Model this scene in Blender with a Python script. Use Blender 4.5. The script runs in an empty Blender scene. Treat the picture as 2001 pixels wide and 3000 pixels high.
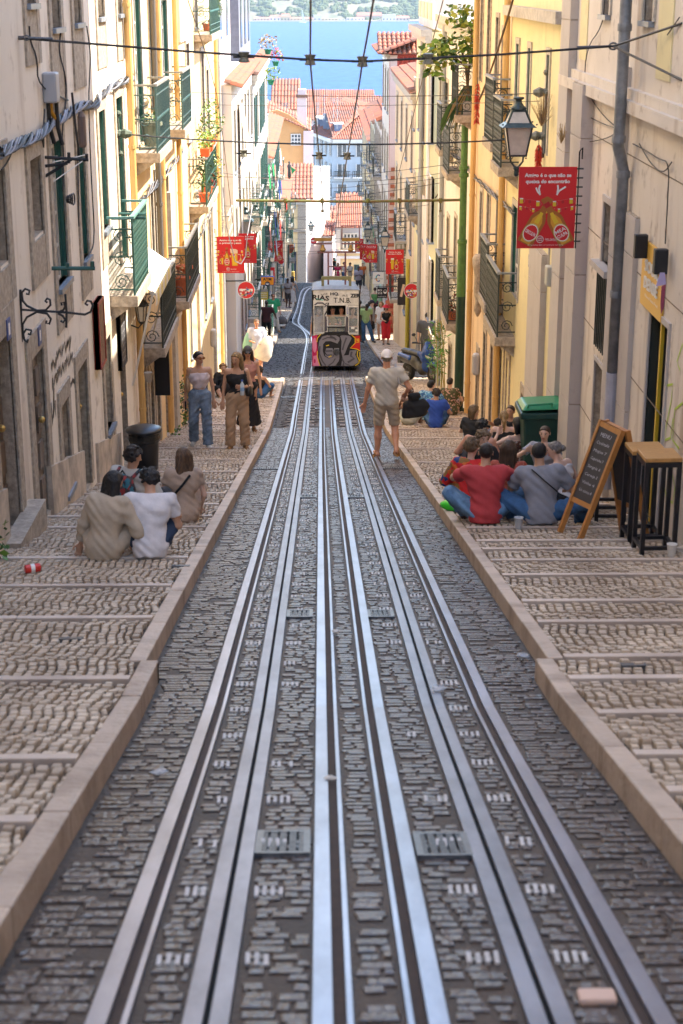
import bpy, math, random
import numpy as np
from mathutils import Vector
R=random.Random(7); RN=np.random.RandomState(5)
sc=bpy.context.scene; C=sc.collection
# ---------------------------------------------------------------- camera
F=4704.; TH=math.radians(18.3); PS=math.radians(0.79)
FW=np.array([math.sin(PS)*math.cos(TH),math.cos(PS)*math.cos(TH),-math.sin(TH)])
RT=np.array([math.cos(PS),-math.sin(PS),0.]); UP=np.cross(RT,FW)
cam=bpy.data.cameras.new('camera'); co=bpy.data.objects.new('camera',cam); C.objects.link(co)
cam.sensor_fit='VERTICAL'; cam.sensor_height=36; cam.sensor_width=24; cam.lens=36*F/3000
co.location=(0,0,0); co.rotation_euler=(math.pi/2-TH,0,-PS)
cam.clip_start=.1; cam.clip_end=6000
cam.dof.use_dof=True; cam.dof.focus_distance=36; cam.dof.aperture_fstop=4.5
sc.camera=co
# ---------------------------------------------------------------- light
EL=math.radians(51); AZ=math.radians(9)      # towards the sun: from +X, a little ahead
sd=Vector((math.cos(EL)*math.cos(AZ),math.cos(EL)*math.sin(AZ),math.sin(EL)))
sl=bpy.data.lights.new('sun','SUN'); so=bpy.data.objects.new('sun',sl); C.objects.link(so)
sl.energy=3.4; sl.angle=math.radians(.55); sl.color=(1,.91,.75)
so.rotation_euler=sd.to_track_quat('Z','Y').to_euler(); so.location=(40,0,60)
wd=bpy.data.worlds.new('World'); sc.world=wd; wd.use_nodes=True
nt=wd.node_tree; bg=nt.nodes['Background']; sk=nt.nodes.new('ShaderNodeTexSky')
sk.sky_type='NISHITA'; sk.sun_disc=False; sk.sun_elevation=EL; sk.sun_rotation=math.pi/2-AZ
sk.air_density=1.0; sk.dust_density=.7; sk.ozone_density=2.2
nt.links.new(sk.outputs[0],bg.inputs[0]); bg.inputs[1].default_value=.15
vs=sc.view_settings; vs.view_transform='Standard'; vs.look='None'; vs.exposure=2.4; vs.gamma=1; vs.use_curve_mapping=False
sc.cycles.max_bounces=8; sc.cycles.diffuse_bounces=5; sc.cycles.volume_bounces=0
sc.cycles.use_denoising=True
# ---------------------------------------------------------------- geometry of the place
D=2001/1568.
def ray(x,y):                       # direction through a point measured on the photograph
    return FW+RT*((x*D-1000.5)/F)+UP*((1500-y*D)/F)
GY=[-30,0,3.42,7.32,30,44,66,93,118,135,165,255,420,520]
GZ=[-.6,-1.6,-2.49,-3.5,-8.31,-10.6,-14.4,-18.1,-21.2,-24.2,-28.5,-37.5,-50.5,-53.5]
def G(Y): return float(np.interp(Y,GY,GZ))
XL,XR=-2.7,3.1
def onX(x,y,X): r=ray(x,y); return Vector(r*X/r[0])
def onY(x,y,Y): r=ray(x,y); return Vector(r*Y/r[1])
def onG(x,y,o=0.):
    r=ray(x,y); lo,hi=.5,500.
    for _ in range(50):
        m=(lo+hi)/2
        if r[2]*m>G(r[1]*m)+o: lo=m
        else: hi=m
    return Vector(r*m)
# ---------------------------------------------------------------- helpers
def tag(o,label=None,cat=None,group=None,kind=None):
    if label: o['label']=label
    if cat: o['category']=cat
    if group: o['group']=group
    if kind: o['kind']=kind
    return o
def empty(name,loc=(0,0,0),label=None,cat=None,group=None,rz=0,kind=None):
    o=bpy.data.objects.new(name,None); C.objects.link(o); o.location=loc; o.rotation_euler=(0,0,rz); o.empty_display_size=.1
    return tag(o,label,cat,group,kind)
def mesh_np(name,v,f,mats,mi=None,smooth=False):
    me=bpy.data.meshes.new(name); me.from_pydata([tuple(p) for p in v] if not isinstance(v,np.ndarray) else v.tolist(),[],f if not isinstance(f,np.ndarray) else f.tolist())
    for m in mats: me.materials.append(m)
    if mi is not None: me.polygons.foreach_set('material_index',np.array(mi,dtype=np.int32))
    if smooth: me.polygons.foreach_set('use_smooth',np.ones(len(me.polygons),dtype=bool))
    me.update(); return me
def link(name,me,parent=None,loc=None):
    o=bpy.data.objects.new(name,me); C.objects.link(o)
    if parent is not None:
        o.parent=parent
    if loc is not None: o.location=loc
    return o
class MB:
    def __init__(s): s.v=[]; s.f=[]; s.m=[]; s.mats=[]
    def mi(s,m):
        if m not in s.mats: s.mats.append(m)
        return s.mats.index(m)
    def add(s,v,f,m):
        n=len(s.v); s.v+= [tuple(p) for p in v]; k=s.mi(m)
        for q in f: s.f.append(tuple(i+n for i in q)); s.m.append(k)
    def box(s,x0,x1,y0,y1,z0,z1,m):
        if x0>x1:x0,x1=x1,x0
        if y0>y1:y0,y1=y1,y0
        if z0>z1:z0,z1=z1,z0
        v=[(x0,y0,z0),(x1,y0,z0),(x1,y1,z0),(x0,y1,z0),(x0,y0,z1),(x1,y0,z1),(x1,y1,z1),(x0,y1,z1)]
        s.add(v,[(0,3,2,1),(4,5,6,7),(0,1,5,4),(1,2,6,5),(2,3,7,6),(3,0,4,7)],m)
    def hexa(s,v,m): s.add(v,[(0,3,2,1),(4,5,6,7),(0,1,5,4),(1,2,6,5),(2,3,7,6),(3,0,4,7)],m)
    def quad(s,a,b,c,d,m): s.add([a,b,c,d],[(0,1,2,3)],m)
    def bar(s,a,b,w,h,m,up=(0,0,1)):
        a,b=Vector(a),Vector(b); d=(b-a).normalized(); u=Vector(up)
        if abs(d.dot(u))>.95: u=Vector((1,0,0))
        r=d.cross(u).normalized()*w/2; u=r.cross(d).normalized()*h/2
        s.hexa([a-r-u,a+r-u,b+r-u,b-r-u,a-r+u,a+r+u,b+r+u,b-r+u],m)
    def tube(s,pts,r,m,n=6,cap=True):
        pts=[Vector(p) for p in pts]; rs=r if isinstance(r,(list,tuple)) else [r]*len(pts)
        v=[];f=[]; pu=None
        for i,p in enumerate(pts):
            d=(pts[min(i+1,len(pts)-1)]-pts[max(i-1,0)])
            d=d.normalized() if d.length>1e-9 else Vector((0,0,1))
            if pu is None:
                u=Vector((0,0,1)) if abs(d.z)<.9 else Vector((1,0,0))
            else: u=pu
            a=d.cross(u)
            if a.length<1e-6: a=d.cross(Vector((0,1,0)))
            a.normalize(); u=a.cross(d).normalized(); pu=u
            for k in range(n):
                t=2*math.pi*k/n; v.append(p+a*math.cos(t)*rs[i]+u*math.sin(t)*rs[i])
        for i in range(len(pts)-1):
            for k in range(n):
                k2=(k+1)%n; f.append((i*n+k,i*n+k2,(i+1)*n+k2,(i+1)*n+k))
        if cap: f.append(tuple(range(n))[::-1]); f.append(tuple((len(pts)-1)*n+k for k in range(n)))
        s.add(v,f,m)
    def lathe(s,prof,c,m,n=12,sx=1,sy=1):
        v=[];f=[]
        for r,z in prof:
            for k in range(n):
                t=2*math.pi*k/n; v.append((c[0]+r*math.cos(t)*sx,c[1]+r*math.sin(t)*sy,c[2]+z))
        for i in range(len(prof)-1):
            for k in range(n):
                k2=(k+1)%n; f.append((i*n+k,i*n+k2,(i+1)*n+k2,(i+1)*n+k))
        f.append(tuple(range(n))[::-1]); f.append(tuple((len(prof)-1)*n+k for k in range(n)))
        s.add(v,f,m)
    def ball(s,c,r,m,n=10,sx=1,sy=1,sz=1):
        k=max(4,n//2); s.lathe([(max(r*math.sin(math.pi*i/k),r*.02),-r*sz*math.cos(math.pi*i/k)) for i in range(k+1)],c,m,n,sx,sy)
    def prism(s,pts,d,m):
        n=len(pts); pts=[Vector(p) for p in pts]; d=Vector(d)
        s.add(pts+[p+d for p in pts],[tuple(range(n))[::-1],tuple(range(n,2*n))]+[(i,(i+1)%n,n+(i+1)%n,n+i) for i in range(n)],m)
    def build(s,name,parent=None,loc=None,smooth=False,bevel=0):
        me=mesh_np(name,s.v,s.f,s.mats,s.m,smooth)
        o=link(name,me,parent,loc)
        if bevel:
            b=o.modifiers.new('b','BEVEL'); b.width=bevel; b.segments=2; b.limit_method='ANGLE'
        return o
# ---------------------------------------------------------------- materials
MC={}
def mat(name,col,rough=.7,metal=0,noise=0,ns=6,bump=0,bs=40,col2=None,spec=None,stretch=None,emit=None,alpha=None,trans=0):
    k=name
    if k in MC: return MC[k]
    m=bpy.data.materials.new(name); m.use_nodes=True; n=m.node_tree.nodes; l=m.node_tree.links; b=n['Principled BSDF']
    b.inputs['Base Color'].default_value=(*col,1); b.inputs['Roughness'].default_value=rough; b.inputs['Metallic'].default_value=metal
    if spec is not None: b.inputs['Specular IOR Level'].default_value=spec
    if trans: b.inputs['Transmission Weight'].default_value=trans
    if alpha is not None: b.inputs['Alpha'].default_value=alpha
    if noise or bump:
        tc=n.new('ShaderNodeNewGeometry'); mp=n.new('ShaderNodeMapping'); l.new(tc.outputs['Position'],mp.inputs[0])
        if stretch: mp.inputs['Scale'].default_value=stretch
    if noise:
        t=n.new('ShaderNodeTexNoise'); t.inputs['Scale'].default_value=ns; t.inputs['Detail'].default_value=6; t.inputs['Roughness'].default_value=.65; l.new(mp.outputs[0],t.inputs[0])
        r=n.new('ShaderNodeValToRGB'); l.new(t.outputs[0],r.inputs[0]); r.color_ramp.elements[0].position=.35; r.color_ramp.elements[1].position=.65
        c2=col2 or tuple(c*(1-noise) for c in col); r.color_ramp.elements[0].color=(*c2,1); r.color_ramp.elements[1].color=(*col,1)
        l.new(r.outputs[0],b.inputs['Base Color'])
    if bump:
        t=n.new('ShaderNodeTexNoise'); t.inputs['Scale'].default_value=bs; t.inputs['Detail'].default_value=4; l.new(mp.outputs[0],t.inputs[0])
        u=n.new('ShaderNodeBump'); u.inputs['Strength'].default_value=bump; u.inputs['Distance'].default_value=.01; l.new(t.outputs[0],u.inputs['Height']); l.new(u.outputs[0],b.inputs['Normal'])
    MC[k]=m; return m
def plaster(name,col,dirt=(.35,.28,.2),amt=.45,low=None):
    """painted render: blotches, vertical rain streaks, fine grain"""
    if name in MC: return MC[name]
    m=bpy.data.materials.new(name); m.use_nodes=True; n=m.node_tree.nodes; l=m.node_tree.links; b=n['Principled BSDF']; b.inputs['Roughness'].default_value=.85
    g=n.new('ShaderNodeNewGeometry')
    def noise(sc_,st=(1,1,1),det=6,off=0):
        mp=n.new('ShaderNodeMapping'); mp.inputs['Scale'].default_value=st; mp.inputs['Location'].default_value=(off,off,off); l.new(g.outputs['Position'],mp.inputs[0])
        t=n.new('ShaderNodeTexNoise'); t.inputs['Scale'].default_value=sc_; t.inputs['Detail'].default_value=det; t.inputs['Roughness'].default_value=.6; l.new(mp.outputs[0],t.inputs[0]); return t.outputs[0]
    def ramp(x,a,b_): 
        r=n.new('ShaderNodeMapRange'); r.inputs['From Min'].default_value=a; r.inputs['From Max'].default_value=b_; l.new(x,r.inputs[0]); return r.outputs[0]
    def mix(f,a,b_,t='MIX'):
        x=n.new('ShaderNodeMix'); x.data_type='RGBA'; x.blend_type=t
        if isinstance(f,float): x.inputs[0].default_value=f
        else: l.new(f,x.inputs[0])
        for s,i in ((a,6),(b_,7)):
            if isinstance(s,tuple): x.inputs[i].default_value=(*s,1)
            else: l.new(s,x.inputs[i])
        return x.outputs[2]
    def mul(x,k):
        q=n.new('ShaderNodeMath'); q.operation='MULTIPLY'; l.new(x,q.inputs[0]); q.inputs[1].default_value=k; return q.outputs[0]
    c=mix(ramp(noise(.55,det=8),.35,.7),col,tuple(x*.84 for x in col))
    c=mix(mul(ramp(noise(2.2,(1,1,.12),5,3),.52,.75),amt),c,dirt)
    c=mix(mul(ramp(noise(5,(1,1,1),8,9),.58,.75),amt*.8),c,tuple(x*.7 for x in dirt))
    l.new(c,b.inputs['Base Color'])
    u=n.new('ShaderNodeBump'); u.inputs['Strength'].default_value=.35; u.inputs['Distance'].default_value=.008; l.new(noise(28,det=5),u.inputs['Height']); l.new(u.outputs[0],b.inputs['Normal'])
    MC[name]=m; return m
def stonemat(name,c1,c2,rough=.6,spec=.5,bump=.5,bs=60,dirt=None,dm=.75,ds=1.7,d0=.4,d1=.7):
    """stones whose tint changes from piece to piece (attribute rnd or object random)"""
    m=bpy.data.materials.new(name); m.use_nodes=True; n=m.node_tree.nodes; l=m.node_tree.links; b=n['Principled BSDF']
    a=n.new('ShaderNodeAttribute'); a.attribute_name='rnd'; oi=n.new('ShaderNodeObjectInfo'); ad=n.new('ShaderNodeMath'); ad.operation='ADD'
    l.new(a.outputs['Fac'],ad.inputs[0]); l.new(oi.outputs['Random'],ad.inputs[1]); fr=n.new('ShaderNodeMath'); fr.operation='FRACT'; l.new(ad.outputs[0],fr.inputs[0])
    r=n.new('ShaderNodeValToRGB'); l.new(fr.outputs[0],r.inputs[0]); r.color_ramp.elements[0].color=(*c1,1); r.color_ramp.elements[1].color=(*c2,1)
    g=n.new('ShaderNodeNewGeometry'); t=n.new('ShaderNodeTexNoise'); t.inputs['Scale'].default_value=ds; t.inputs['Detail'].default_value=8; l.new(g.outputs['Position'],t.inputs[0])
    mr=n.new('ShaderNodeMapRange'); mr.inputs['From Min'].default_value=d0; mr.inputs['From Max'].default_value=d1; mr.inputs['To Max'].default_value=dm; l.new(t.outputs[0],mr.inputs[0])
    x=n.new('ShaderNodeMix'); x.data_type='RGBA'; l.new(mr.outputs[0],x.inputs[0]); l.new(r.outputs[0],x.inputs[6]); x.inputs[7].default_value=(*(dirt or tuple(q*.6 for q in c1)),1)
    l.new(x.outputs[2],b.inputs['Base Color']); b.inputs['Roughness'].default_value=rough; b.inputs['Specular IOR Level'].default_value=spec
    t2=n.new('ShaderNodeTexNoise'); t2.inputs['Scale'].default_value=bs; l.new(g.outputs['Position'],t2.inputs[0])
    u=n.new('ShaderNodeBump'); u.inputs['Strength'].default_value=bump; u.inputs['Distance'].default_value=.01; l.new(t2.outputs[0],u.inputs['Height']); l.new(u.outputs[0],b.inputs['Normal'])
    return m
M_pav=stonemat('limestone_cobble',(.42,.32,.225),(.64,.52,.39),.5,.5,dirt=(.25,.175,.115))
M_pavg=mat('pavement_joint',(.055,.04,.028),.95,noise=.5,ns=3,col2=(.03,.022,.015))
M_road=stonemat('basalt_sett',(.048,.031,.023),(.092,.068,.060),.34,.62,.9,38,dirt=(.056,.035,.023),dm=1.,ds=4.5,d0=.42,d1=.60)
M_roadf=stonemat('far_basalt_sett',(.05,.048,.05),(.10,.10,.11),.65,.25,.6,30,dirt=(.05,.045,.04))
M_roadg=mat('road_joint',(.066,.040,.024),.62,spec=.35,noise=.5,ns=2.5,col2=(.038,.024,.016),bump=.6,bs=35)
M_kerb=stonemat('kerb_limestone',(.44,.34,.26),(.56,.44,.34),.6,.4,.8,22,dirt=(.27,.195,.14),dm=.85,ds=3.5,d0=.45,d1=.72)
M_step=stonemat('step_limestone',(.56,.45,.36),(.62,.51,.42),.55,.4,.3,25,dirt=(.36,.27,.21))
M_rail=mat('worn_rail_steel',(.33,.34,.41),.34,.95,noise=.35,ns=5,stretch=(1,.25,1))
M_slot=mat('slot_steel',(.26,.25,.28),.40,.85,noise=.35,ns=6,stretch=(1,.3,1))
M_groove=mat('rusty_groove',(.05,.026,.016),.8,noise=.4,ns=20)
M_black=mat('slot_gap',(.004,.004,.004),1)
M_iron=mat('cast_iron',(.14,.14,.145),.4,.6,noise=.4,ns=30)
M_white=mat('white_marker_stone',(.60,.57,.54),.6,noise=.3,ns=30)
# ---------------------------------------------------------------- ground
gm=MB(); Mt=mat('earth',(.22,.19,.15),.9,noise=.3)
ys=[-30,0]+list(range(10,136,10))+[165,255,420,520]
xs=[-400,-60,-12,-3.2,3.6,12,60,400]
def gz(x,y): 
    return G(y)-.25
v=[(x,y,gz(x,y)) for y in ys for x in xs]; nx=len(xs)
gm.add(v,[(j*nx+i,j*nx+i+1,(j+1)*nx+i+1,(j+1)*nx+i) for j in range(len(ys)-1) for i in range(nx-1)],Mt)
tag(gm.build('hillside_ground'),'hillside falling from the street to the river',None,None,'structure')
# street sheets along Y
def sheet(name,xa,xb,y0,y1,off,m,step=1.5,fa=None):
    n=max(2,int((y1-y0)/step)); b=MB(); Y=[y0+(y1-y0)*i/n for i in range(n+1)]
    v=[]
    for y in Y: v+=[(xa if not fa else fa(y)[0],y,G(y)+off),(xb if not fa else fa(y)[1],y,G(y)+off)]
    b.add(v,[(2*i,2*i+1,2*i+3,2*i+2) for i in range(n)],m); return b.build(name)
road=tag(sheet('road',-4,4.6,-6,136,-.012,M_roadg,.2),'cobbled tram street running straight downhill','street',None,'structure')
LK0,LK1=(-1.0,-.90),(-1.07,-.97)   # left kerb near / far of the jog (back, front)
RK0,RK1=(1.19,1.29),(1.26,1.35)
YJ=8.2; YC=43.3
lay=lambda k0,k1:(k0,k1)
PH=.11
def stone_field(xa,xb,y0,y1,px,py,hgt,joint,zoff,seed,row_off=.5,jit=.18,wv=.35,skip=None,jy_=.07):
    """rows of individually shaped stones across the street; returns (centres,size arrays)"""
    rs=np.random.RandomState(seed); out=[]
    y=y0
    while y<y1:
        ph=py*(1+rs.uniform(-.12,.12)); x=xa(y) if callable(xa) else xa; xe=xb(y) if callable(xb) else xb
        x+=rs.uniform(0,px*.3)
        while x<xe-px*.35:
            w=px*(1+rs.uniform(-wv,wv)); w=min(w,xe-x)
            if w>px*.3 and not (skip and skip(x,w,y)): out.append((x+w/2,y+ph/2+rs.uniform(-1,1)*py*jy_,w,ph,rs.uniform(-1,1),rs.uniform(0,1)))
            x+=w
        y+=ph
    return np.array(out)
def column_field(xa,xb,y0,y1,px,py,seed,skip=None):
    """stones laid in columns running down the street"""
    rs=np.random.RandomState(seed); out=[]; x=xa
    while x<xb-px*.4:
        w=px*(1+rs.uniform(-.2,.2)); w=min(w,xb-x); y=y0+rs.uniform(0,py); ph=rs.uniform(0,6.3)
        while y<y1:
            d=py*(1+rs.uniform(-.28,.28)); c=x+w/2
            if not(skip and skip(x,w,y+d/2-.028)): out.append((c,y+d/2,w*(1+rs.uniform(-.12,.04)),d,rs.uniform(-1,1),rs.uniform(0,1)))
            y+=d
        x+=w
    return np.array(out)
def stones_mesh(A,hgt,joint,zf,mat_,seed,jy=None):
    """domed five-sided blocks, 16-ish triangles each"""
    rs=np.random.RandomState(seed); n=len(A)
    w=A[:,2]/2-joint/2; d=A[:,3]/2-(jy if jy is not None else joint)/2
    sx=np.array([-1,1,1,-1]); sy=np.array([-1,-1,1,1])
    base=np.zeros((n,12,3))
    for k in range(4):
        jx=rs.uniform(-.16,.12,n)*w; jy=rs.uniform(-.2,.14,n)*d
        bx=A[:,0]+sx[k]*w+jx; by=A[:,1]+sy[k]*d+jy
        tx=A[:,0]+sx[k]*w*.93+jx; ty=A[:,1]+sy[k]*d*.93+jy; ux=A[:,0]+sx[k]*w*.8+jx; uy=A[:,1]+sy[k]*d*.8+jy
        base[:,k,0]=bx; base[:,k,1]=by; base[:,4+k,0]=tx; base[:,4+k,1]=ty; base[:,8+k,0]=ux; base[:,8+k,1]=uy
    g=zf(base[:,:,1]); h=hgt*(1+rs.uniform(-.25,.25,n))[:,None]
    base[:,:4,2]=g[:,:4]-.004; base[:,4:8,2]=g[:,4:8]+h*.8; base[:,8:,2]=g[:,8:]+h
    q=[(0,1,5,4),(1,2,6,5),(2,3,7,6),(3,0,4,7),(4,5,9,8),(5,6,10,9),(6,7,11,10),(7,4,8,11),(8,9,10,11)]
    f=(np.arange(n)[:,None,None]*12+np.array(q)[None]).reshape(-1,4)
    me=mesh_np('stones',base.reshape(-1,3),f,[mat_])
    a=me.attributes.new('rnd','FLOAT','FACE'); a.data.foreach_set('value',np.repeat(A[:,5],9).astype(np.float32))
    return me
def gvec(off): return lambda Y: np.interp(Y,GY,GZ)+off
def place_field(parent,piece,A,hgt,joint,off,mat_,seed,nind=300,stuffname='stones',jy=None):
    # the ones that show largest (nearest the camera inside the frame) are objects, the rest one mesh
    P=np.stack([A[:,0],A[:,1],np.interp(A[:,1],GY,GZ)+off],1); z=P@FW; u=1000.5+F*(P@RT)/z; vv=1500-F*(P@UP)/z
    vis=(u>-5)&(u<2006)&(vv<3005)&(z>0); order=np.argsort(np.where(vis,z,1e9))[:nind]
    sel=np.zeros(len(A),bool); sel[order]=True
    protos=[]
    for i in range(6):
        B=np.array([[0,0,1.,1.,0,0]]); me=stones_mesh(B,1.,0.,lambda Y:Y*0,mat_,seed+i)
        vz=np.array([v.co.z for v in me.vertices]); protos.append(me)
        me.attributes.remove(me.attributes['rnd'])
    sl_=lambda y:math.atan2(G(y+.2)-G(y-.2),.4)
    for i in np.where(sel)[0]:
        x,y,w,d,_,r=A[i]; o=link(piece,protos[i%6],parent,(x,y,G(y)+off)); o.scale=(w-joint,d-(jy if jy is not None else joint),hgt*(1+.25*_)); o.rotation_euler=(sl_(y),0,_*.03)
    rest=A[~sel]
    o=link(stuffname,stones_mesh(rest,hgt,joint,gvec(off),mat_,seed+50,jy),parent); tag(o,kind='stuff'); return o
# pavements
def xl_in(y): return XL
def lk(y): return LK0 if y<YJ else LK1
def rk(y): return RK0 if y<YJ else RK1
pl=tag(sheet('pavement',0,0,-2,YC-.6,PH-.03,M_pavg,.2,lambda y:(XL-.3,lk(y)[0]+.02)),'left pavement of pale limestone cobbles with shallow steps','pavement','cobbled pavements either side of the tracks','structure')
pr=tag(sheet('pavement',0,0,-2,YC-.6,PH-.03,M_pavg,.2,lambda y:(rk(y)[1]-.02,XR+.4)),'right pavement of pale limestone cobbles with shallow steps','pavement','cobbled pavements either side of the tracks','structure')
steps_l=[onG(300,y,PH).y for y in (1885,1742,1560,1420,1346,1282,1212,1187,1160,1135,1112,1085,1057,1030,1003,975,950,930,912,897)]
steps_r=[onG(1200,y,PH).y for y in (1962,1820,1735,1640,1560,1510,1430,1382,1322,1288,1262,1243,1213,1186,1160,1110,1062,1030,1006,985,960,940,920,900)]
def nostep(st): 
    return lambda x,w,y: any(abs(y+.028-s)<.068 for s in st)
Al=np.concatenate([column_field(XL-.02,LK0[0],4.2,YJ,.056,.054,11,nostep(steps_l)),column_field(XL-.02,LK1[0],YJ,29,.056,.054,15,nostep(steps_l))])
Ar=np.concatenate([column_field(RK0[1],XR+.05,4.2,YJ,.056,.054,12,nostep(steps_r)),column_field(RK1[1],XR+.05,YJ,29,.056,.054,16,nostep(steps_r))])
# wavy joints: shift stones sideways along y
for A_ in (Al,Ar): A_[:,0]+=.020*np.sin(A_[:,1]*6.1+A_[:,0]*.9)+.008*np.sin(A_[:,1]*17+A_[:,0]*2)
place_field(pl,'cobblestone',Al,.030,.013,PH-.028,M_pav,100,300,'cobblestones',.007)
place_field(pr,'cobblestone',Ar,.030,.013,PH-.028,M_pav,200,300,'cobblestones',.007)
for par,xa,xb,sd_ in ((pl,XL,-1.05,13),(pr,1.33,XR,14)):
    A2=stone_field(xa,xb,29,YC-.6,.10,.10,.02,.01,0,sd_)
    tag(link('cobblestones_far',stones_mesh(A2,.03,.016,gvec(PH-.028),M_pav,sd_),par),kind='stuff')
def block_piece(parent,name,x0,x1,y0,y1,zo,h,m,bev=.008):
    b=MB(); z0,z1=G(y0)+zo,G(y1)+zo
    b.hexa([(x0,y0,z0-.25),(x1,y0,z0-.25),(x1,y1,z1-.25),(x0,y1,z1-.25),(x0,y0,z0+h),(x1,y0,z0+h),(x1,y1,z1+h),(x0,y1,z1+h)],m)
    return b.build(name,parent,bevel=bev)
for par,st,fx in ((pl,steps_l,lambda y:(XL-.1,lk(y)[0])),(pr,steps_r,lambda y:(rk(y)[1],XR+.1))):
    for s in st:
        xa,xb=fx(s); n=2; 
        for k in range(n): block_piece(par,'step_stone',xa+(xb-xa)*k/n+.002,xa+(xb-xa)*(k+1)/n-.002,s-.045,s+.045,PH,.016,M_step,.004)
for par,fk in ((pl,lk),(pr,rk)):
    y=-1.5
    while y<YC-.8:
        L=1.15+R.uniform(-.1,.1); y1=y+L
        if y<YJ<y1: y1=YJ
        a,b_=fk((y+y1)/2); block_piece(par,'kerb_stone',a,b_,y+.003,y1-.003,PH,.002+R.uniform(0,.004),M_kerb); y=y1
# return kerb stones at the jog
block_piece(pl,'kerb_stone',LK1[1]+.002,LK0[1],YJ-.10,YJ-.004,PH,.006,M_kerb); 
# road setts
tracks=[-.57,0,.292,.857]; slots=[-.295,.575]
def rskip(x,w,y):
    c=x+w/2
    for t,s in ((-.57,1),(0,1),(.292,-1),(.857,-1)):
        if t-.045-(.055 if s<0 else 0)<c+w/2*.6 and c-w/2*.6<t+.045+(.055 if s>0 else 0): return True
    for t in slots:
        if abs(c-t)<.06+w*.3: return True
    return False
gaps=[(lambda y:lk(y)[1]+.005,-.605,.13),(-.484,-.362,.075),(-.232,-.03,.085),(.086,.205,.09),(.322,.512,.085),(.64,.77,.075),(.888,lambda y:rk(y)[0]-.005,.13)]
As=np.concatenate([stone_field(a,b_,3.0,31,w_,.062,.014,.02,0,21+i,wv=.45,jy_=.2) for i,(a,b_,w_) in enumerate(gaps)])
As=As[RN.uniform(0,1,len(As))>np.clip(.12-.003*As[:,1],.03,.12)]; As[:,1]+=.014*np.sin(As[:,0]*9+As[:,1]*3); As[:,5]=np.clip(.5+.5*As[:,4]*As[:,5],0,1)
place_field(road,'sett',As,.0035,.013,-.0085,M_road,300,300,'setts')
A2=stone_field(-.95,1.25,31,43.5,.2,.085,.02,.02,0,22,skip=rskip); tag(link('setts_far',stones_mesh(A2,.010,.020,gvec(-.007),M_roadf,23),road),kind='stuff')
A3=stone_field(-2.7,3.6,43.5,132,.26,.17,.02,.02,0,24); tag(link('setts_beyond',stones_mesh(A3,.016,.03,gvec(-.008),M_roadf,25),road),kind='stuff')
# white marker stones beside the cable slots
mk=MB()
y=3.3; k=0
while y<42:
    for t in slots:
        for s in (-1,1):
            if y<YJ*1.1 and (s*(-1 if t<0 else 1))<0 and R.random()<.3: continue
            for q in range(4 if y<25 else 4):
                if R.random()<.16: continue
                xc=t+s*(.085+q*.026); 
                j1,j2=R.uniform(-.005,.005),R.uniform(-.006,.006); mk.box(xc-.0065,xc+.0065,y-.026+j1,y+.026+j2,G(y)-.01,G(y)+.006,M_white)
    y+=(.58 if y<14 else .66)+R.uniform(-.04,.04); k+=1
tag(mk.build('marker_stones',road),kind='stuff')
# rails
def strip(mb,path,x0,x1,h0,h1,m):
    """bar following the street; path gives (x,y); x0..x1 lateral, h0..h1 above the road"""
    P=[Vector((x,y,G(y))) for x,y in path]; v=[]
    for i,p in enumerate(P):
        d=(P[min(i+1,len(P)-1)]-P[max(i-1,0)]); d.z=0; d.normalize(); r=Vector((d.y,-d.x,0))
        for a,h in ((x0,h0),(x1,h0),(x1,h1),(x0,h1)): v.append(p+r*a+Vector((0,0,h)))
    f=[]
    for i in range(len(P)-1):
        for k in range(4): f.append((i*4+k,i*4+(k+1)%4,i*4+4+(k+1)%4,i*4+4+k))
    f.append((3,2,1,0)); e=4*(len(P)-1); f.append((e,e+1,e+2,e+3)); mb.add(v,f,m)
def ypath(x,y0,y1,drift=0):
    n=int((y1-y0)/1.0)+1; return [(x+drift*max(0,(y-20)/25)**2*.05,y) for y in np.linspace(y0,y1,n)]
far_l=[(869,1200),(883,1090),(893,1030),(899,1000),(898,985),(890,970),(882,962),(870,954),(861,949),(856,944),(856,938),(861,929),(866,914),(870,905),(874,885),(877,873),(881,857),(886,849),(893,844),(910,839),(935,837),(960,836)]
far_r=[(918,1015),(912,984),(900,972),(889,963),(880,955),(874,948),(873,940),(876,930),(880,912),(885,890),(889,872),(893,860),(900,849),(914,841),(940,839),(965,838)]
def fp(L): return [(p.x,p.y) for p in (onG(x/D,y/D) for x,y in L)]
def smoothp(P,n=3):
    for _ in range(n):
        Q=[P[0]]
        for a,b in zip(P[:-1],P[1:]): Q+=[(a[0]*.75+b[0]*.25,a[1]*.75+b[1]*.25),(a[0]*.25+b[0]*.75,a[1]*.25+b[1]*.75)]
        P=Q+[P[-1]]
    return P
fl=fp(far_l); fl=[p for p in fl if p[1]>36]
rails=[('left running rail of the left track, bending away beyond the tram',ypath(-.57,.4,34)[:-1]+smoothp(fl,2),1),
 ('right running rail of the left track, in the middle of the street',ypath(0,.4,47,1),1),
 ('left running rail of the right track, passing under the tram',ypath(.292,.4,62,1),-1),
 ('right running rail of the right track, nearest the right pavement',ypath(.857,.4,62,1),-1),
 ('far rail of the curve beyond the tram, right of the bent pair',smoothp(fp(far_r),2),1)]
for lab,P,s in rails:
    e=empty('tram_rail',(P[0][0],P[0][1],0),lab,'rail','grooved rails of the funicular')
    e.location=(0,0,0)
    b=MB(); strip(b,P,-.026,.026,-.05,.012,M_rail); b.build('running_head',e)
    a0,a1=(.026,.062) if s>0 else (-.062,-.026); b=MB(); strip(b,P,a0,a1,-.05,-.006,M_groove); b.build('groove',e)
    a0,a1=(.062,.078) if s>0 else (-.078,-.062); b=MB(); strip(b,P,a0,a1,-.05,.010,M_rail); b.build('guard_lip',e)
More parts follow.
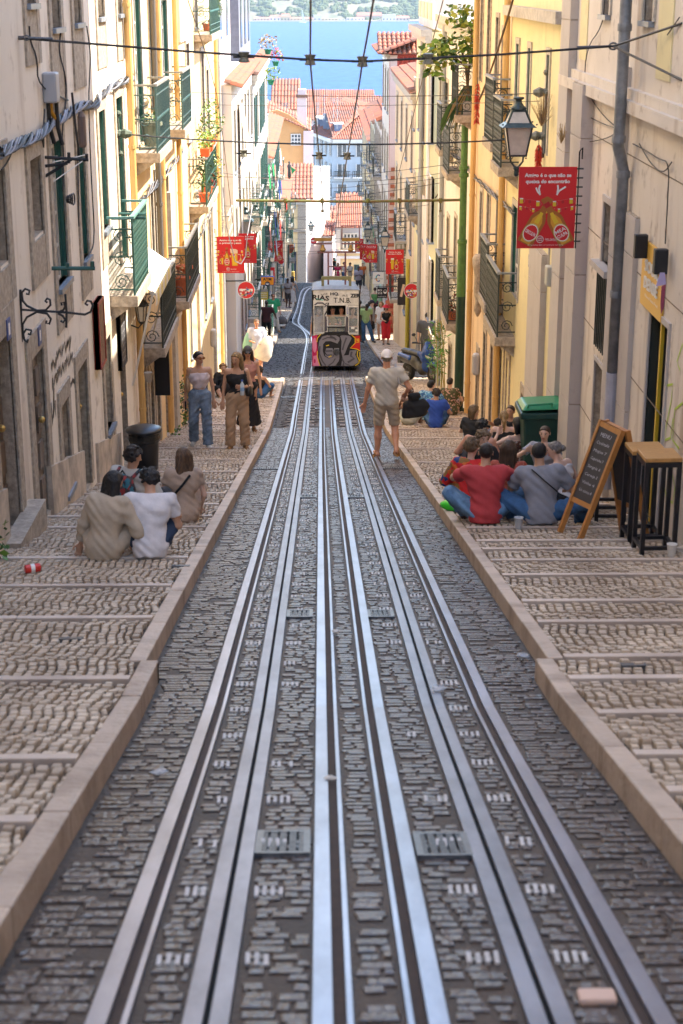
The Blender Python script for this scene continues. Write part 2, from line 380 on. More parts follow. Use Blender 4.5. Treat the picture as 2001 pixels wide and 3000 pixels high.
for t,lab,y1 in ((slots[0],'steel cable slot between the rails of the left track',60),(slots[1],'steel cable slot between the rails of the right track',60)):
    e=empty('cable_slot',(0,0,0),lab,'cable slot','cable slots between the rails')
    P=ypath(t,.4,y1,1)
    for s in (-1,1):
        b=MB(); strip(b,P,s*.009 if s>0 else -.058,.058 if s>0 else -.009,-.05,.009,M_slot); b.build('slot_beam',e)
    b=MB(); strip(b,P,-.009,.009,-.06,-.008,M_black); b.build('slot_gap',e)
# drain grates and covers in the roadway
def grate(cx,cy,w,l,lab,nb=10,cols=1):
    e=empty('drain_grate',(cx,cy,G(cy)),lab,'drain cover','iron drain covers in the roadway'); sl_=math.atan2(G(cy+.3)-G(cy-.3),.6); e.rotation_euler=(sl_,0,0)
    b=MB(); b.box(-w/2,w/2,-l/2,l/2,-.02,-.006,M_black); b.build('well',e)
    b=MB()
    for s in (-1,1): b.box(s*w/2-.012,s*w/2+.012,-l/2-.012,l/2+.012,-.02,.009,M_iron); b.box(-w/2,w/2,s*l/2-.012,s*l/2+.012,-.02,.0085,M_iron)
    b.build('frame',e)
    for i in range(nb):
        x=-w/2+w*(i+.5)/nb; b=MB()
        if cols==1: b.box(x-w/nb*.3,x+w/nb*.3,-l/2,l/2,-.01,.007,M_iron)
        else:
            for j in range(cols): 
                y0=-l/2+l*(j+.15)/cols; b.box(x-w/nb*.36,x+w/nb*.36,y0,y0+l/cols*.62,-.01,.007,M_iron)
        b.build('grate_bar',e)
for x,y,w,l,lab,nb,cols in ((650,1936,.17,.28,'studded cover left of the middle rail, nearest the bottom edge',5,9),(1015,1941,.17,.28,'studded cover left of the right cable slot, nearest the bottom edge',5,9),
  (688,1410,.155,.26,'small studded cover left of the middle rail, ahead of the seated pair',5,7),(873,1410,.16,.26,'small studded cover right of the middle rail, second from the bottom',5,7),
  (707,1140,.18,.3,'studded cover left of the middle rail near the red shirted man',5,6),(815,1140,.18,.3,'studded cover right of the middle rail near the red shirted man',5,6),
  (611,1076,.32,.2,'slotted drain beside the left kerb below the walking women',10,1),(907,1075,.34,.2,'slotted drain beside the right kerb below the sandalled man',10,1),
  (662,912,.34,.25,'slotted drain beside the left kerb near the level crossing',9,1),(825,913,.2,.25,'slotted drain beside the right kerb near the level crossing',6,1),
  (735,938,.2,.3,'far cover left of the middle rail below the tram',4,4),(785,938,.2,.3,'far cover right of the middle rail below the tram',4,4)):
    p=onG(x,y); grate(p.x,p.y,w,l,lab,nb,cols)
for x,y,par in ((310,1282,pl),(415,1300,pl),(163,1467,pl),(1455,1528,pr)):   # small sunk access plates
    p=onG(x,y,PH); b=MB(); b.box(-.07,.07,-.035,.035,-.02,.008,M_iron); o=b.build('access_plate',par,(p.x,p.y,G(p.y)+PH)); o.rotation_euler=(math.atan(-.2),0,0)
# level crossing and pavements beyond
M_xing=M_road
def far_pave(side,pts_in,y0,y1,xw,lab):
    b=MB(); n=int((y1-y0)/2); 
    o=sheet('pavement',0,0,y0,y1,PH-.03,M_pavg,2.,lambda y:(xw(y),pts_in(y)) if side<0 else (pts_in(y),xw(y)))
    tag(o,lab,'pavement','cobbled pavements beyond the level crossing','structure')
    A=stone_field(lambda y:min(xw(y),pts_in(y)),lambda y:max(xw(y),pts_in(y)),y0,y1,.2,.17,.02,.02,0,31+side); 
    if len(A): tag(link('cobblestones_far',stones_mesh(A,.03,.022,gvec(PH-.028),M_pav,33),o),kind='stuff')
    y=y0
    while y<y1-.1:
        e=min(y+1.4,y1); a=pts_in(y); b=MB(); c=.12*side; h=PH+.004
        a2=pts_in(e); v=[(min(a,a+c),y,G(y)-.2),(max(a,a+c),y,G(y)-.2),(max(a2,a2+c),e,G(e)-.2),(min(a2,a2+c),e,G(e)-.2)]
        b.hexa([*v,*[(p[0],p[1],G(p[1])+h) for p in v]],M_kerb); b.build('kerb_stone',o); y=e
    return o
kl1=[onG(x,y,PH) for x,y in ((602,832),(637,770))]; kl2=[onG(x,y,PH) for x,y in ((660,735),(679,690))]
def lin(a,b): return lambda y: a.x+(b.x-a.x)*(y-a.y)/(b.y-a.y)
far_pave(-1,lin(*kl1),48,kl1[1].y+1,lambda y:XL-.2,'left pavement corner beside the two men meeting')
far_pave(-1,lin(*kl2),75,96,lambda y:XL-.2,'far left pavement under the ATM sign')
kr=[onG(x,y,PH) for x,y in ((856,800),(829,742))]
far_pave(1,lambda y:min(max(lin(*kr)(y),1.55),2.2),47,125,lambda y:XR+1.2,'right pavement along the crowd beyond the tram')
# ---------------------------------------------------------------- buildings
M_cream=plaster('cream_render',(.82,.73,.62),(.42,.31,.22),.8)
M_yel=plaster('ochre_render',(.78,.57,.30),(.5,.34,.2),.4)
M_or=plaster('apricot_render',(.76,.57,.37),(.48,.33,.2),.45)
M_lim=plaster('lemon_render',(.77,.66,.37),(.52,.40,.22),.4)
M_wht=plaster('white_render',(.72,.68,.62),(.45,.40,.33),.35)
M_grw=plaster('greyish_render',(.56,.53,.53),(.40,.36,.33),.3)
M_pnk=plaster('pink_render',(.66,.52,.48),(.5,.38,.33),.2)
M_mrb=plaster('marble_slabs',(.72,.63,.53),(.36,.25,.17),1.0)
M_mrb2=plaster('grey_marble_piers',(.52,.46,.41),(.34,.28,.23),.5)
M_sto=mat('granite_surround',(.48,.395,.305),.8,noise=.45,ns=16,bump=.5,bs=90)
M_lst=mat('light_stone_surround',(.52,.46,.38),.75,noise=.3,ns=10,bump=.3)
M_grn=mat('green_painted_wood',(.025,.11,.085),.35,noise=.2,ns=10)
M_wood=mat('white_painted_wood',(.62,.58,.52),.5,noise=.12,ns=10)
M_glass=mat('window_glass',(.10,.12,.13),.12,spec=.8,noise=.5,ns=1.2)
M_blind=mat('cream_roller_blind',(.68,.65,.60),.6)
M_dark=mat('dark_interior',(.02,.02,.02),.9)
M_dfil=mat('weathered_dark_boarding',(.10,.075,.055),.9,noise=.7,ns=7,stretch=(1,1,.3),col2=(.24,.19,.15))
M_tile=mat('terracotta_tile',(.40,.115,.06),.8,noise=.45,ns=3,col2=(.26,.10,.06))
M_tiled=mat('weathered_tile',(.27,.12,.08),.85,noise=.55,ns=5,col2=(.14,.08,.06))
M_rgrn=mat('green_iron_railing',(.045,.13,.11),.45,.2,noise=.3,ns=14)
M_rblk=mat('dark_iron_railing',(.045,.06,.055),.5,.3,noise=.3,ns=14)
M_zinc=mat('zinc_flashing',(.30,.33,.38),.45,.5,noise=.3)
M_pipeo=mat('ochre_pipe',(.66,.40,.14),.6,noise=.25,ns=5,stretch=(1,1,.3))
M_pipeg=mat('grey_pipe',(.34,.35,.36),.5,noise=.3,ns=5,stretch=(1,1,.3))
M_rail_t=mat('zinc_topped_handrail',(.35,.36,.35),.5,.4,noise=.4,ns=12)
def Wl(xa,xb,yt,yb,X=XL,ym=None):
    """opening measured on the photograph -> (y0,y1,z0,z1) on the facade plane X"""
    ym=ym or (max(yt,0)+yb)/2; a=onX(xa,ym,X); b=onX(xb,ym,X)
    if a.y>b.y: a,b=b,a; xa,xb=xb,xa
    return (a.y,b.y,onX(xa,yb,X).z,onX(xa,yt,X).z)
def facade(name,label,X,s,Y0,Y1,ztop,wm,ops,depth=5,cat='building',group=None,zlow=None,cornice=None,endface=None):
    """s=+1: faces +X (left row). ops: dicts with r=(y0,y1,z0,z1), t type ..."""
    root=empty(name,(X,Y0,G(Y0)),label,cat,group); root.location=(0,0,0)
    zb=zlow if zlow is not None else G(Y1)-.6
    Ys=sorted({Y0,Y1,*[min(max(o['r'][i],Y0),Y1) for o in ops for i in (0,1)]}); Zs=sorted({zb,ztop,*[min(max(o['r'][i],zb),ztop) for o in ops for i in (2,3)]})
    w=MB(); xb=X-s*depth; rv=.16
    def q(a,b_,c,d,m=wm): w.quad(a,b_,c,d,m) if s<0 else w.quad(d,c,b_,a,m)
    for i in range(len(Ys)-1):
        for j in range(len(Zs)-1):
            yc,zc=(Ys[i]+Ys[i+1])/2,(Zs[j]+Zs[j+1])/2
            if any(o['r'][0]<yc<o['r'][1] and o['r'][2]<zc<o['r'][3] for o in ops): continue
            q((X,Ys[i],Zs[j]),(X,Ys[i],Zs[j+1]),(X,Ys[i+1],Zs[j+1]),(X,Ys[i+1],Zs[j]))
    for o in ops:
        y0,y1,z0,z1=o['r']; dm=o.get('rev',.16); xi=X-s*dm; rm=o.get('rm',M_sto)
        q((X,y0,z0),(xi,y0,z0),(xi,y0,z1),(X,y0,z1),rm); q((xi,y1,z0),(X,y1,z0),(X,y1,z1),(xi,y1,z1),rm)
        q((X,y0,z1),(xi,y0,z1),(xi,y1,z1),(X,y1,z1),rm); q((xi,y0,z0),(X,y0,z0),(X,y1,z0),(xi,y1,z0),rm)
    em=endface or wm
    q((X,Y0,zb),(xb,Y0,zb),(xb,Y0,ztop),(X,Y0,ztop),em); q((xb,Y1,zb),(X,Y1,zb),(X,Y1,ztop),(xb,Y1,ztop),em)
    q((X,Y0,ztop),(xb,Y0,ztop),(xb,Y1,ztop),(X,Y1,ztop)); q((xb,Y1,zb),(xb,Y1,ztop),(xb,Y0,ztop),(xb,Y0,zb))
    w.build('wall',root)
    for o in ops: opening(root,X,s,o)
    if cornice:
        c=MB(); c.box(X-s*.02,X+s*cornice,Y0-.02,Y1+.02,ztop-.12,ztop+.06,M_lst); c.box(X-s*.02,X+s*cornice*.6,Y0-.01,Y1+.01,ztop-.3,ztop-.122,M_lst); c.build('cornice',root)
    return root
def opening(root,X,s,o):
    y0,y1,z0,z1=o['r']; t=o.get('t','win'); dm=o.get('rev',.16); xi=X-s*dm; W=y1-y0; H=z1-z0
    sw=o.get('sw',.16); sm=o.get('sm',M_sto); ap=o.get('ap',0)
    if sw:
        b=MB(); x1=X+s*.022; xw=X-s*.01
        b.box(xw,x1,y0-sw,y0,z0-ap,z1,sm); b.box(xw,x1,y1,y1+sw,z0-ap,z1,sm); b.box(xw,x1+s*.002,y0-sw,y1+sw,z1,z1+sw*1.15,sm)
        if ap: b.box(xw,x1-s*.004,y0,y1,z0-ap,z0-.03,sm)
        b.build('surround',root)
    if t!='door' and t!='fill' and o.get('sill',1):
        b=MB(); b.box(X-s*.12,X+s*.06,y0-.03,y1+.03,z0-.05,z0,o.get('sillm',M_zinc)); b.build('window_sill',root)
    fm=o.get('fm',M_grn); cm=o.get('cm',M_wood)
    xa,xb=sorted((xi-s*.0,xi+s*.05))
    if t=='win':
        b=MB(); f=.05
        b.box(xa,xb,y0,y0+f,z0,z1,fm); b.box(xa,xb,y1-f,y1,z0,z1,fm); b.box(xa+.001,xb-.001,y0+f,y1-f,z1-f,z1,fm)
        fr=b.build('window',root)
        b=MB(); ya,yb=y0+f,y1-f; ym=(ya+yb)/2; x0,x1=sorted((xi+s*.004,xi+s*.035)); g=.04
        for a in (ya,ym-g,ym,yb-g): b.box(x0,x1,a,a+g,z0,z1-f,cm)
        nb=o.get('bars',max(2,int(H/.45)))
        for k in range(nb+1):
            zz=z0+(H-f-g)*k/nb; b.box(x0+.002,x1-.002,ya+g,ym-g,zz,zz+g*.8,cm); b.box(x0+.002,x1-.002,ym+g,yb-g,zz,zz+g*.8,cm)
        b.build('casement',fr)
        b=MB(); b.box(*sorted((xi+s*.008,xi+s*.016)),ya,yb,z0+.01,z1-f,o.get('gm',M_glass)); b.build('pane',fr)
        if o.get('open'): # green outer shutter folded into the jamb
            b=MB(); b.box(*sorted((xi+s*.05,X-s*.005)),y1-.035,y1-.004,z0+.02,z1-.02,M_grn); b.build('shutter',fr); b=MB(); b.box(*sorted((xi+s*.05,X-s*.005)),y0+.004,y0+.03,z0+.02,z1-.02,M_grn); b.build('shutter',fr)
    elif t=='far':
        b=MB(); b.box(xa,xb,y0,y1,z0,z1,o.get('gm',M_glass)); fr=b.build('window',root)
        b=MB(); x0,x1=sorted((xi+s*.051,xi+s*.07)); ym=(y0+y1)/2
        for a in (y0,ym-.03,y1-.06): b.box(x0,x1,a,a+.06,z0,z1,cm)
        for k in range(3): zz=z0+(H-.05)*k/2; b.box(x0+.002,x1-.002,y0+.06,y1-.06,zz,zz+.05,cm)
        b.build('frame',fr)
        if o.get('sh'):
            for a,c in ((y0-W*.45,y0-.01),(y1+.01,y1+W*.45)):
                b=MB(); b.box(*sorted((X+s*.024,X+s*.06)),a,c,z0,z1,o['sh']); b.build('shutter',root)
    elif t=='blind':
        b=MB(); b.box(xa,xb,y0,y0+.05,z0,z1,cm); b.box(xa,xb,y1-.05,y1,z0,z1,cm); b.box(xa,xb,y0+.05,y1-.05,z0,z0+.05,cm)
        b.box(*sorted((xi+s*.004,xi+s*.02)),y0+.05,y1-.05,z0+.05,z1,M_glass); fr=b.build('window',root)
        z=z1; hb=o.get('hb',.9)*H
        while z>z1-hb:
            b=MB(); b.box(*sorted((xi+s*.03,xi+s*.052)),y0+.05,y1-.05,z-.07,z-.008,M_blind); b.build('blind_slat',fr); z-=.075
    elif t=='fill':
        b=MB(); b.box(xa,xb,y0,y1,z0,z1,o.get('dm',M_dfil)); b.build('infill',root)
    elif t=='door':
        dmt=o.get('dm',M_grn); b=MB(); b.box(xa,xb,y0,y1,z0,z1,dmt); d=b.build('door',root); x0,x1=sorted((xi+s*.05,xi+s*.075)); ym=(y0+y1)/2
        for a,c in ((y0,ym-.01),(ym+.01,y1)):
            w_=c-a
            for k in range(4):
                za=z0+.12+(H-.2)*k/4; zb_=za+(H-.2)/4-.1; b=MB(); b.box(x0,x1,a+w_*.2,c-w_*.2,za,zb_,dmt); b.build('door_panel',d)
        b=MB(); b.ball((xi+s*.11,ym+.06,z0+1.0),.035,mat('brass',(.6,.42,.15),.3,.9)); b.build('handle',d)
def balcony(root,X,s,y0,y1,zs,dep,mr=M_rblk,h=.95,kind='bars',ms=M_sto,th=.14,hm=None,label=None,front=True,brk=True):
    b=MB(); x1=X+s*dep; b.box(X,x1,y0,y1,zs-th,zs,ms)
    if brk:
        for yy in (y0+.12,y1-.12): b.prism([(X,yy-.05,zs-th-.002),(x1-s*.08,yy-.05,zs-th-.002),(X,yy-.05,zs-th-.20)],(0,.1,0),ms)
    bal=b.build('balcony',root)
    if label: bal['label']=label
    b=MB(); xr=x1-s*.04; ya,yb=y0+.04,y1-.04; r=.009
    n=max(3,int((yb-ya)/.11)); 
    for i in range(n+1):
        y=ya+(yb-ya)*i/n; b.box(xr-r,xr+r,y-r,y+r,zs,zs+h,mr)
        if kind=='lattice' and i<n:
            for k in range(6):
                zz=zs+.12+(h-.2)*k/6; b.bar((xr,y,zz),(xr,y+(yb-ya)/n,zz+(h-.2)/6),.02,.02,mr); b.bar((xr,y+(yb-ya)/n,zz),(xr,y,zz+(h-.2)/6),.02,.02,mr)
        if kind=='bars' and i%1==0: b.ball((xr,y,zs+h*.5),.022,mr,5,1,1,1.6)
    b.box(xr-.012,xr+.012,ya,yb,zs+.07,zs+.09,mr); b.box(xr-.012,xr+.012,ya,yb,zs+h*.86,zs+h*.86+.02,mr); b.box(xr-.012,xr+.012,ya,yb,zs+h*.2,zs+h*.2+.018,mr)
    b.build('front_railing',bal)
    for yy in (ya,yb):
        b=MB(); xa,xb=sorted((X,xr)); 
        for zz in (.07,.5,.86): b.box(xa,xb,yy-r,yy+r,zs+h*zz,zs+h*zz+.018,mr)
        for k in range(3):   # scrolls
            zc=zs+h*(.18+.3*k); rr=min(.13,dep*.3)
            P=[( (xa+xb)/2+rr*(1-t/18)*math.cos(t*.75),yy,zc+rr*(1-t/18)*math.sin(t*.75)) for t in range(15)]; b.tube(P,.007,mr,4)
        b.box(xr-.014,xr+.014,yy-.014,yy+.014,zs,zs+h,mr); b.build('side_railing',bal)
    b=MB(); hm=hm or M_rail_t; b.box(xr-.03,xr+.03,ya-.02,yb+.02,zs+h,zs+h+.035,hm); xa,xb=sorted((X,xr-s*.031))
    for yy in (ya,yb): b.box(xa,xb,yy-.02,yy+.02,zs+h+.001,zs+h+.03,hm)
    b.build('handrail',bal); return bal
def pipe(root,name,X,s,y,z0,z1,m,r=.055,off=.08):
    b=MB(); x=X+s*off; b.tube([(x,y,z0),(x,y,z1)],r,m,10)
    z=z0+.6
    while z<z1: b.lathe([(r*1.15,0),(r*1.15,.05)],(x,y,z),m,10); z+=1.9
    return b.build(name,root,smooth=False)
O=lambda r,t='win',**k: dict(r=r,t=t,**k)
# --- left row, first: cream house
YL1=onX(290,10,XL).y; YL2=46.0
ops=[]
ops+=[O(Wl(57,78,-40,9),'blind',ap=.55,hb=.6),O(Wl(115,136,-60,66),'blind',ap=.85),O(Wl(166,183,-60,55),'blind',ap=.7,hb=1),O(Wl(221,237,-60,41),'blind',ap=.6,hb=.95),O(Wl(267,277,-60,33),'blind',ap=.6,hb=.95)]
ops+=[O(Wl(-12,13,395,625),'fill',ap=.35,sw=.2),O(Wl(69,95,366,556),'fill',ap=.45,sw=.17),O(Wl(122,149,326,675),open=1,rev=.10,ap=.45,bars=4),O(Wl(181,196,297,610),open=1,rev=.10,ap=.42,bars=4),O(Wl(229,243,254,540),open=1,rev=.10,ap=.45,bars=4),O(Wl(271,285,222,620),'win',open=1,rev=.10,bars=4,sill=0)]
def gdoor(xa,xb,yt,X=XL,**k):
    r=Wl(xa,xb,yt,yt+330,X); return O((r[0],r[1],G(r[0])+PH-.08,r[3]),**k)
ops+=[gdoor(-10,33,790,t='door',dm=mat('brown_wood_door',(.16,.10,.06),.6,noise=.4),sw=.2),gdoor(77,106,815,t='door',dm=M_dfil,sw=.2,rev=.1),O(Wl(143,160,925,1150),bars=3,ap=.1,fm=M_wood),
 gdoor(183,204,840,t='door',sw=.17),O(Wl(240,255,780,1008),ap=.2,bars=3,fm=M_grn),gdoor(279,292,760,t='door',dm=M_dark,sw=.0)]
L1=facade('cream_house','cream rendered house with green framed windows and granite surrounds, nearest on the left',XL,1,-14,YL1,7.5,M_cream,ops,depth=6)
b=MB(); y=6.5   # plinth stone blocks along the foot of the wall
k=0
occ=[o['r'] for o in ops if o['t']=='door']
while y<YL1-.2:
    y1=min(y+1.1,YL1)
    if not any(a-.2<(y+y1)/2<c+.2 for a,c,_,_ in occ):
        bb=MB(); bb.hexa([(XL-.02,y+.004,G(y)-.3),(XL+.035,y+.004,G(y)-.3),(XL+.035,y1-.004,G(y1)-.3),(XL-.02,y1-.004,G(y1)-.3),(XL-.02,y+.004,G(y)+.62),(XL+.035,y+.004,G(y)+.62),(XL+.035,y1-.004,G(y1)+.62),(XL-.02,y1-.004,G(y1)+.62)],mat('stained_plinth',(.62,.50,.38),.85,noise=.45,ns=4,bump=.4)); bb.build('plinth_panel',L1)
    y=y1
for yy,w_ in ((occ[0][0]-.1,1.3),):  # doorstep
    bb=MB(); bb.hexa([(XL,yy,G(yy)-.3),(XL+.16,yy,G(yy)-.3),(XL+.16,yy+w_,G(yy+w_)-.3),(XL,yy+w_,G(yy+w_)-.3),(XL,yy,G(yy)+.15),(XL+.16,yy,G(yy)+.15),(XL+.16,yy+w_,G(yy)+.13),(XL,yy+w_,G(yy)+.13)],M_sto); bb.build('doorstep',L1)
bz=onX(290,622,XL)
balcony(L1,XL,1,bz.y-1.9,bz.y-.15,bz.z,.36,M_rgrn,.98,'lattice',hm=mat('pale_green_rail',(.16,.33,.30),.4,.3),label='green lattice railed balcony in the sun above the awning')
# --- second: ochre house
ops=[]
for xa,xb,yt,yb in ((309,325,-30,345),(371,385,0,290)): ops.append(O(Wl(xa,xb,yt,yb),'win',sw=.12,sm=M_lst,open=1,rev=.09,bars=5,sill=0))
ops+=[O(Wl(343,350,-10,245),sw=.1,sm=M_lst,open=1),O(Wl(358,364,400,620),sw=.1,sm=M_lst,sill=0),O(Wl(346,352,430,640),sw=.08,sm=M_lst)]
ops+=[O(Wl(318,328,590,830),sw=.1,sm=M_lst,open=1,sill=0),O(Wl(380,388,405,650),'fill',dm=M_sto,sw=.1,sm=M_lst),O(Wl(428,435,100,330),'far',sm=M_lst,sw=.1),O(Wl(445,452,-20,65),'far',sm=M_lst,sw=.1),O(Wl(462,468,120,320),'far',sm=M_lst,sw=.1),O(Wl(474,479,160,330),'far',sm=M_lst,sw=.1),O(Wl(467,472,520,740),'far',sm=M_lst,sw=.1,gm=M_grn),O(Wl(480,484,500,700),'far',sm=M_lst,sw=.1,gm=M_glass)]
ops+=[gdoor(330,338,820,t='door',dm=M_grn,sw=.18),gdoor(348,355,850,t='door',dm=M_dark,sw=.18),gdoor(361,368,830,t='door',dm=M_dfil,sw=.18),gdoor(382,391,800,t='fill',dm=M_sto,sw=.0),O(Wl(418,424,730,850),'far',sw=.05,sm=M_wht),O(Wl(436,440,700,830),'far',sw=.05,sm=M_wht),O(Wl(470,476,870,1010),'far',sw=.08,gm=M_grn)]
L2=facade('ochre_house','ochre yellow house with drainpipes and iron balconies, second on the left',XL,1,YL1+.02,YL2,7,M_yel,ops,depth=6)
for x,m,z0,z1 in ((297,M_pipeo,None,6.8),(366,M_pipeo,None,6.8),(406,M_pipeo,None,6.8),(356,mat('cast_iron_pipe',(.10,.09,.08),.6),-6,6.8),(497,M_pipeo,None,6.8),(503,M_pipeg,None,6.8)):
    p=onX(x,500,XL); pipe(L2,'drainpipe',XL,1,p.y,z0 if z0 else G(p.y)+.2,z1,m,.05)
def balL(x,yb,w_,dep=.36,m=M_rblk,kind='bars',X=XL,root=None,**k):
    p=onX(x,yb,X); return balcony(root,X,1,p.y,p.y+w_,p.z,dep,m,.95,kind,**k)
balL(311,352,2.1,root=L2,label='curved iron balcony with a large glazed pot',m=mat('blue_green_railing',(.06,.13,.14),.4,.3))
balL(377,298,2.0,root=L2,label='upper iron balcony beside the tall green door',m=mat('blue_green_railing',(.06,.13,.14),.4,.3))
balL(325,800,2.4,root=L2,label='dark iron balcony above the black bin',m=M_rblk)
balL(388,693,3.0,root=L2,label='iron balcony with two terracotta pots',m=M_rblk)
balL(434,475,3.6,.4,root=L2,label='green balcony crowded with potted plants',m=M_rgrn)
balL(444,80,3.6,.4,root=L2,label='topmost green balcony with a red pot',m=M_rgrn)
balL(503,580,2.2,.3,root=L2,label='small stone balcony under the first beer banner',m=M_wood)
b=MB()
for xa,xb,yt,yb in ((408,425,-40,98),(428,440,250,330),(404,415,690,740),(432,440,620,700)):   # pale protruding pilaster panels
    r=Wl(xa,xb,yt,yb); b=MB(); b.box(XL,XL+.05,r[0],r[1],r[2],r[3],M_wht); b.build('pale_wall_panel',L2)
b=MB()
for x in (392,452,488):
    p=onX(x,700,XL); b.box(XL-.01,XL+.06,p.y,p.y+.55,G(p.y)-.4,onX(x,430,XL).z,M_lst); b.build('stone_pilaster',L2); b=MB()
# --- generic terrace house further down
def terrace(label,X,s,Y0,Y1,ztop,wm,cols,nfl,sh=None,gm=M_glass,balc=(),surround=M_lst,cornice=.18,rail=M_rgrn,gdo=True,name='terraced_house',group='tall terraced houses down the street',endface=None,h=2.75,wh=1.75):
    ops=[]; L=Y1-Y0; ww=min(1.0,L/cols*.5)
    for c in range(cols):
        yc=Y0+L*(c+.5)/cols
        for f in range(nfl):
            z1=ztop-.75-f*h; z0=z1-wh
            if z0<G(yc)+1.2: break
            ops.append(O((yc-ww/2,yc+ww/2,z0,z1),'far',sw=.12,sm=surround,gm=R.choice([gm,M_glass]),sh=sh if R.random()<.6 else None,rev=.12))
        else: f=nfl
        if gdo and z1>G(yc)+2.3 or gdo and ztop-.75-f*h>G(yc)+2.2:
            zt=min(G(yc)+2.3,ztop-.75-f*h-.0 if f<nfl else G(yc)+2.3)
            ops.append(O((yc-ww/2,yc+ww/2,G(yc)+.02,G(yc)+2.25),'door',sw=.16,sm=surround,dm=R.choice([M_grn,M_dfil,mat('grey_door',(.2,.2,.2)),mat('red_brown_door',(.2,.06,.04))]),rev=.12))
    # drop overlapping
    keep=[]
    for o in ops:
        if o['t']=='door' or not any(p['t']=='door' and abs(p['r'][0]-o['r'][0])<.01 and o['r'][2]<p['r'][3]+.25 for p in ops): keep.append(o)
    root=facade(name,label,X,s,Y0,Y1,ztop,wm,keep,depth=6,group=group,cornice=cornice,endface=endface)
    for c,f in balc:
        yc=Y0+L*(c+.5)/cols; z=ztop-.75-f*h-wh-.05
        balcony(root,X,s,yc-ww*.8,yc+ww*.8,z,.42,rail,.95,'bars',ms=M_lst,brk=False)
    return root
pz=onX(653/D,226/D,-2.42)
L3=terrace('white house with a terracotta eave and a plain grey end wall beyond the ochre house',-2.42,1,YL2+.05,60,-2.75,M_wht,6,4,sh=None,balc=((4,1),(5,1),(3,2),(5,2)),cornice=None,endface=M_grw)
L4=terrace('white house with green balconies behind the ATM sign',-2.38,1,60.1,77,-3.3,M_wht,6,5,sh=M_rgrn,balc=((0,1),(2,1),(1,2),(3,2),(4,1),(2,3),(5,2)),rail=M_rgrn)
L5=terrace('cream house crowded with green balconies and laundry',-2.4,1,77.1,100,-8.0,M_wht,8,4,sh=M_rgrn,balc=((0,0),(2,0),(1,1),(3,1),(5,0),(6,1),(4,2),(2,2)),rail=M_rgrn)
L6=terrace('weathered cream house where the rails begin to bend',-2.1,1,100.1,119,-13,M_cream,6,3,sh=M_rgrn,balc=((0,0),(2,0),(3,1),(5,0)),rail=M_rgrn)
# set-back attic storeys above L3/L4
def attic(label,X,Y0,Y1,z0,z1,wm,near=None,s=1):
    e=empty('attic_storey',(0,0,0),label,'attic storey','attic storeys above the eaves'); b=MB(); b.box(X,X-s*5,Y0,Y1,z0,z1,wm); b.build('wall',e)
    n=3
    for i in range(n):
        y=Y0+(Y1-Y0)*(i+.3)/n; b=MB(); b.box(X,X+s*.03,y,y+1.1,z0+.9,min(z1-.3,z0+2.6),M_glass); b.build('window',e)
    return e
attic('pinkish set-back attic with white pipes above the tiled eave',-3.0,YL2+.1,57,-2.6,3.5,M_pnk)
attic('grey slate-sided dormer storey above the green shutters',-2.85,60.2,70,-3.2,2.0,mat('slate_cladding',(.17,.17,.2),.6,noise=.2))
attic('pale pink gable wall with a curved parapet against the river',-3.2,77,84,-8,-4.2,M_pnk)
# tiled eaves
def tiles(name,o,u,v,nu,nv,parent=None,m=M_tile,r=None,label=None,cat=None,individual=False):
    """pan tiles: o corner, u along the eave, v up the slope; half-round courses"""
    o,u,v=Vector(o),Vector(u),Vector(v); U=u.normalized(); V=v.normalized(); N=U.cross(V).normalized()
    if N.z<0: N=-N
    w=u.length/nu; l=v.length/nv; r=r or w*.42; b=MB()
    b.quad(o,o+u,o+u+v,o+v,M_tiled)
    for i in range(nu):
        for j in range(nv):
            c=o+U*w*(i+.5)+V*l*j; p=[];q=[]
            for k in range(5):
                t=math.pi*k/4; p.append(c+U*(-r*math.cos(t))*1.05+N*(r*math.sin(t)*.9+.02)); q.append(c+V*(l*1.06)+U*(-r*math.cos(t))*.85+N*(r*math.sin(t)*.8+.005))
            mm=R.choice([M_tile,m,M_tiled]); n0=len(b.v); b.add(p+q,[(k,k+1,6+k,5+k) for k in range(4)]+[(4,3,2,1,0)],mm)
    o_=b.build(name,parent); tag(o_,label,cat,kind='stuff'); return o_
tiles('roof_tiles',(-2.12,YL2-.05,-2.82),(0,14,0),(-.5,0,.15),40,3,L3)
tiles('roof_tiles',(-2.2,60.1,-3.25),(0,17,0),(-.5,0,.18),46,3,L4)
tiles('roof_tiles',(-2.15,77.1,-8.0),(0,23,0),(-.9,0,.35),60,4,L5)
tiles('roof_tiles',(-1.85,100.1,-13),(0,19,0),(-1.2,0,.5),50,4,L6)
# --- right row
def Wr(*a,X=XR,**k): return Wl(*a,X=X,**k)
def gdr(xa,xb,yt,X=XR,**k): return gdoor(xa,xb,yt,X,**k)
YR1=onX(1188,300,XR).y; YRa=onX(1290,400,XR).y; YR2=onX(1083,400,XR).y; YR3=42.3
ops=[O(Wr(1385,1412,478,630),'win',sw=.06,sm=M_mrb2,bars=3,ap=0,fm=M_dark,cm=mat('blue_grey_sash',(.33,.38,.40),.5)),O(Wr(1371,1400,633,830),'fill',dm=M_dark,sw=.06,sm=M_mrb2),O(Wr(1360,1396,862,1130),'win',sw=.04,sm=M_mrb2,bars=3,fm=M_wood),
 O(Wr(1262,1284,556,640),'fill',dm=M_dark,sw=.04,sm=M_mrb2),gdr(1262,1283,830,t='door',dm=M_dark,sw=.05,sm=M_mrb2)]
ops+=[gdr(1484,1528,745,t='door',dm=mat('shop_doorway_shade',(.012,.016,.015),.4),rm=mat('shade_toned_jamb',(.03,.035,.03),.5),sw=.05,sm=M_mrb2,rev=.35)]  # open doorway: inner shade painted as a near-black panel and jamb
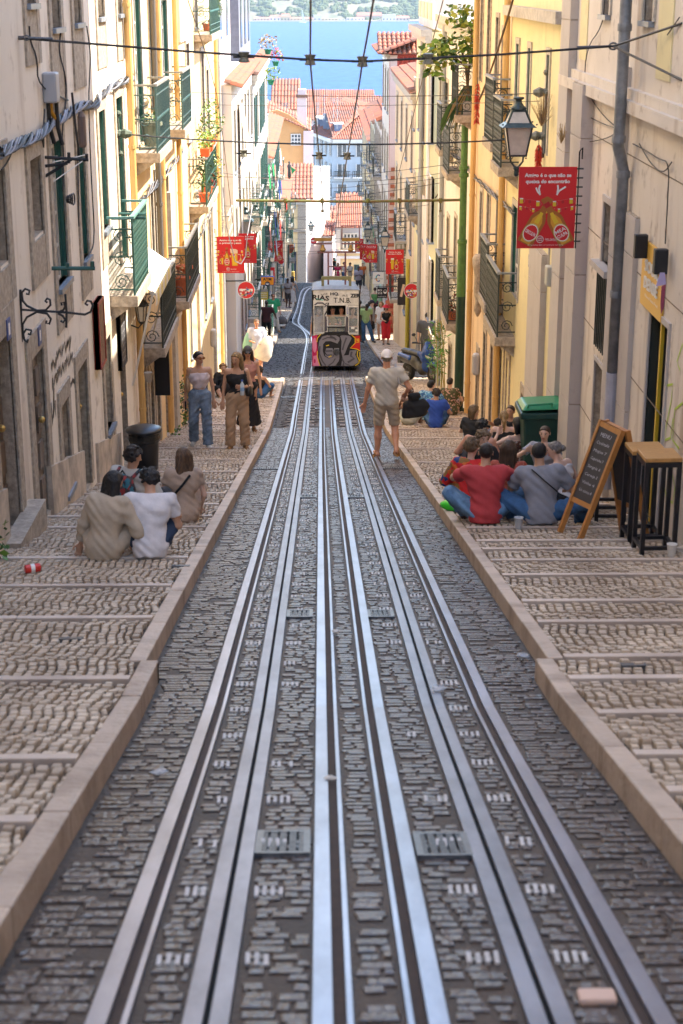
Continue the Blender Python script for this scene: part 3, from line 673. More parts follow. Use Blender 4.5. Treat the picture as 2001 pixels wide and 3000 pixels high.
ops+=[O(Wr(xa,xb,-60,yb),'win',sw=.09,sm=M_lst,fm=M_glass,ap=0) for xa,xb,yb in ((1312,1326,28),(1386,1402,35),(1480,1503,50))]
R1=facade('marble_fronted_building','cream marble faced building with pilasters and a shop, nearest on the right',XR,-1,-14,YRa,11,M_mrb,ops,depth=6)
b=MB()  # ochre upper plaster panels between piers
for xa,xb,yt,yb in ((1285,1300,-60,120),(1334,1350,-60,140),(1432,1446,-60,120),(1512,1545,-60,190)):
    r=Wr(xa,xb,yt,yb); b=MB(); b.box(XR+.01,XR-.012,r[0],r[1],r[2],r[3],M_lim); b.build('ochre_wall_panel',R1)
for xa,xb,yt,dp in ((1288,1308,-60,.10),(1232,1262,590,.09),(1328,1352,190,.14),(1416,1432,150,.07),(1448,1470,500,.05)):   # piers
    p0=onX(xa,500,XR); p1=onX(xb,500,XR); b=MB(); zt=onX(xb,yt,XR).z if yt>0 else 6
    z=G(p0.y)-.3
    while z<zt-.05:
        z2=min(z+1.55,zt); b.box(XR,XR-dp,p1.y,p0.y,z,z2-.012,M_mrb2); b.box(XR,XR-dp+.012,p1.y+.008,p0.y-.008,z2-.012,z2,M_sto); z=z2
    b.build('pilaster',R1)
b=MB(); r0=onX(1340,188,XR); b.box(XR,XR-.107,9,YRa-.05,r0.z-.1,r0.z+.02,M_mrb); b.box(XR,XR-.063,9,YRa-.05,r0.z+.022,r0.z+.12,M_mrb); b.build('string_course',R1)
b=MB()
z=-9.0
M_jnt=mat('slab_joint',(.2,.15,.11),.9)
while z<r0.z-.3:
    b.box(XR,XR-.004,7,YRa,z,z+.010,M_jnt); z+=1.05
b.build('slab_joint',R1)
ops=[gdr(1213,1232,850,t='fill',dm=M_sto,sw=.12),gdr(1193,1202,905,t='fill',dm=M_sto,sw=.12)]
ops+=[O(Wr(1271,1280,285,620),'far',sw=.1,sm=M_lst,rev=.08),O(Wr(1241,1249,170,380),'far',sw=.1,sm=M_lst,rev=.08),O(Wr(1211,1220,170,380),'far',sw=.1,sm=M_lst,rev=.08)] if 0 else []
ops+=[O(Wr(xa,xb,yt,yb),'win',sw=.08,sm=M_lst,rev=.08,open=1,sill=0) for xa,xb,yt,yb in ((1184,1190,100,330),(1211,1217,110,335),(1254,1260,125,360),(1176,1192,480,700),)]
YR1=onX(1165,400,XR).y
R1b=facade('pale_yellow_house','pale yellow house behind the large street lantern',XR,-1,YRa+.01,YR1,2.6,M_lim,ops,depth=6)
c=MB(); c.box(XR,XR-.16,YRa+.02,YR1,onX(1185,20,XR).z-.1,onX(1185,20,XR).z+.05,M_lst); c.build('cornice_band',R1b)
ops=[]
for xa,xb,yt,yb in ((1152,1158,70,300),(1139,1145,40,215),(1120,1126,-10,200),(1104,1109,-20,190)): ops.append(O(Wr(xa,xb,yt,yb),'win',sw=.07,sm=M_sto,rev=.12,sill=0))
for xa,xb,yt,yb in ((1140,1146,450,640),(1118,1124,445,640),(1102,1107,440,620),(1152,1157,470,640)): ops.append(O(Wr(xa,xb,yt,yb),'fill',dm=M_sto,sw=.07,sm=M_lst,rev=.1))
for xa,xb,yt in ((1108,1113,760),(1124,1130,790),(1146,1153,800),(1160,1166,820),(1092,1096,800)): ops.append(gdr(xa,xb,yt,t='door',dm=R.choice([M_grn,M_dfil]),sw=.1,sm=M_sto))
R2=facade('apricot_house','apricot house with stacked iron balconies behind the green pole',XR,-1,YR1+.01,YR2,2.4,M_or,ops,depth=6)
for x,m in ((1161,M_pipeo),(1092,M_pipeo)):
    p=onX(x,500,XR); pipe(R2,'drainpipe',XR,-1,p.y,G(p.y)+.2,2.2,m,.055)
def balR(x,yb,w_,dep,root,**k):
    p=onX(x,yb,XR); return balcony(root,XR,-1,p.y-w_,p.y,p.z,dep,M_rblk,.98,**k)
def balR2(xn,yb,xf,dep,root,**k):
    a=onX(xn,yb,XR-dep); b_=onX(xf,yb-60,XR-dep); return balcony(root,XR,-1,a.y,max(b_.y,a.y+1.2),a.z,dep,M_rblk,1.0,'lattice',**k)
balR2(1136,775,1110,.32,R2,label='lower lattice balcony, nearer of the pair beside the carved stone ornament')
balR2(1112,700,1100,.32,R2,label='lower lattice balcony, farther of the pair beside the carved stone ornament')
balR2(1144,385,1128,.32,R2,label='upper lattice balcony partly behind the large lantern')
balR2(1126,330,1108,.30,R2,label='upper lattice balcony next to the red pepper string')
ops=[O(Wr(xa,xb,yt,yb),'win',sw=.08,sm=M_lst,rev=.12,sill=0) for xa,xb,yt,yb in ((1046,1051,200,370),(1024,1029,190,360),(1043,1048,500,660),(1026,1031,500,660),(1058,1063,540,690),(1010,1014,180,330),(1010,1014,480,620))]
ops+=[gdr(xa,xb,yt,t='door',dm=M_grn,sw=.1,sm=M_sto) for xa,xb,yt in ((1028,1033,790),(1046,1051,800))]
R3=facade('white_balcony_house','white house with two floors of green balconies left of the pole',XR,-1,YR2+.02,YR3,onX(1062,95,XR).z+.4,M_wht,ops,depth=6,cornice=.15)
balR2(1026,400,1014,.34,R3,label='upper lattice balcony of the white house, nearer one')
balR2(1008,345,1000,.34,R3,label='upper lattice balcony of the white house, farther one')
balR2(1024,745,1012,.34,R3,label='lower lattice balcony with a red potted plant')
balR2(1004,690,998,.34,R3,label='lower lattice balcony of the white house, farther one')
p=onX(1020,500,XR); pipe(R3,'drainpipe',XR,-1,p.y,G(p.y),-1,M_pipeg,.06)
# terrace wall behind R3 top
e=empty('roof_terrace',(0,0,0),'rooftop terrace with a dark wood cabin above the white house','roof terrace'); b=MB(); b.box(4.2,8,37.5,42,-2.0,-.6,M_grw); b.build('wall',e); b=MB(); b.box(4.4,5.3,37.4,37.49,-1.4,1,mat('dark_planks',(.05,.045,.04),.7,noise=.4,ns=30,stretch=(1,1,.1))); b.build('cabin_front',e); b=MB()
for i in range(14): b.box(4.0+.08*i,4.012+.08*i,37.2,37.22,-1.3,-.5,M_zinc)
b.box(3.98,5.1,37.19,37.225,-.5,-.47,M_zinc); b.build('railing',e)
YR4a,YR4b=46.0,52.6
zp=onX(1000,78,XR).z
ops=[O(Wr(xa,xb,yt,yb),'far',sw=.09,sm=M_lst,rev=.1,sill=1) for xa,xb,yt,yb in ((984,988,165,330),(973,977,165,330),(962,965,180,300),(951,954,185,300),(984,988,410,560),(972,976,420,560),(960,964,410,540),(950,953,400,520),(984,987,600,740),(963,966,590,700))]
ops+=[gdr(xa,xb,yt,t='door',dm=R.choice([M_dfil,M_grn]),sw=.14,sm=M_sto) for xa,xb,yt in ((982,987,770),(968,972,740),(956,960,730))]
R4=facade('lemon_yellow_building','tall lemon yellow building with a white parapet beyond the side street',XR,-1,YR4a,YR4b,zp,M_lim,ops,depth=6,cornice=.28)
b=MB(); b.box(XR+.05,XR+.4,YR4a,YR4b,zp+.07,zp+1.0,M_wht)
for i in range(4): y=YR4a+.6+i*1.6; b.box(XR+.03,XR+.05,y,y+1.0,zp+.3,zp+.75,M_lim)
b.box(XR,XR+.45,YR4a-.05,YR4b,zp+1.0,zp+1.1,M_wht); b.box(XR+.4,XR+6,YR4a,YR4a+.3,zp+.07,zp+1.0,M_wht); b.build('parapet',R4)
b=MB()
for x,wd_ in ((1000,.5),(968,.3)):
    p=onX(x,400,XR); b.box(XR+.01,XR-.05,max(YR4a,p.y),max(YR4a,p.y)+wd_,G(p.y+1)-.3,zp-.3,M_wht)
b.build('white_pilaster',R4)
b=MB(); b.box(XR+.02,XR-.03,YR4a-.02,YR4a+2.6,G(48)-.3,onX(998,500,XR).z,M_mrb); b.build('stone_base',R4)
p=onX(972,400,XR); pipe(R4,'drainpipe',XR,-1,p.y,G(p.y),zp-.3,M_pipeg,.07); p=onX(942,600,XR); pipe(R4,'drainpipe',XR,-1,p.y,G(p.y),-9,mat('yellow_pipe',(.6,.48,.06),.6),.07)
balcony(R4,XR,-1,50.4,52.2,onX(950,470,XR).z,.34,M_rblk,.95,'lattice')
# lower house, then the red-clad one rising behind it
R4b=terrace('lower apricot house with a tile hung strip and dry plants on its roof edge',XR,-1,52.7,66.6,onY(918,205,56).z,M_or,4,4,balc=((1,1),(2,2)),rail=M_rblk)
z4=onY(918,205,56).z; tiles('roof_tiles',(XR-.2,52.7,z4+.05),(0,13.8,0),(1.7,0,.4),34,5,R4b)
R5=terrace('narrow house with a red corrugated gable and terracotta hat roof',3.0,-1,70.3,78,onY(905,96,70).z-.5,M_wht,3,5,balc=((0,2),),rail=M_rblk,endface=mat('red_corrugated_cladding',(.42,.045,.025),.5,noise=.15))
b=MB(); zt5=onY(905,96,70).z-.5; Y5=70.3
for i in range(14): x=3.35+.19*i; b.tube([(x,Y5-.04,zt5-4.5),(x,Y5-.04,zt5-.1)],.05,MC['red_corrugated_cladding'],5)
b.build('corrugation',R5)
b=MB(); b.box(3.02,3.33,Y5-.08,Y5,zt5-9,zt5-.05,M_pnk); b.build('pink_corner_strip',R5)
b=MB(); b.box(3.34,6,Y5-.5,Y5-.04,G(70),zt5-4.6,M_or); b.build('plain_end_wall',R5)
tiles('roof_tiles',(2.5,Y5-.5,zt5),(4.8,0,0),(0,2.0,.8),24,6,R5); tiles('roof_tiles',(2.5,Y5-.5,zt5),(0,8.2,0),(1.7,0,.6),30,6,R5)
for i in range(22): b=MB(); zz=zt5-4.7-i*.36; b.box(3.10-.012*i,3.42-.008*i,Y5-.16,Y5-.082,zz-.15,zz,M_tile); b.build('tile_course',R5)
R6=terrace('white house with black iron balconies below the red gable',3.0,-1,78.1,88,-6.4,M_wht,5,4,balc=((0,0),(1,1),(3,0),(4,1),(2,2)),rail=M_rblk)
R7=terrace('cream and yellow house with black balconies beside the beer banners',3.15,-1,88.9,100.8,-7.4,M_lim,5,4,balc=((0,0),(2,0),(3,1)),rail=M_rblk)
R8=terrace('ochre house at the end of the right row before the bend',3.3,-1,101.5,125,-9.6,M_yel,7,4,balc=((0,0),(1,1),(3,0),(5,1)),rail=M_rblk)
for rr,X,z,y0,y1 in ((R6,2.75,-6.4,78.1,88),(R7,2.9,-7.4,88.9,100.8),(R8,3.05,-9.6,101.5,125)): tiles('roof_tiles',(X,y0,z+.05),(0,y1-y0,0),(1.8,0,.8),int((y1-y0)*1.8),4,rr)
# --- the house facing us where the street bends
e=empty('orange_gable_house',(0,0,0),'orange gabled house facing up the street where the rails bend','building')
YO=135.; pO=lambda x,y: onY(x/D,y/D,YO)
def polyY(mb,pts,y,th,m): P=[onY(a/D,b_/D,y) for a,b_ in pts]; mb.prism(P,(0,th,0),m)
M_ogb=plaster('orange_gable_render',(.62,.32,.12),(.45,.22,.1),.15)
M_side=plaster('whitewashed_side',(.78,.75,.72),(.6,.5,.45),.15)
b=MB(); polyY(b,[(780,835),(780,330),(812,322),(846,335),(912,385),(912,545),(893,552),(893,835)],YO+12,.4,M_ogb); b.build('upper_gable_wall',e)
zr=pO(900,583).z
b=MB(); a=pO(780,830); c=pO(896,830)
b.hexa([(a.x-3,YO,a.z-1),(c.x,YO,a.z-1),(1.05,YO+26,a.z-4),(a.x-3,YO+26,a.z-4),(a.x-3,YO,zr),(c.x,YO,zr),(1.05,YO+26,zr-.1),(a.x-3,YO+26,zr-.1)],M_side)
b.build('side_wall',e)
b=MB(); polyY(b,[(770,832),(770,585),(872,585),(872,832)],YO-.15,.14,M_yel); b.build('ochre_front',e)
b=MB(); polyY(b,[(872,832),(872,600),(897,600),(897,832)],YO-.2,.19,M_sto); polyY(b,[(770,600),(770,578),(897,578),(897,600)],YO-.3,.29,M_lst); polyY(b,[(770,680),(770,672),(897,672),(897,680)],YO-.3,.14,M_sto); b.build('stone_quoin',e)
def simplewin(root,x0,x1,y0,y1,Y,fm=M_wood,nx_=2,nz=3,nm='window'):
    a=onY(x0/D,y1/D,Y); c=onY(x1/D,y0/D,Y); b=MB(); b.box(a.x,c.x,Y-.05,Y+.02,a.z,c.z,M_glass); w=b.build(nm,root); b=MB(); t=(c.x-a.x)*.09
    for i in range(nx_+1): x=a.x+(c.x-a.x-t)*i/nx_; b.box(x,x+t,Y-.1,Y-.05,a.z,c.z,fm)
    for i in range(nz+1): z=a.z+(c.z-a.z-t)*i/nz; b.box(a.x+t,c.x-t,Y-.098,Y-.052,z,z+t,fm)
    b.build('frame',w)
simplewin(e,852,882,392,426,YO+12,nx_=3)
simplewin(e,832,855,560,588,YO-.15,nx_=3); simplewin(e,835,853,600,655,YO-.15)
b=MB(); polyY(b,[(832,822),(832,738),(868,738),(868,822)],YO-.22,.06,mat('navy_double_door',(.02,.03,.05),.4)); d=b.build('door',e); b=MB()
for x0 in (836,852): polyY(b,[(x0,775),(x0,745),(x0+8,745),(x0+8,775)],YO-.25,.02,mat('brass_grille',(.4,.3,.15),.4,.7))
b.build('grille',d)
o1=pO(780,508); tiles('roof_tiles',(o1.x-.5,YO-.5,zr+.05),(c.x-o1.x+1.2,0,0),(0,9,1.9),14,8,e)
tiles('roof_tiles',onY(775/D,325/D,YO+11.6),onY(912/D,385/D,YO+11.6)-onY(775/D,325/D,YO+11.6),(0,5,.6),16,3,e)
b=MB(); ch=onY(871/D,370/D,YO+13); c2=onY(898/D,285/D,YO+13); b.box(ch.x,c2.x,YO+12.5,YO+14,ch.z-1.5,c2.z,M_pnk); b.box(ch.x-.1,c2.x+.1,YO+12.4,YO+14.1,c2.z,c2.z+.25,M_tiled); b.box(ch.x+.1,ch.x+.8,YO+12.6,YO+13.6,c2.z+.25,c2.z+.7,M_pnk); b.build('chimney',e)
b=MB(); polyY(b,[(889,550),(889,384),(918,384),(918,520)],YO+11.5,.4,M_pnk); b.build('pink_buttress',e)
# pink low wall and lane to the right of it
e2=empty('pink_house',(0,0,0),'narrow pink house along the lane going down past the bend','building'); b=MB(); b.hexa([(.35,YO+1,-27),(1.1,YO+1,-27),(1.6,165,-33),(.6,165,-33),(.35,YO+1,-20.5),(1.1,YO+1,-20.5),(1.6,165,-24),(.6,165,-24)],M_pnk); b.build('wall',e2); tiles('roof_tiles',(.3,YO+.8,-20.4),(1.0,0,0),(.3,8,.2),4,8,e2)
# ---------------------------------------------------------------- lower town, river, far shore, haze
def onZ(x,y,z): r=ray(x/D,y/D); return Vector(r*z/r[2])
def P_(x,y,Y): return onY(x/D,y/D,Y)
def fbox(label,x0,x1,yt,yb,Y,dep,wm,roof=None,name='town_house',cat='building',ncol=0,nrow=0,rz=None,group=None,cm=M_wood):
    """block facing us at distance Y; x,y measured on the photograph"""
    a=P_(x0,yb,Y); c=P_(x1,yt,Y); e=empty(name,(0,0,0),label,cat,group)
    b=MB(); b.box(a.x,c.x,Y,Y+dep,min(a.z,G(Y))-2,c.z,wm); b.build('wall',e)
    if roof:
        h=roof; n=max(3,int((c.x-a.x)/.32)); o=Vector((a.x-.3,Y-.3,c.z+.02)); tiles('roof_tiles',o,(c.x-a.x+.6,0,0),(0,dep*.55,h),n,5,e)
    for i in range(ncol):
        for j in range(nrow):
            w=(c.x-a.x)/ncol; h_=(c.z-a.z)/nrow; xx=a.x+w*(i+.28); zz=a.z+h_*(j+.25); b=MB(); b.box(xx,xx+w*.42,Y-.06,Y+.02,zz,zz+h_*.55,M_glass); ww=b.build('window',e)
            b=MB(); b.box(xx-.06,xx+w*.42+.06,Y-.1,Y-.061,zz+h_*.26,zz+h_*.29,cm); b.box(xx+w*.19,xx+w*.23,Y-.099,Y-.061,zz,zz+h_*.27,cm); b.build('frame',ww)
    return e
# pale blue block
M_blu=plaster('pale_blue_render',(.40,.45,.49),(.4,.5,.55),.15)
M_slate=mat('grey_zinc_dormer',(.16,.19,.26),.6)
YB=250.; B0=P_(975,408,YB); ze=B0.z; B1=onZ(912,384,ze); B2=onZ(1085,408,ze); zb=-48
e=empty('pale_blue_building',(0,0,0),'pale blue corner block with rows of balconies under a dormered red roof','building')
b=MB(); back=Vector((0,22,0))
def wallq(a,c,z0,z1,m): b.quad((a.x,a.y,z0),(c.x,c.y,z0),(c.x,c.y,z1),(a.x,a.y,z1),m)
wallq(B1,B0,zb,ze,M_blu); wallq(B0,B2,zb,ze,M_blu); b.build('wall',e)
b=MB(); 
for a,c in ((B1,B0),(B0,B2)):
    d=(c-a).normalized(); nn=Vector((d.y,-d.x,0)); 
    b.hexa([a+Vector((0,0,-.5)),c+Vector((0,0,-.5)),c+nn*.5+Vector((0,0,-.5)),a+nn*.5+Vector((0,0,-.5)),a,c,c+nn*.5,a+nn*.5],M_wht)
b.build('cornice',e)
for a,c,ncol,wd_ in ((B1,B0,5,.9),(B0,B2,2,1.3)):
    d=(c-a); L_=d.length; d.normalize(); nn=Vector((d.y,-d.x,0)); up=Vector((0,0,1))
    for i in range(ncol):
        for j in range(4):
            o=a+d*(L_*(i+.5)/ncol-wd_/2)+nn*.03-up*(2.6+j*3.05)
            b=MB(); b.hexa([o,o+d*wd_,o+d*wd_+nn*.06,o+nn*.06]+[q+up*1.9 for q in (o,o+d*wd_,o+d*wd_+nn*.06,o+nn*.06)],M_glass); w=b.build('window',e)
            b=MB()
            for off,ww in ((-.12,.12),(wd_/2-.05,.1),(wd_,.12)):
                o2=o+d*off+nn*.062; b.hexa([o2,o2+d*ww,o2+d*ww+nn*.05,o2+nn*.05]+[q+up*2.0 for q in (o2,o2+d*ww,o2+d*ww+nn*.05,o2+nn*.05)],M_wht)
            b.build('frame',w)
            if j in (1,2,3) and (ncol==2 or i>=ncol-2):
                b=MB(); o3=o-d*.6; W2=wd_+1.2; b.hexa([o3-up*.2,o3+d*W2-up*.2,o3+d*W2+nn*.6-up*.2,o3+nn*.6-up*.2,o3,o3+d*W2,o3+d*W2+nn*.6,o3+nn*.6],M_wht); bb=b.build('balcony',e); b=MB()
                for k in range(int(W2/.28)+1): q=o3+d*(k*.28)+nn*.56; b.box(q.x-.04,q.x+.04,q.y-.04,q.y+.04,q.z,q.z+.9,M_rblk)
                b.bar(o3+nn*.56+up*.9,o3+d*W2+nn*.56+up*.9,.1,.08,M_rblk); b.build('railing',bb)
rt_=Vector((-.5,14,5.2))
tiles('roof_tiles',B1+Vector((-.5,0,0)),B0-B1+Vector((.5,-.5,0)),Vector((6,9,4.6)),26,9,e)
tiles('roof_tiles',B0+Vector((0,-.5,0)),B2-B0,Vector((-1.5,12,4.6)),16,9,e)
for i in range(6):
    p=B1.lerp(B0,(i+.4)/6)+Vector((1.2,1.2,.7)); b=MB(); b.box(p.x-.6,p.x+.6,p.y-.6,p.y+2.5,p.z-.3,p.z+1.3,M_slate); dd=b.build('dormer',e); b=MB(); b.box(p.x-.7,p.x+.75,p.y-.7,p.y+2.6,p.z+1.3,p.z+1.45,M_wht); b.build('dormer_roof',dd)
for x,y in ((962,358),(976,362),(1002,372)):
    p=P_(x,y,258); b=MB(); b.box(p.x-.8,p.x+.8,258,260,p.z-1,p.z+1.2,M_slate); b.build('dormer',e)
# neighbouring roofs
for lab,x0,x1,yt,yb,Y,dep,wm,roof,nc,nr in (
 ('low terracotta roofed house left of the pink chimney',800,872,322,345,200,12,M_or,3.2,0,0),
 ('terracotta roofed block between the chimney and the blue block',872,955,352,372,275,14,M_pnk,4.4,4,1),
 ('long terracotta roof beyond the blue block, nearest the river',960,1095,330,345,300,14,M_wht,3.5,6,1),
 ('cream house with a round topped chimney below the river',1030,1085,310,336,310,10,M_lim,None,3,1),
 ('white flat roofed block with a lift housing by the river',938,968,300,325,330,10,M_wht,None,2,1),
 ('grey zinc roofed pavilion beside the river',966,1012,306,330,335,10,M_grw,None,3,1),
 ('small white domed block close to the river bank',1010,1032,308,330,340,8,M_wht,None,1,1),
 ('terracotta house at the far left of the river bank',815,905,318,330,320,12,M_or,2.5,3,1),
 ('cream block partly hidden by the right row near the river',1075,1115,322,345,290,10,M_wht,2.0,2,1)):
    fbox(lab,x0,x1,yt,yb,Y,dep,wm,roof,'roofed_block','building',nc,nr,None,'roofs of the lower town')
for (x,yt,yb,Y,w_),cl in zip(((1056,298,345,305,1.0),(1062,300,330,309,.6),(945,318,345,300,1.0),(902,296,312,320,.8)),('tall cream chimney at the right end of the river roofs','thin chimney just right of the tall cream one','chimney stack above the pale blue block','small chimney near the pink chimney, left of the blue block')):
    a=P_(x,yb,Y); t=P_(x,yt,Y); e=empty('roof_chimney',(0,0,0),cl,'chimney','chimneys above the lower town'); b=MB(); b.box(a.x-w_/2,a.x+w_/2,Y,Y+w_,a.z,t.z,M_lim); b.build('stack',e); b=MB(); b.box(a.x-w_*.7,a.x+w_*.7,Y-.1,Y+w_*1.1,t.z,t.z+.3,M_wht); b.build('cap',e)
# roofs just past the bend
e=fbox('yellow house with white bands closing the lane beyond the tram',990,1062,736,826,138,8,M_yel,None,'yellow_house','building')
b=MB(); polyY(b,[(985,735),(985,668),(1062,668),(1062,735)],139,.5,M_grw); b.build('upper_wall',e)
b=MB(); polyY(b,[(985,736),(985,675),(997,675),(997,736)],138.6,.3,M_wht); polyY(b,[(990,742),(990,734),(1062,734),(1062,742)],137.8,.19,M_wht); polyY(b,[(985,758),(985,751),(1062,751),(1062,758)],137.8,.19,M_wht); polyY(b,[(985,826),(985,758),(997,758),(997,826)],137.85,.14,M_wht); b.build('white_band',e)
simplewin(e,1004,1050,682,730,138.9,nx_=4,nz=2); simplewin(e,1037,1052,775,820,137.95,fm=M_grn)
o1=P_(985,668,137.5); tiles('roof_tiles',o1,(P_(1062,668,137.5)-o1),(0,5,2.2),12,5,e)
fbox('pink house with a terracotta roof at the end of the lane',920,978,668,760,170,6,M_pnk,1.3,'lane_house','building',2,2)
fbox('white house with a steep red roof below the blue block',1005,1062,640,668,165,8,M_wht,2.0,'lane_house','building',2,1)
fbox('low ochre house between the lane and the blue block',925,1000,650,690,190,7,M_cream,1.3,'lane_house','building',3,2)
b=MB(); P=[P_(x,y,155) for x,y in ((934,622),(948,624),(962,634),(970,650),(955,652),(940,640))]; b.prism(P,(0,.1,0),M_wht); tag(b.build('sun_sail'),'white triangular sun sail hung over the lane past the bend','sun sail')
# river
M_wat=bpy.data.materials.new('river_water'); M_wat.use_nodes=True; n=M_wat.node_tree.nodes; l=M_wat.node_tree.links; bs=n['Principled BSDF']; bs.inputs['Base Color'].default_value=(.035,.19,.42,1); bs.inputs['Roughness'].default_value=.7; bs.inputs['Specular IOR Level'].default_value=.15
g=n.new('ShaderNodeNewGeometry'); mp=n.new('ShaderNodeMapping'); mp.inputs['Scale'].default_value=(.16,.05,1); l.new(g.outputs['Position'],mp.inputs[0]); t=n.new('ShaderNodeTexNoise'); t.inputs['Scale'].default_value=1; t.inputs['Detail'].default_value=8; t.inputs['Roughness'].default_value=.7; l.new(mp.outputs[0],t.inputs[0])
r=n.new('ShaderNodeValToRGB'); l.new(t.outputs[0],r.inputs[0]); r.color_ramp.elements[0].position=.35; r.color_ramp.elements[1].position=.68; r.color_ramp.elements[0].color=(.018,.055,.165,1); r.color_ramp.elements[1].color=(.03,.088,.23,1); l.new(r.outputs[0],bs.inputs['Base Color'])
u=n.new('ShaderNodeBump'); u.inputs['Strength'].default_value=.5; u.inputs['Distance'].default_value=.6; l.new(t.outputs[0],u.inputs['Height']); l.new(u.outputs[0],bs.inputs['Normal'])
b=MB(); b.quad((-460,440,-52),(460,440,-52),(460,2300,-52),(-460,2300,-52),M_wat); tag(b.build('river'),'wide blue river between the town and the wooded shore',None,None,'structure')
# far shore
M_hill=mat('hill_scrub',(.075,.085,.045),.95,noise=.6,ns=.05,col2=(.17,.14,.09)); M_bush=mat('far_foliage',(.040,.062,.012),.9,noise=.5,ns=.12,col2=(.06,.075,.02))
b=MB(); nx_,ny_=60,14; v=[]
from mathutils import noise as mn
for j in range(ny_+1):
    for i in range(nx_+1):
        x=-440+880*i/nx_; y=2262+j*26; t_=j/ny_; h=-51.5+58*min(1,t_*1.6)**.8+ (mn.noise((x*.02,y*.02,3))*9 if j else 0); v.append((x,y,min(h,9)))
b.add(v,[(j*(nx_+1)+i,j*(nx_+1)+i+1,(j+1)*(nx_+1)+i+1,(j+1)*(nx_+1)+i) for j in range(ny_) for i in range(nx_)],M_hill); tag(b.build('far_hillside',smooth=True),'steep scrubby hillside rising behind the far shore',None,None,'structure')
b=MB()
for i in range(1500):
    y=2270+R.random()**1.3*170; x=R.uniform(-150,150); t_=(y-2262)/364; h=-51.5+58*min(1,t_*1.6)**.8+mn.noise((x*.02,y*.02,3))*9; s_=R.uniform(1.5,5)
    if mn.noise((x*.03,y*.03,9))<-.18: continue
    n_=7; b.ball((x,y,min(h,7)+s_*.3),s_,M_bush,n_,R.uniform(.8,1.3),1,R.uniform(.7,1.1))
tag(b.build('far_trees',smooth=False),'mass of trees and scrub on the far hillside','trees',None,'stuff')
cols_=[M_pnk,mat('far_peach_wall',(.42,.28,.2)),mat('far_pale_wall',(.45,.40,.36)),mat('far_ochre_wall',(.42,.30,.16))]
shore=[(744,790,50,62,1),(790,822,44,62,1),(822,850,40,62,1),(850,918,50,62,1),(918,942,44,62,0),(942,990,54,62,0),(990,1012,56,62,0),(1015,1038,52,62,0),(1038,1068,50,62,1),(1045,1120,36,60,1),(1120,1160,42,62,0),(1160,1200,46,62,1)]
names_=['long white warehouse at the left end of the far shore','ochre gabled warehouse on the far shore left of the sailing boat','small gabled house with a raised ridge behind the sailing boat','long red roofed warehouse right of the sailing boat on the far shore','ruined pale house with a pointed gable on the far shore','low whitewashed wall building on the far shore','tiny quay building in the middle of the far shore','flat white quay house on the far shore','white boathouse on the far shore below the big roof','large red roofed farmhouse above the boathouse on the far shore','pale shed right of the large farmhouse on the far shore','red roofed shed at the right end of the far shore']
for (x0,x1,yt,yb,rf),nm_ in zip(shore,names_):
    Y=2258+R.uniform(0,6)+(12 if x0==1045 else 0); a=P_(x0,yb,Y); c=P_(x1,yt,Y); e=empty('shore_building',(0,0,0),nm_,'building','buildings on the far shore'); h=c.z-a.z; wh_=a.z+h*(.6 if rf else 1); b=MB(); b.box(a.x,c.x,Y,Y+9,-53,wh_,R.choice(cols_)); b.build('wall',e)
    if rf:
        b=MB(); b.add([(a.x-.5,Y-.5,wh_),(c.x+.5,Y-.5,wh_),(c.x+.5,Y+9.5,wh_),(a.x-.5,Y+9.5,wh_),(a.x+1,Y+4.5,c.z),(c.x-1,Y+4.5,c.z)],[(0,1,5,4),(1,2,5),(2,3,4,5),(3,0,4)],M_tile); b.build('roof',e)
    k=int((c.x-a.x)/4)
    for i in range(k): b=MB(); xx=a.x+(c.x-a.x)*(i+.3)/k; b.box(xx,xx+1.3,Y-.15,Y+.05,a.z+1.5,min(wh_-.4,a.z+3.5),M_dark); b.build('window',e)
b=MB(); b.box(-120,120,2250,2258,-53,-50.8,M_lst); tag(b.build('quay'),'low stone quay along the far shore','quay',None,'structure')
# sailing boat
p=onZ(887,66,-52); e=empty('sailing_boat',(p.x,2200,-52),'small white sailing boat moored off the far shore','boat'); b=MB(); b.hexa([(-4,-1,-.3),(3.5,-1,-.3),(3.5,1,-.3),(-4,1,-.3),(-5,-1.3,1.2),(5.5,-.2,1.3),(5.5,.2,1.3),(-5,1.3,1.2)],M_wood); b.build('hull',e,(0,0,0)); b=MB(); b.tube([(-.8,0,1.2),(-.8,0,17)],.16,M_wood,6); b.build('mast',e,(0,0,0)); b=MB(); b.prism([(-.6,0,1.8),(3.8,0,2),(-.6,0,16)],(0,.1,0),M_wood); b.build('sail',e,(0,0,0)); b=MB(); b.box(-3,1,-.7,.7,1.2,2.1,M_wht); b.build('cabin',e,(0,0,0))
# air
b=MB(); b.box(-480,480,-45,2660,-60,14,M_dark); me=mesh_np('haze',b.v,b.f,[]); hz=link('haze',me); tag(hz,'thin blue daylight haze filling the valley',None,None,'stuff')
mh=bpy.data.materials.new('haze_air'); mh.use_nodes=True; n=mh.node_tree.nodes; l=mh.node_tree.links
for q in list(n):
    if q.type=='BSDF_PRINCIPLED': n.remove(q)
pv=n.new('ShaderNodeVolumePrincipled'); pv.inputs['Color'].default_value=(.72,.86,1,1); pv.inputs['Density'].default_value=.00009; pv.inputs['Anisotropy'].default_value=.2
l.new(pv.outputs[0],[q for q in n if q.type=='OUTPUT_MATERIAL'][0].inputs['Volume']); me.materials.append(mh)
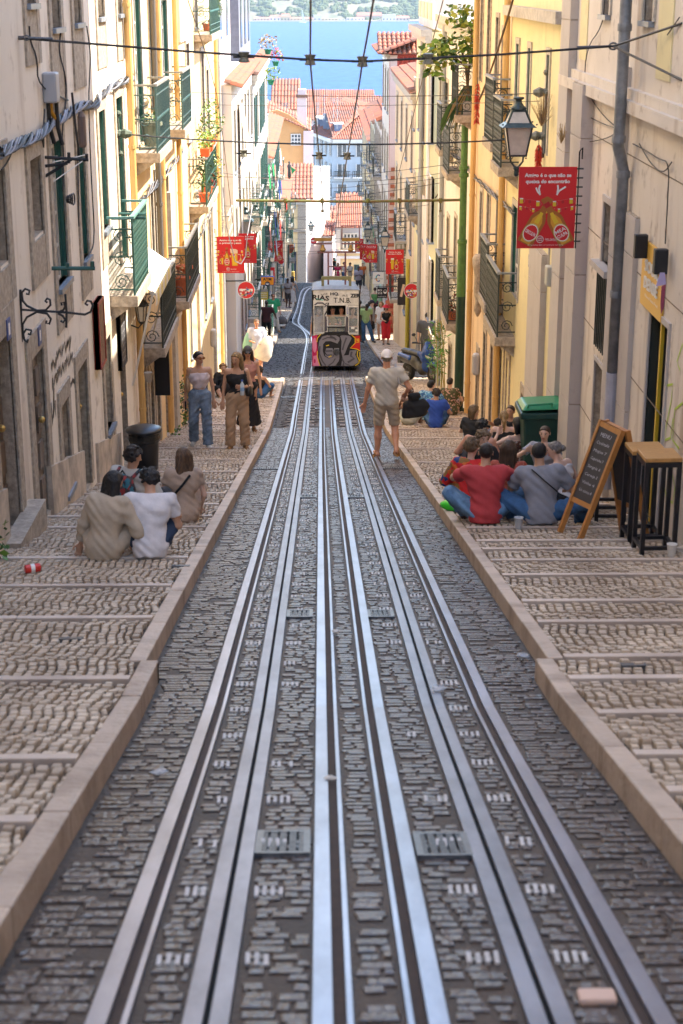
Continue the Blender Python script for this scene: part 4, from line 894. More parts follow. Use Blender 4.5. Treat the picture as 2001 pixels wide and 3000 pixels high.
# ---------------------------------------------------------------- people: smooth implicit bodies
def V3(*a): return np.array(a,float)
class Sdf:
    def __init__(s,lo,hi,h):
        s.lo=np.array(lo,float); s.h=h; s.n=np.maximum(3,np.ceil((np.array(hi)-s.lo)/h).astype(int)+1)
        s.d=np.full(tuple(s.n),9.,np.float32)
    def cap(s,a,b,ra,rb,k=.02,flat=None,kf=1.3,cut=None,noise=0):
        a=np.asarray(a,float); b=np.asarray(b,float); m=max(ra,rb)+k+s.h*2+abs(noise)
        i0=np.clip(np.floor((np.minimum(a,b)-m-s.lo)/s.h).astype(int),0,s.n); i1=np.clip(np.ceil((np.maximum(a,b)+m-s.lo)/s.h).astype(int)+1,0,s.n)
        if (i1<=i0).any(): return
        ax=[s.lo[i]+s.h*np.arange(i0[i],i1[i]) for i in range(3)]
        P=np.stack(np.meshgrid(*ax,indexing='ij'),-1)
        ab=b-a; L=ab@ab
        t=np.clip(((P-a)@ab)/L,0,1) if L>1e-9 else np.zeros(P.shape[:3])
        q=P-a-t[...,None]*ab
        if flat is not None:
            n=np.asarray(flat,float); n=n/np.linalg.norm(n); q=q+(kf-1)*(q@n)[...,None]*n
        d=np.sqrt((q*q).sum(-1))-(ra+(rb-ra)*t)
        if noise: d=d+noise*(np.sin(P[...,0]*115+P[...,2]*50+3*np.sin(P[...,1]*31))*np.sin(P[...,1]*108-P[...,2]*40+2*np.sin(P[...,0]*37))*np.cos(P[...,2]*112+P[...,0]*41))
        if cut is not None:
            for c,n in cut: d=np.maximum(d,(P-np.asarray(c))@np.asarray(n))
        sl_=tuple(slice(i0[i],i1[i]) for i in range(3)); o=s.d[sl_]
        if k>0:
            h=np.clip(.5+.5*(o-d)/k,0,1); s.d[sl_]=o+(d-o)*h-k*h*(1-h)
        else: s.d[sl_]=np.minimum(o,d)
    def plane(s,c,n):
        ax=[s.lo[i]+s.h*np.arange(s.n[i]) for i in range(3)]; P=np.stack(np.meshgrid(*ax,indexing='ij'),-1); s.d=np.maximum(s.d,(P-np.asarray(c))@np.asarray(n)).astype(np.float32)
    def ripple(s,amp,f,ph=0,fz=1.,fx=.6):
        ax=[s.lo[i]+s.h*np.arange(s.n[i]) for i in range(3)]; X,Y,Z=np.meshgrid(*ax,indexing='ij',sparse=True)
        s.d=(s.d+amp*np.sin(f*(Z*fz+X*fx)+3*np.sin(9*X+7*Y+ph))*np.sin(11*X+5*Z+ph)).astype(np.float32)
    def mesh(s):
        d=s.d; d[0]=d[-1]=9; d[:,0]=d[:,-1]=9; d[:,:,0]=d[:,:,-1]=9
        ins=d<0; nx,ny,nz=d.shape
        cs=np.zeros((nx-1,ny-1,nz-1),np.int16)
        for i in (0,1):
            for j in (0,1):
                for k in (0,1): cs+=ins[i:nx-1+i,j:ny-1+j,k:nz-1+k]
        act=(cs>0)&(cs<8); idx=np.full(act.shape,-1,np.int64); ijk=np.argwhere(act); 
        if len(ijk)==0: return np.zeros((0,3)),np.zeros((0,4),int)
        idx[act]=np.arange(len(ijk)); acc=np.zeros((len(ijk),3)); cnt=np.zeros(len(ijk))
        for axi in range(3):
            o1,o2=[a for a in range(3) if a!=axi]
            for u in (0,1):
                for v in (0,1):
                    off=np.zeros(3,int); off[o1]=u; off[o2]=v; p=ijk+off; q=p.copy(); q[:,axi]+=1
                    da=d[p[:,0],p[:,1],p[:,2]]; db=d[q[:,0],q[:,1],q[:,2]]; m=(da<0)!=(db<0); t=np.where(m,da/np.where(m,da-db,1),0)
                    pt=p.astype(float); pt[:,axi]+=t; acc+=np.where(m[:,None],pt,0); cnt+=m
        v=acc/np.maximum(cnt,1)[:,None]*s.h+s.lo; F_=[]
        for axi in range(3):
            sl1=[slice(1,-1)]*3; sl1[axi]=slice(0,-1); sl2=list(sl1); sl2[axi]=slice(1,None)
            a=ins[tuple(sl1)]; b=ins[tuple(sl2)]; e=np.argwhere(a!=b); 
            if len(e)==0: continue
            p=e.copy(); o1,o2=[(1,2),(2,0),(0,1)][axi]
            for k_ in range(3):
                if k_!=axi: p[:,k_]+=1
            def g(du,dv):
                q=p.copy(); q[:,o1]-=du; q[:,o2]-=dv; return idx[q[:,0],q[:,1],q[:,2]]
            Q=np.stack([g(1,1),g(0,1),g(0,0),g(1,0)],1); inv=~a[e[:,0],e[:,1],e[:,2]]; Q[inv]=Q[inv][:,::-1]; F_.append(Q)
        Fq=np.concatenate(F_); Fq=Fq[(Fq>=0).all(1)]; return v,Fq
def ik(a,t,l1,l2,hint):
    a=np.asarray(a,float); t=np.asarray(t,float); d=t-a; L=np.linalg.norm(d); mx=(l1+l2)*.995
    if L>mx: t=a+d*mx/L; d=t-a; L=mx
    L=max(L,abs(l1-l2)+1e-3,1e-3); u=d/np.linalg.norm(d); x=(l1*l1-l2*l2+L*L)/(2*L); y=math.sqrt(max(l1*l1-x*x,0)); h=np.asarray(hint,float); h=h-(h@u)*u
    h=h/(np.linalg.norm(h)+1e-9); return a+u*x+h*y,t
def cloth(name,col,rough=.85,pat=None,cols=(),scale=14,noise=.18):
    if name in MC: return MC[name]
    if pat is None: return mat(name,col,rough,noise=noise,ns=9,bump=.35,bs=30)
    m=bpy.data.materials.new(name); m.use_nodes=True; n=m.node_tree.nodes; l=m.node_tree.links; b=n['Principled BSDF']; b.inputs['Roughness'].default_value=rough
    g=n.new('ShaderNodeTexCoord'); t=n.new('ShaderNodeTexVoronoi'); t.inputs['Scale'].default_value=scale; l.new(g.outputs['Object'],t.inputs[0]); r=n.new('ShaderNodeValToRGB'); r.color_ramp.interpolation='CONSTANT'
    if pat=='dots': l.new(t.outputs['Distance'],r.inputs[0]); pos=[0,.22]
    else:
        sp=n.new('ShaderNodeSeparateColor'); l.new(t.outputs['Color'],sp.inputs[0]); l.new(sp.outputs[0],r.inputs[0]); pos=[i/len(cols) for i in range(len(cols))]
    e=r.color_ramp.elements
    while len(e)<len(pos): e.new(.5)
    for i,(p,c) in enumerate(zip(pos,cols)): e[i].position=p; e[i].color=(*c,1)
    l.new(r.outputs[0],b.inputs['Base Color']); MC[name]=m; return m
def skinmat(t):
    c={'pale':(.66,.42,.31),'tan':(.55,.305,.19),'brown':(.13,.062,.038),'dark':(.06,.032,.022),'red':(.56,.27,.17)}[t]
    return mat('skin_'+t,c,.5,noise=.12,ns=12)
HAIR={'black':(.012,.01,.010),'dbrown':(.028,.016,.010),'brown':(.075,.038,.018),'blonde':(.36,.22,.09),'dblonde':(.20,.12,.055),'grey':(.25,.22,.2),'lbrown':(.16,.085,.042),'auburn':(.09,.03,.015)}
def hairmat(c): return mat('hair_'+c,HAIR[c],.55,noise=.75,ns=70,stretch=(1,1,.15),bump=1.,bs=110)
PN=[0]
def person(label,x,y,yaw,H=1.7,pose='stand',female=False,skin='tan',hair='dbrown',hs='short',top=None,bot=None,shoe=(.05,.045,.04),
           lh=None,rh=None,lean=(0,0),look=(0,0),res=None,zoff=None,group=None,build=1.,hat=None,glasses=False,pelz=None,lf=None,rf=None,extras=None,loc=None,kn=None,hunch=0,eh=None):
    """x,y: where the feet (or seat) meet the ground. yaw 0 = facing down the street, 180 = facing the camera.
    lh/rh hand targets, lf/rf foot targets in body space (x right, y forward, z up), metres for H=1.7"""
    if pose=='sit' and loc is None: H*=.81 if y<30 else .87
    elif y<36 and loc is None: H*=.935
    S=H/1.7; loc=Vector(loc) if loc is not None else Vector((x,y,G(y)+(PH if zoff is None else zoff)))
    px=4704*.3413/max(3.,(np.array(loc)@FW))     # render pixels per metre
    h=res or (.0135 if px>60 else .017 if px>40 else .024)
    e=empty('person',loc,label,'person',group,rz=-math.radians(yaw))
    ly,lx=math.radians(lean[0]),math.radians(lean[1])
    up=np.array([math.sin(lx),math.sin(ly)*math.cos(lx),math.cos(ly)*math.cos(lx)]); up/=np.linalg.norm(up)
    fwd=np.array([0,1,0])-up*up[1]; fwd/=np.linalg.norm(fwd); rt=np.cross(fwd,up)
    sit=pose=='sit'
    ph=.13 if sit else .90
    if pelz is not None: ph=pelz
    pel=V3(0,0,ph); sw=.165 if female else .195; hw=.095 if female else .09
    if sit: pel=V3(0,.0,ph)
    tl=.50; chest=pel+up*tl*.68+fwd*(-.01); neck=pel+up*tl+fwd*(hunch*.10); nk=up*(1-hunch*.5)+fwd*hunch*.7; nk/=np.linalg.norm(nk)
    hc=neck+nk*.165+fwd*.012
    la,lt=math.radians(look[0]),math.radians(look[1])   # look: yaw right, pitch down
    hf=fwd*math.cos(la)+rt*math.sin(la); hu=up if not sit else V3(0,.05,1); hu=hu/np.linalg.norm(hu); hf=hf-hu*(hf@hu); hf/=np.linalg.norm(hf); hr=np.cross(hf,hu)
    hf,hu=hf*math.cos(lt)-hu*math.sin(lt),hu*math.cos(lt)+hf*math.sin(lt)
    shL=pel+up*.455-rt*sw+fwd*(-.01+hunch*.06); shR=pel+up*.455+rt*sw+fwd*(-.01+hunch*.06)
    T=lambda v:(np.asarray(v,float) if v is not None else None)
    if sit: dl=V3(-.24,.34,.30); dr=V3(.24,.34,.30)
    else: dl=V3(-.26,.04,.78); dr=V3(.26,.04,.78)
    lh=T(lh) if lh is not None else dl; rh=T(rh) if rh is not None else dr
    if sit: dfl=V3(-.16,.52,-.02); dfr=V3(.16,.52,-.02); kh=(V3(-.55,.1,1),V3(.55,.1,1))
    else: dfl=V3(-.09,0,.08); dfr=V3(.09,0,.08); kh=(V3(-.1,1,0),V3(.1,1,0))
    if kn: kh=(V3(*kn[0]),V3(*kn[1]))
    lf=T(lf) if lf is not None else dfl; rf=T(rf) if rf is not None else dfr
    q_=eh or (.6,-.6,-.6); eL,hL=ik(shL,lh,.28,.25,-q_[0]*rt+fwd*q_[1]+up*q_[2]); eR,hR=ik(shR,rh,.28,.25,q_[0]*rt+fwd*q_[1]+up*q_[2])
    hpL=pel-rt*hw*.95; hpR=pel+rt*hw*.95
    kL,aL=ik(hpL,lf,.42,.41,kh[0]); kR,aR=ik(hpR,rf,.42,.41,kh[1])
    B=build; sc_=S
    pts=[pel,hc,eL,eR,hL,hR,kL,kR,aL,aR,shL,shR]; lo=np.min(pts,0)-.3; hi=np.max(pts,0)+.3; hi[2]+=.05
    sm=skinmat(skin); near=px>55
    def out(name,s,m,par=e,smooth=True):
        v,f=s.mesh()
        if len(v)==0: return None
        me=mesh_np(name,v*sc_,f,[m],None,smooth); return link(name,me,par)
    def torso(s,o=0,k=.05,lowcut=None,wmin=1.):
        ct=lowcut or []
        s.cap(pel-rt*.05,pel+rt*.05,(.118 if female else .108)*B+o,(.118 if female else .108)*B+o,.02,fwd,1.12,ct)
        s.cap(pel+up*.04,pel+up*.24,(.105 if female else .118)*B+o,(.092 if female else .116)*B+o,k,fwd,1.25,ct)
        s.cap(pel+up*.22,chest-0*up,(.096 if female else .118)*B+o,(.118 if female else .135)*B+o,k,fwd,1.3,ct)
        s.cap(chest-rt*.07-up*.01,chest+rt*.07-up*.01,.105*B+o,.105*B+o,k,fwd,1.25,ct)
        s.cap(shL*.9+neck*.1-up*.012,shR*.9+neck*.1-up*.012,.052*B+o,.052*B+o,.06,None,1,ct)
        if female: 
            for q in (-1,1): s.cap(chest+rt*q*.06+fwd*.07-up*.03,chest+rt*q*.06+fwd*.075-up*.03,.048+o*.5,.048+o*.5,.04,None,1,ct)
    # body
    s=Sdf(lo,hi,h); torso(s)
    s.cap(neck-up*.03,hc-nk*.05,.056 if not female else .046,.05 if not female else .043,.04)
    HR=.082
    s.cap(hc-hf*.014+hu*.02,hc+hf*.018+hu*.018,HR,HR-.006,.02,hr,1.14); s.cap(hc+hf*.035-hu*.04,hc+hf*.05-hu*.065,.052,.036,.04,hr,1.12)
    if h<.018:
        s.cap(hc+hf*.092+hu*.005,hc+hf*.106-hu*.022,.008,.013,.012)
        for q in (-1,1): s.cap(hc+hr*q*.077-hf*.012+hu*.012,hc+hr*q*.08-hf*.012-hu*.02,.014,.011,.008)
    for a,eb,hd,q in ((shL,eL,hL,-1),(shR,eR,hR,1)):
        ar=.9 if female else 1.06
        s.cap(a,eb,.047*ar*B,.036*ar*B,.035); s.cap(eb,hd,.037*ar*B,.024*ar,.02)
        d=(hd-eb)/np.linalg.norm(hd-eb)
        if px<=60:
            s.cap(hd,hd+d*.085,.030,.024,.02)
    for a,k_,f_,q in ((hpL,kL,aL,-1),(hpR,kR,aR,1)):
        s.cap(a,k_,.088*B,.053*B,.04); s.cap(k_,k_*.6+f_*.4,.052*B,.053*B,.03); s.cap(k_*.6+f_*.4,f_,.053*B,.033,.03)
        toe=f_+V3(q*.03,.14,-.035); s.cap(f_+V3(0,-.03,-.035),toe,.036,.028,.03)
    v,f=s.mesh(); v*=sc_
    if px>60:  # five-fingered hands, rooted inside the wrist
        vs_=[v];fs_=[f];n0=len(v)
        for hd,eb,q in ((hL,eL,-1),(hR,eR,1)):
            d=(hd-eb)/np.linalg.norm(hd-eb); side=np.cross(d,fwd if abs(d@fwd)<.8 else up); side/=np.linalg.norm(side); pn=np.cross(side,d)
            s2=Sdf(hd-.16,hd+.2,.0085); s2.cap(hd-d*.02,hd+d*.03,.024,.03,.01,pn,1.3); s2.cap(hd+d*.03-side*.015,hd+d*.075-side*.015,.026,.022,.01,pn,1.6); s2.cap(hd+d*.03+side*.015,hd+d*.075+side*.015,.026,.022,.01,pn,1.6)
            for i_,(o_,ln) in enumerate(((-.030,.062),(-.010,.078),(.010,.082),(.030,.07))):
                b0=hd+d*.075+side*o_; b1=b0+d*ln*.5-pn*.008*1; b2=b1+d*ln*.42-pn*.024; s2.cap(b0,b1,.0095,.009,.004); s2.cap(b1,b2,.009,.0078,.004)
            t0=hd+d*.02+side*.024*q; t1=t0+d*.035+side*.035*q-pn*.01; t2=t1+d*.03+side*.006*q-pn*.012; s2.cap(t0,t1,.014,.011,.008); s2.cap(t1,t2,.011,.009,.004)
            a_,b_=s2.mesh(); vs_.append(a_*sc_); fs_.append(b_+n0); n0+=len(a_)
        v=np.concatenate(vs_); f=np.concatenate(fs_)
    link('body',mesh_np('body',v,f,[sm],None,True),e)
    # bottoms
    if bot:
        kind,bm=bot[0],bot[1]; s=Sdf(lo,hi,h); cov=sit and top and top[0] in('tee','loose','shirt','dress'); wcut=[(pel+up*(.0 if cov else .13),up)]; bo=.004 if cov else .014
        ln={'jeans':1.,'wide':1.,'shorts':.0,'long_shorts':.25,'mini':0,'capri':.5,'skirt':0,'leg':.9}.get(kind,1.)
        o={'wide':.028,'jeans':.02,'shorts':.03,'long_shorts':.03,'mini':.02,'capri':.03,'leg':.012}.get(kind,.02)
        if kind=='skirt':
            L_=bot[2] if len(bot)>2 else .6; tgt=(kL+kR)/2 if sit else pel-V3(0,0,L_)
            s.cap(pel+up*.08,tgt,.125,.20 if sit else .19+L_*.08,.03,V3(0,1,0),1.15,[(pel-V3(0,0,L_),V3(0,0,-1))] if not sit else None)
            s.cap(pel-rt*.05,pel+rt*.05,.135,.135,.03,fwd,1.1,wcut)
            if sit: s.cap(hpL,kL,.115,.08,.04); s.cap(hpR,kR,.115,.08,.04)
        else:
            s.cap(pel-rt*.05,pel+rt*.05,(.118 if female else .108)*B+bo,(.118 if female else .108)*B+bo,.02,fwd,1.12,wcut)
            if not cov: s.cap(pel,pel+up*.14,.112*B+.012,(.100 if female else .118)*B+.010,.03,fwd,1.2,wcut)
            for a,k_,f_ in ((hpL,kL,aL),(hpR,kR,aR)):
                d=(k_-a)/np.linalg.norm(k_-a)
                if ln==0:
                    fr=.62 if kind=='shorts' else .3; en=a+(k_-a)*fr; s.cap(a,en+d*.1,.095*B+o*.5,.078*B+o,.03,None,1,[(en,d)])
                elif ln<.4:
                    en=k_; s.cap(a,en+d*.06,.088*B+.008,.062*B+.014,.02,None,1,[(en-d*.03,d)])
                else:
                    s.cap(a,k_,.093*B+o*.5,.058*B+o,.04); d2=(f_-k_)/np.linalg.norm(f_-k_); en=k_+(f_-k_)*ln
                    s.cap(k_,en+d2*.03,.058*B+o,(.045+o*1.5),.03,None,1,[(en,d2)])
        if h<.02: s.ripple(.0075,62,PN[0])
        out('trousers' if ln>=.5 and kind!='skirt' else 'skirt' if kind=='skirt' else 'shorts',s,bm)
    # top
    if top:
        kind,tm=top[0],top[1]; s=Sdf(lo,hi,h); hem=pel+up*(top[2] if len(top)>2 else (-.06 if not sit else -.12)); o=.014
        cut=[(hem,-up)]
        if kind in('tube',): cut=[(pel+up*.16,-up),(chest+up*.055,up)]
        if kind in ('cami','tank'): cut=[(hem,-up),(chest+up*(.06 if kind=='cami' else .085),up)]
        if kind=='halter': cut=[(hem,-up)]
        loose={'tee':.010,'loose':.028,'shirt':.022,'tank':.003,'cami':0,'tube':.0,'dress':.012,'halter':.008,'vest':.016}.get(kind,.01)
        torso(s,o+loose,.05,cut)
        if kind in('tee','loose','shirt') :
            s.cap(pel-up*.08+fwd*.0,pel+up*.2,(.118*B+o+loose*1.2),(.112*B+o+loose),.05,fwd,1.18,cut)
        sl_={'tee':.62,'loose':.9,'shirt':1.6,'dress':.5,'halter':.35}.get(kind,0)
        if len(top)>3: sl_=top[3]
        if sl_>0:
            for a,eb,hd in ((shL,eL,hL),(shR,eR,hR)):
                d=(eb-a)/np.linalg.norm(eb-a); l1=min(sl_,1.); en=a+(eb-a)*l1; r1=.053*B+loose*.8+ (0 if female else .006)
                s.cap(a,en+d*.04,r1+.006,r1,.03,None,1,[(en,d)] if sl_<=1 else None)
                if sl_>1: d2=(hd-eb)/np.linalg.norm(hd-eb); en=eb+(hd-eb)*(sl_-1); s.cap(eb,en+d2*.03,.045*B+loose,.04+loose,.02,None,1,[(en,d2)])
        if kind in ('cami','tank','vest'):
            for q in (-1,1):
                w=.010 if kind=='cami' else .024; 
                for sg in (-1,1): s.cap(chest+rt*q*.085+up*.04+fwd*sg*.085,neck+rt*q*.085-up*.02+fwd*sg*.02,w,w,.004)
        if kind not in('tube','cami','tank'): # neckline
            s.d=s.d.copy(); ax=[s.lo[i]+s.h*np.arange(s.n[i]) for i in range(3)]; P=np.stack(np.meshgrid(*ax,indexing='ij'),-1); dn=np.sqrt((((P-(neck+up*.035+fwd*.02))**2).sum(-1)))-.072; s.d=np.maximum(s.d,-dn).astype(np.float32)
        if kind=='dress':
            L_=top[2] if len(top)>2 else .5
            if sit:
                s.cap(pel+up*.2,pel-up*.02,.12,.20,.05,fwd,1.1,[(V3(0,0,.012),V3(0,0,-1))]); s.cap(hpL,kL,.12,.075,.05); s.cap(hpR,kR,.12,.075,.05)
            else: s.cap(pel+up*.12,pel-V3(0,0,L_+.1),.115,.17+.1*L_,.04,V3(0,1,0),1.15,[(pel-V3(0,0,L_),V3(0,0,-1))])
        if h<.02: s.ripple(.007,58,PN[0]*1.7)
        out({'dress':'dress','vest':'vest','shirt':'shirt','tube':'tube_top','cami':'camisole','tank':'tank_top','halter':'halter_top'}.get(kind,'t_shirt'),s,tm)
    # hair
    if hs!='none':
        s=Sdf(hc-.42 if 'long' in hs or hs in('pony','bob') else hc-.2,hc+.22,min(h,.011) if px>40 else h); t_={'short':.010,'buzz':.005,'curly':.014,'long':.018,'bob':.022,'bun':.010,'pony':.010,'curlylong':.035,'updo':.022,'longcurl':.02}[hs]; nz=.006
        cuts=[(hc+hf*(.040 if hs!='curly' else .05)+hu*.045,hf*.8-hu*.6)] 
        low=-.055 if hs in('short','buzz','bun','pony','updo') else -.09
        cuts.append((hc+hu*low,-hu))
        s.cap(hc-hf*.016+hu*.022,hc+hf*.018+hu*.022,HR+t_,HR+t_-.006,.01,hr,1.12,cuts,nz)
        if hs in('curly','updo','curlylong'):
            rr=np.random.RandomState(PN[0]+3)
            for _ in range(95):
                d_=rr.normal(size=3); d_/=np.linalg.norm(d_); pt=d_[0]*hr+d_[1]*hf+d_[2]*hu
                if d_[1]*.8-d_[2]*.6>.30 or d_[2]<-.62: continue
                c0=hc+hu*.022+pt*(HR+.006+rr.uniform(0,.022)); s.cap(c0,c0,.019,.019,.004)
        if hs in('long','longcurl','bob'):
            L_=.34 if hs!='bob' else .15; w=.075; n3=.007 if hs=='longcurl' else .003
            for q in (-1,0,1): 
                b0=hc+hr*q*.055-hf*.045-hu*.0; b1=b0-up*L_+hr*q*.03-hf*.03; 
                if hs=='bob': b1=b0-hu*.12+hr*q*.01
                s.cap(b0,b1,.05,.032,.03,None,1,None,n3)
            if hs!='bob':
                for q in (-1,1): s.cap(hc+hr*q*.085+hu*.0-hf*.025,hc+hr*q*.10-hu*.2-hf*.0,.024,.026,.02,None,1,None,n3)
        if hs=='bun': s.cap(hc-hf*.10+hu*.0,hc-hf*.11+hu*.0,.042,.042,.01)
        if hs=='updo': s.cap(hc-hf*.06+hu*.07,hc-hf*.05+hu*.1,.055,.045,.02,None,1,None,.012)
        if hs=='pony': s.cap(hc-hf*.09+hu*.03,hc-hf*.125-hu*.05,.03,.036,.02); s.cap(hc-hf*.125-hu*.05,hc-hf*.12-hu*.22,.036,.018,.02,None,1,None,.004)
        out('hair',s,hairmat(hair))
    if hat:
        hk,hm=hat; s=Sdf(hc-.24,hc+.26,min(h,.014)); s.cap(hc-hf*.016+hu*.035,hc+hf*.02+hu*.035,HR+.020,HR+.014,.01,hr,1.12,[(hc+hu*.028,-hu)])
        if hk=='cap': s.cap(hc+hf*.07+hu*.04,hc+hf*.14+hu*.03,.055,.05,.01,hu,5)
        if hk=='capback': s.cap(hc-hf*.07+hu*.04,hc-hf*.10+hu*.035,.05,.05,.01,hu,4)
        if hk=='brim': s.cap(hc+hu*.035,hc+hu*.036,.17,.17,.01,hu,9)
        out('hat',s,hm)
    # face
    fd=math.cos(math.radians(yaw+look[0])) # facing camera when negative
    if px>24 and fd<.35:
        ey=mat('eye_dark',(.02,.014,.012),.3); lip=mat('lips',(.36,.09,.08),.5)
        for q in (-1,1):
            c=hc+hf*.083+hr*q*.031+hu*.018; b=MB(); b.ball((0,0,0),.009,ey,8,1,1,.6); link('eye',mesh_np('eye',b.v,b.f,[ey],None,True),e,Vector(c*sc_))
            b=MB(); c2=hc+hf*.084+hu*.036; b.bar((c2+hr*q*.018)*sc_,(c2+hr*q*.048-hf*.012)*sc_,.008,.006,hairmat(hair if hair not in('blonde','grey') else 'lbrown')); b.build('eyebrow',e)
        b=MB(); c=hc+hf*.090-hu*.052; b.bar((c-hr*.020)*sc_,(c+hr*.020)*sc_,.010,.010,lip); b.build('mouth',e)
    if glasses:
        gm_=mat('sunglass_lens' if glasses!='amber' else 'amber_lens',(.015,.012,.012) if glasses!='amber' else (.25,.09,.03),.1); b=MB()
        for q in (-1,1):
            c=(hc+hf*.098+hr*q*.033+hu*.016)*sc_; P=[c+(hr*math.cos(t)*.028+hu*math.sin(t)*.022)*sc_ for t in np.linspace(0,2*math.pi,11)[:-1]]; b.prism(P,hf*.006,gm_)
            b.bar((hc+hf*.09+hr*q*.06+hu*.02)*sc_,(hc-hf*.01+hr*q*.085+hu*.02)*sc_,.006,.006,M_black)
        b.build('glasses',e)
    # shoes
    if shoe is not None:
        sm2=mat('shoe_%d%d%d'%tuple(int(c*100) for c in shoe),shoe,.6)
        for f_,q in ((aL,-1),(aR,1)):
            s=Sdf(f_-.2,f_+.26,max(h*.8,.012)); s.cap(f_+V3(0,-.035,-.04),f_+V3(q*.03,.15,-.04),.047,.042,.02,None,1,[(f_+V3(0,0,-.078),V3(0,0,-1)),(f_+V3(0,0,.0),V3(0,-.1,1))]); out('shoe',s,sm2)
    PN[0]+=1
    J=dict(pel=pel,up=up,fwd=fwd,rt=rt,neck=neck,hc=hc,hf=hf,hu=hu,hr=hr,hL=hL,hR=hR,eL=eL,eR=eR,chest=chest,shL=shL,shR=shR,S=sc_,e=e)
    return e,J
def W_(J,p):   # body space -> world
    e=J['e']; a=e.rotation_euler[2]; p=np.asarray(p)*J['S']; return Vector((e.location.x+p[0]*math.cos(a)-p[1]*math.sin(a),e.location.y+p[0]*math.sin(a)+p[1]*math.cos(a),e.location.z+p[2]))
def pv(x,y,**k): q=onG(x,y,PH); return q.x,q.y
def pr_(x,y): q=onG(x,y); return q.x,q.y
c_=cloth
# colours
T_linen=c_('oatmeal_linen',(.50,.40,.29)); T_white=c_('white_cotton',(.72,.68,.68)); T_dress=c_('dusty_beige_cotton',(.46,.33,.24)); T_navy=c_('navy_shorts',(.025,.045,.09))
T_jean=c_('washed_denim',(.20,.27,.36),noise=.5); T_tanp=c_('camel_trousers',(.42,.27,.16)); T_blk=c_('black_jersey',(.014,.014,.016)); T_pinkw=c_('pale_pink_jersey',(.68,.56,.56)); T_pink=c_('salmon_rib',(.55,.27,.22))
T_red=c_('brick_red_cotton',(.50,.05,.055)); T_grey=c_('grey_marl',(.26,.26,.29)); T_bjean=c_('blue_denim',(.05,.14,.30),noise=.4); T_lbjean=c_('light_blue_denim',(.16,.30,.48),noise=.5)
T_stone=c_('stone_cotton',(.52,.48,.42)); T_khaki=c_('beige_chino',(.46,.38,.29)); T_char=c_('charcoal_cotton',(.06,.06,.065)); T_royal=c_('royal_blue_cotton',(.03,.09,.42)); T_maroon=c_('maroon_cotton',(.06,.018,.025))
T_green=c_('emerald_linen',(.02,.28,.12)); T_lime=c_('lime_cotton',(.42,.62,.28)); T_olive=c_('olive_cotton',(.12,.11,.07)); T_gtee=c_('mid_grey_cotton',(.30,.28,.30)); T_redp=c_('scarlet_cotton',(.62,.02,.03))
T_teal=c_('teal_cotton',(.03,.22,.22)); T_mag=c_('raspberry_cotton',(.62,.03,.12)); T_mpink=c_('magenta_top',(.45,.05,.20)); T_lblue=c_('pale_blue_cotton',(.42,.55,.66)); T_beige=c_('pale_beige_cotton',(.50,.44,.36)); T_lil=c_('lilac_stripe_shirt',(.36,.34,.44)); T_cream=c_('cream_denim',(.50,.50,.40))
T_patred=c_('red_patchwork_print',(.6,.02,.02),pat='cell',cols=((.62,.02,.02),(.62,.02,.02),(.25,.12,.03),(.65,.13,.02),(.03,.05,.16)),scale=17)
T_dot=c_('rust_dotted_print',(.4,.1,.06),pat='dots',cols=((.62,.35,.24),(.34,.065,.035)),scale=58)
T_blot=c_('blue_tie_dye',(.1,.3,.5),pat='cell',cols=((.05,.18,.38),(.10,.32,.52),(.35,.55,.66),(.04,.12,.28)),scale=42)
T_flor=c_('olive_floral_print',(.1,.1,.04),pat='cell',cols=((.075,.075,.03),(.075,.075,.03),(.09,.10,.035),(.46,.28,.20)),scale=38)
T_geo=c_('black_pink_floral_print',(.02,.02,.02),pat='cell',cols=((.02,.02,.025),(.02,.03,.04),(.45,.10,.12),(.03,.03,.03)),scale=30)
T_brp=c_('brown_cream_print',(.2,.1,.06),pat='cell',cols=((.17,.06,.035),(.09,.04,.03),(.45,.35,.28)),scale=40)
T_gryp=c_('grey_zigzag_print',(.3,.3,.35),pat='cell',cols=((.35,.35,.4),(.12,.12,.16),(.5,.5,.55)),scale=60)
SAN=(.22,.11,.04); WSH=(.5,.48,.44); NSH=None
def strap(J,p,q,m,w=.02,name='bag_strap',side='back'):
    """band over the torso between two body-space points, pushed off the skin"""
    off=J['fwd']*(-.155 if side=='back' else .155); b=MB(); S=J['S']; P=[np.asarray(p)+off*.75,(np.asarray(p)*.5+np.asarray(q)*.5)+off*1.02,np.asarray(q)+off*.8]
    for a,c in zip(P[:-1],P[1:]): b.bar(Vector(a*S),Vector(c*S),w,.012,m,up=tuple(off))
    o=b.build(name,J['e']); return o
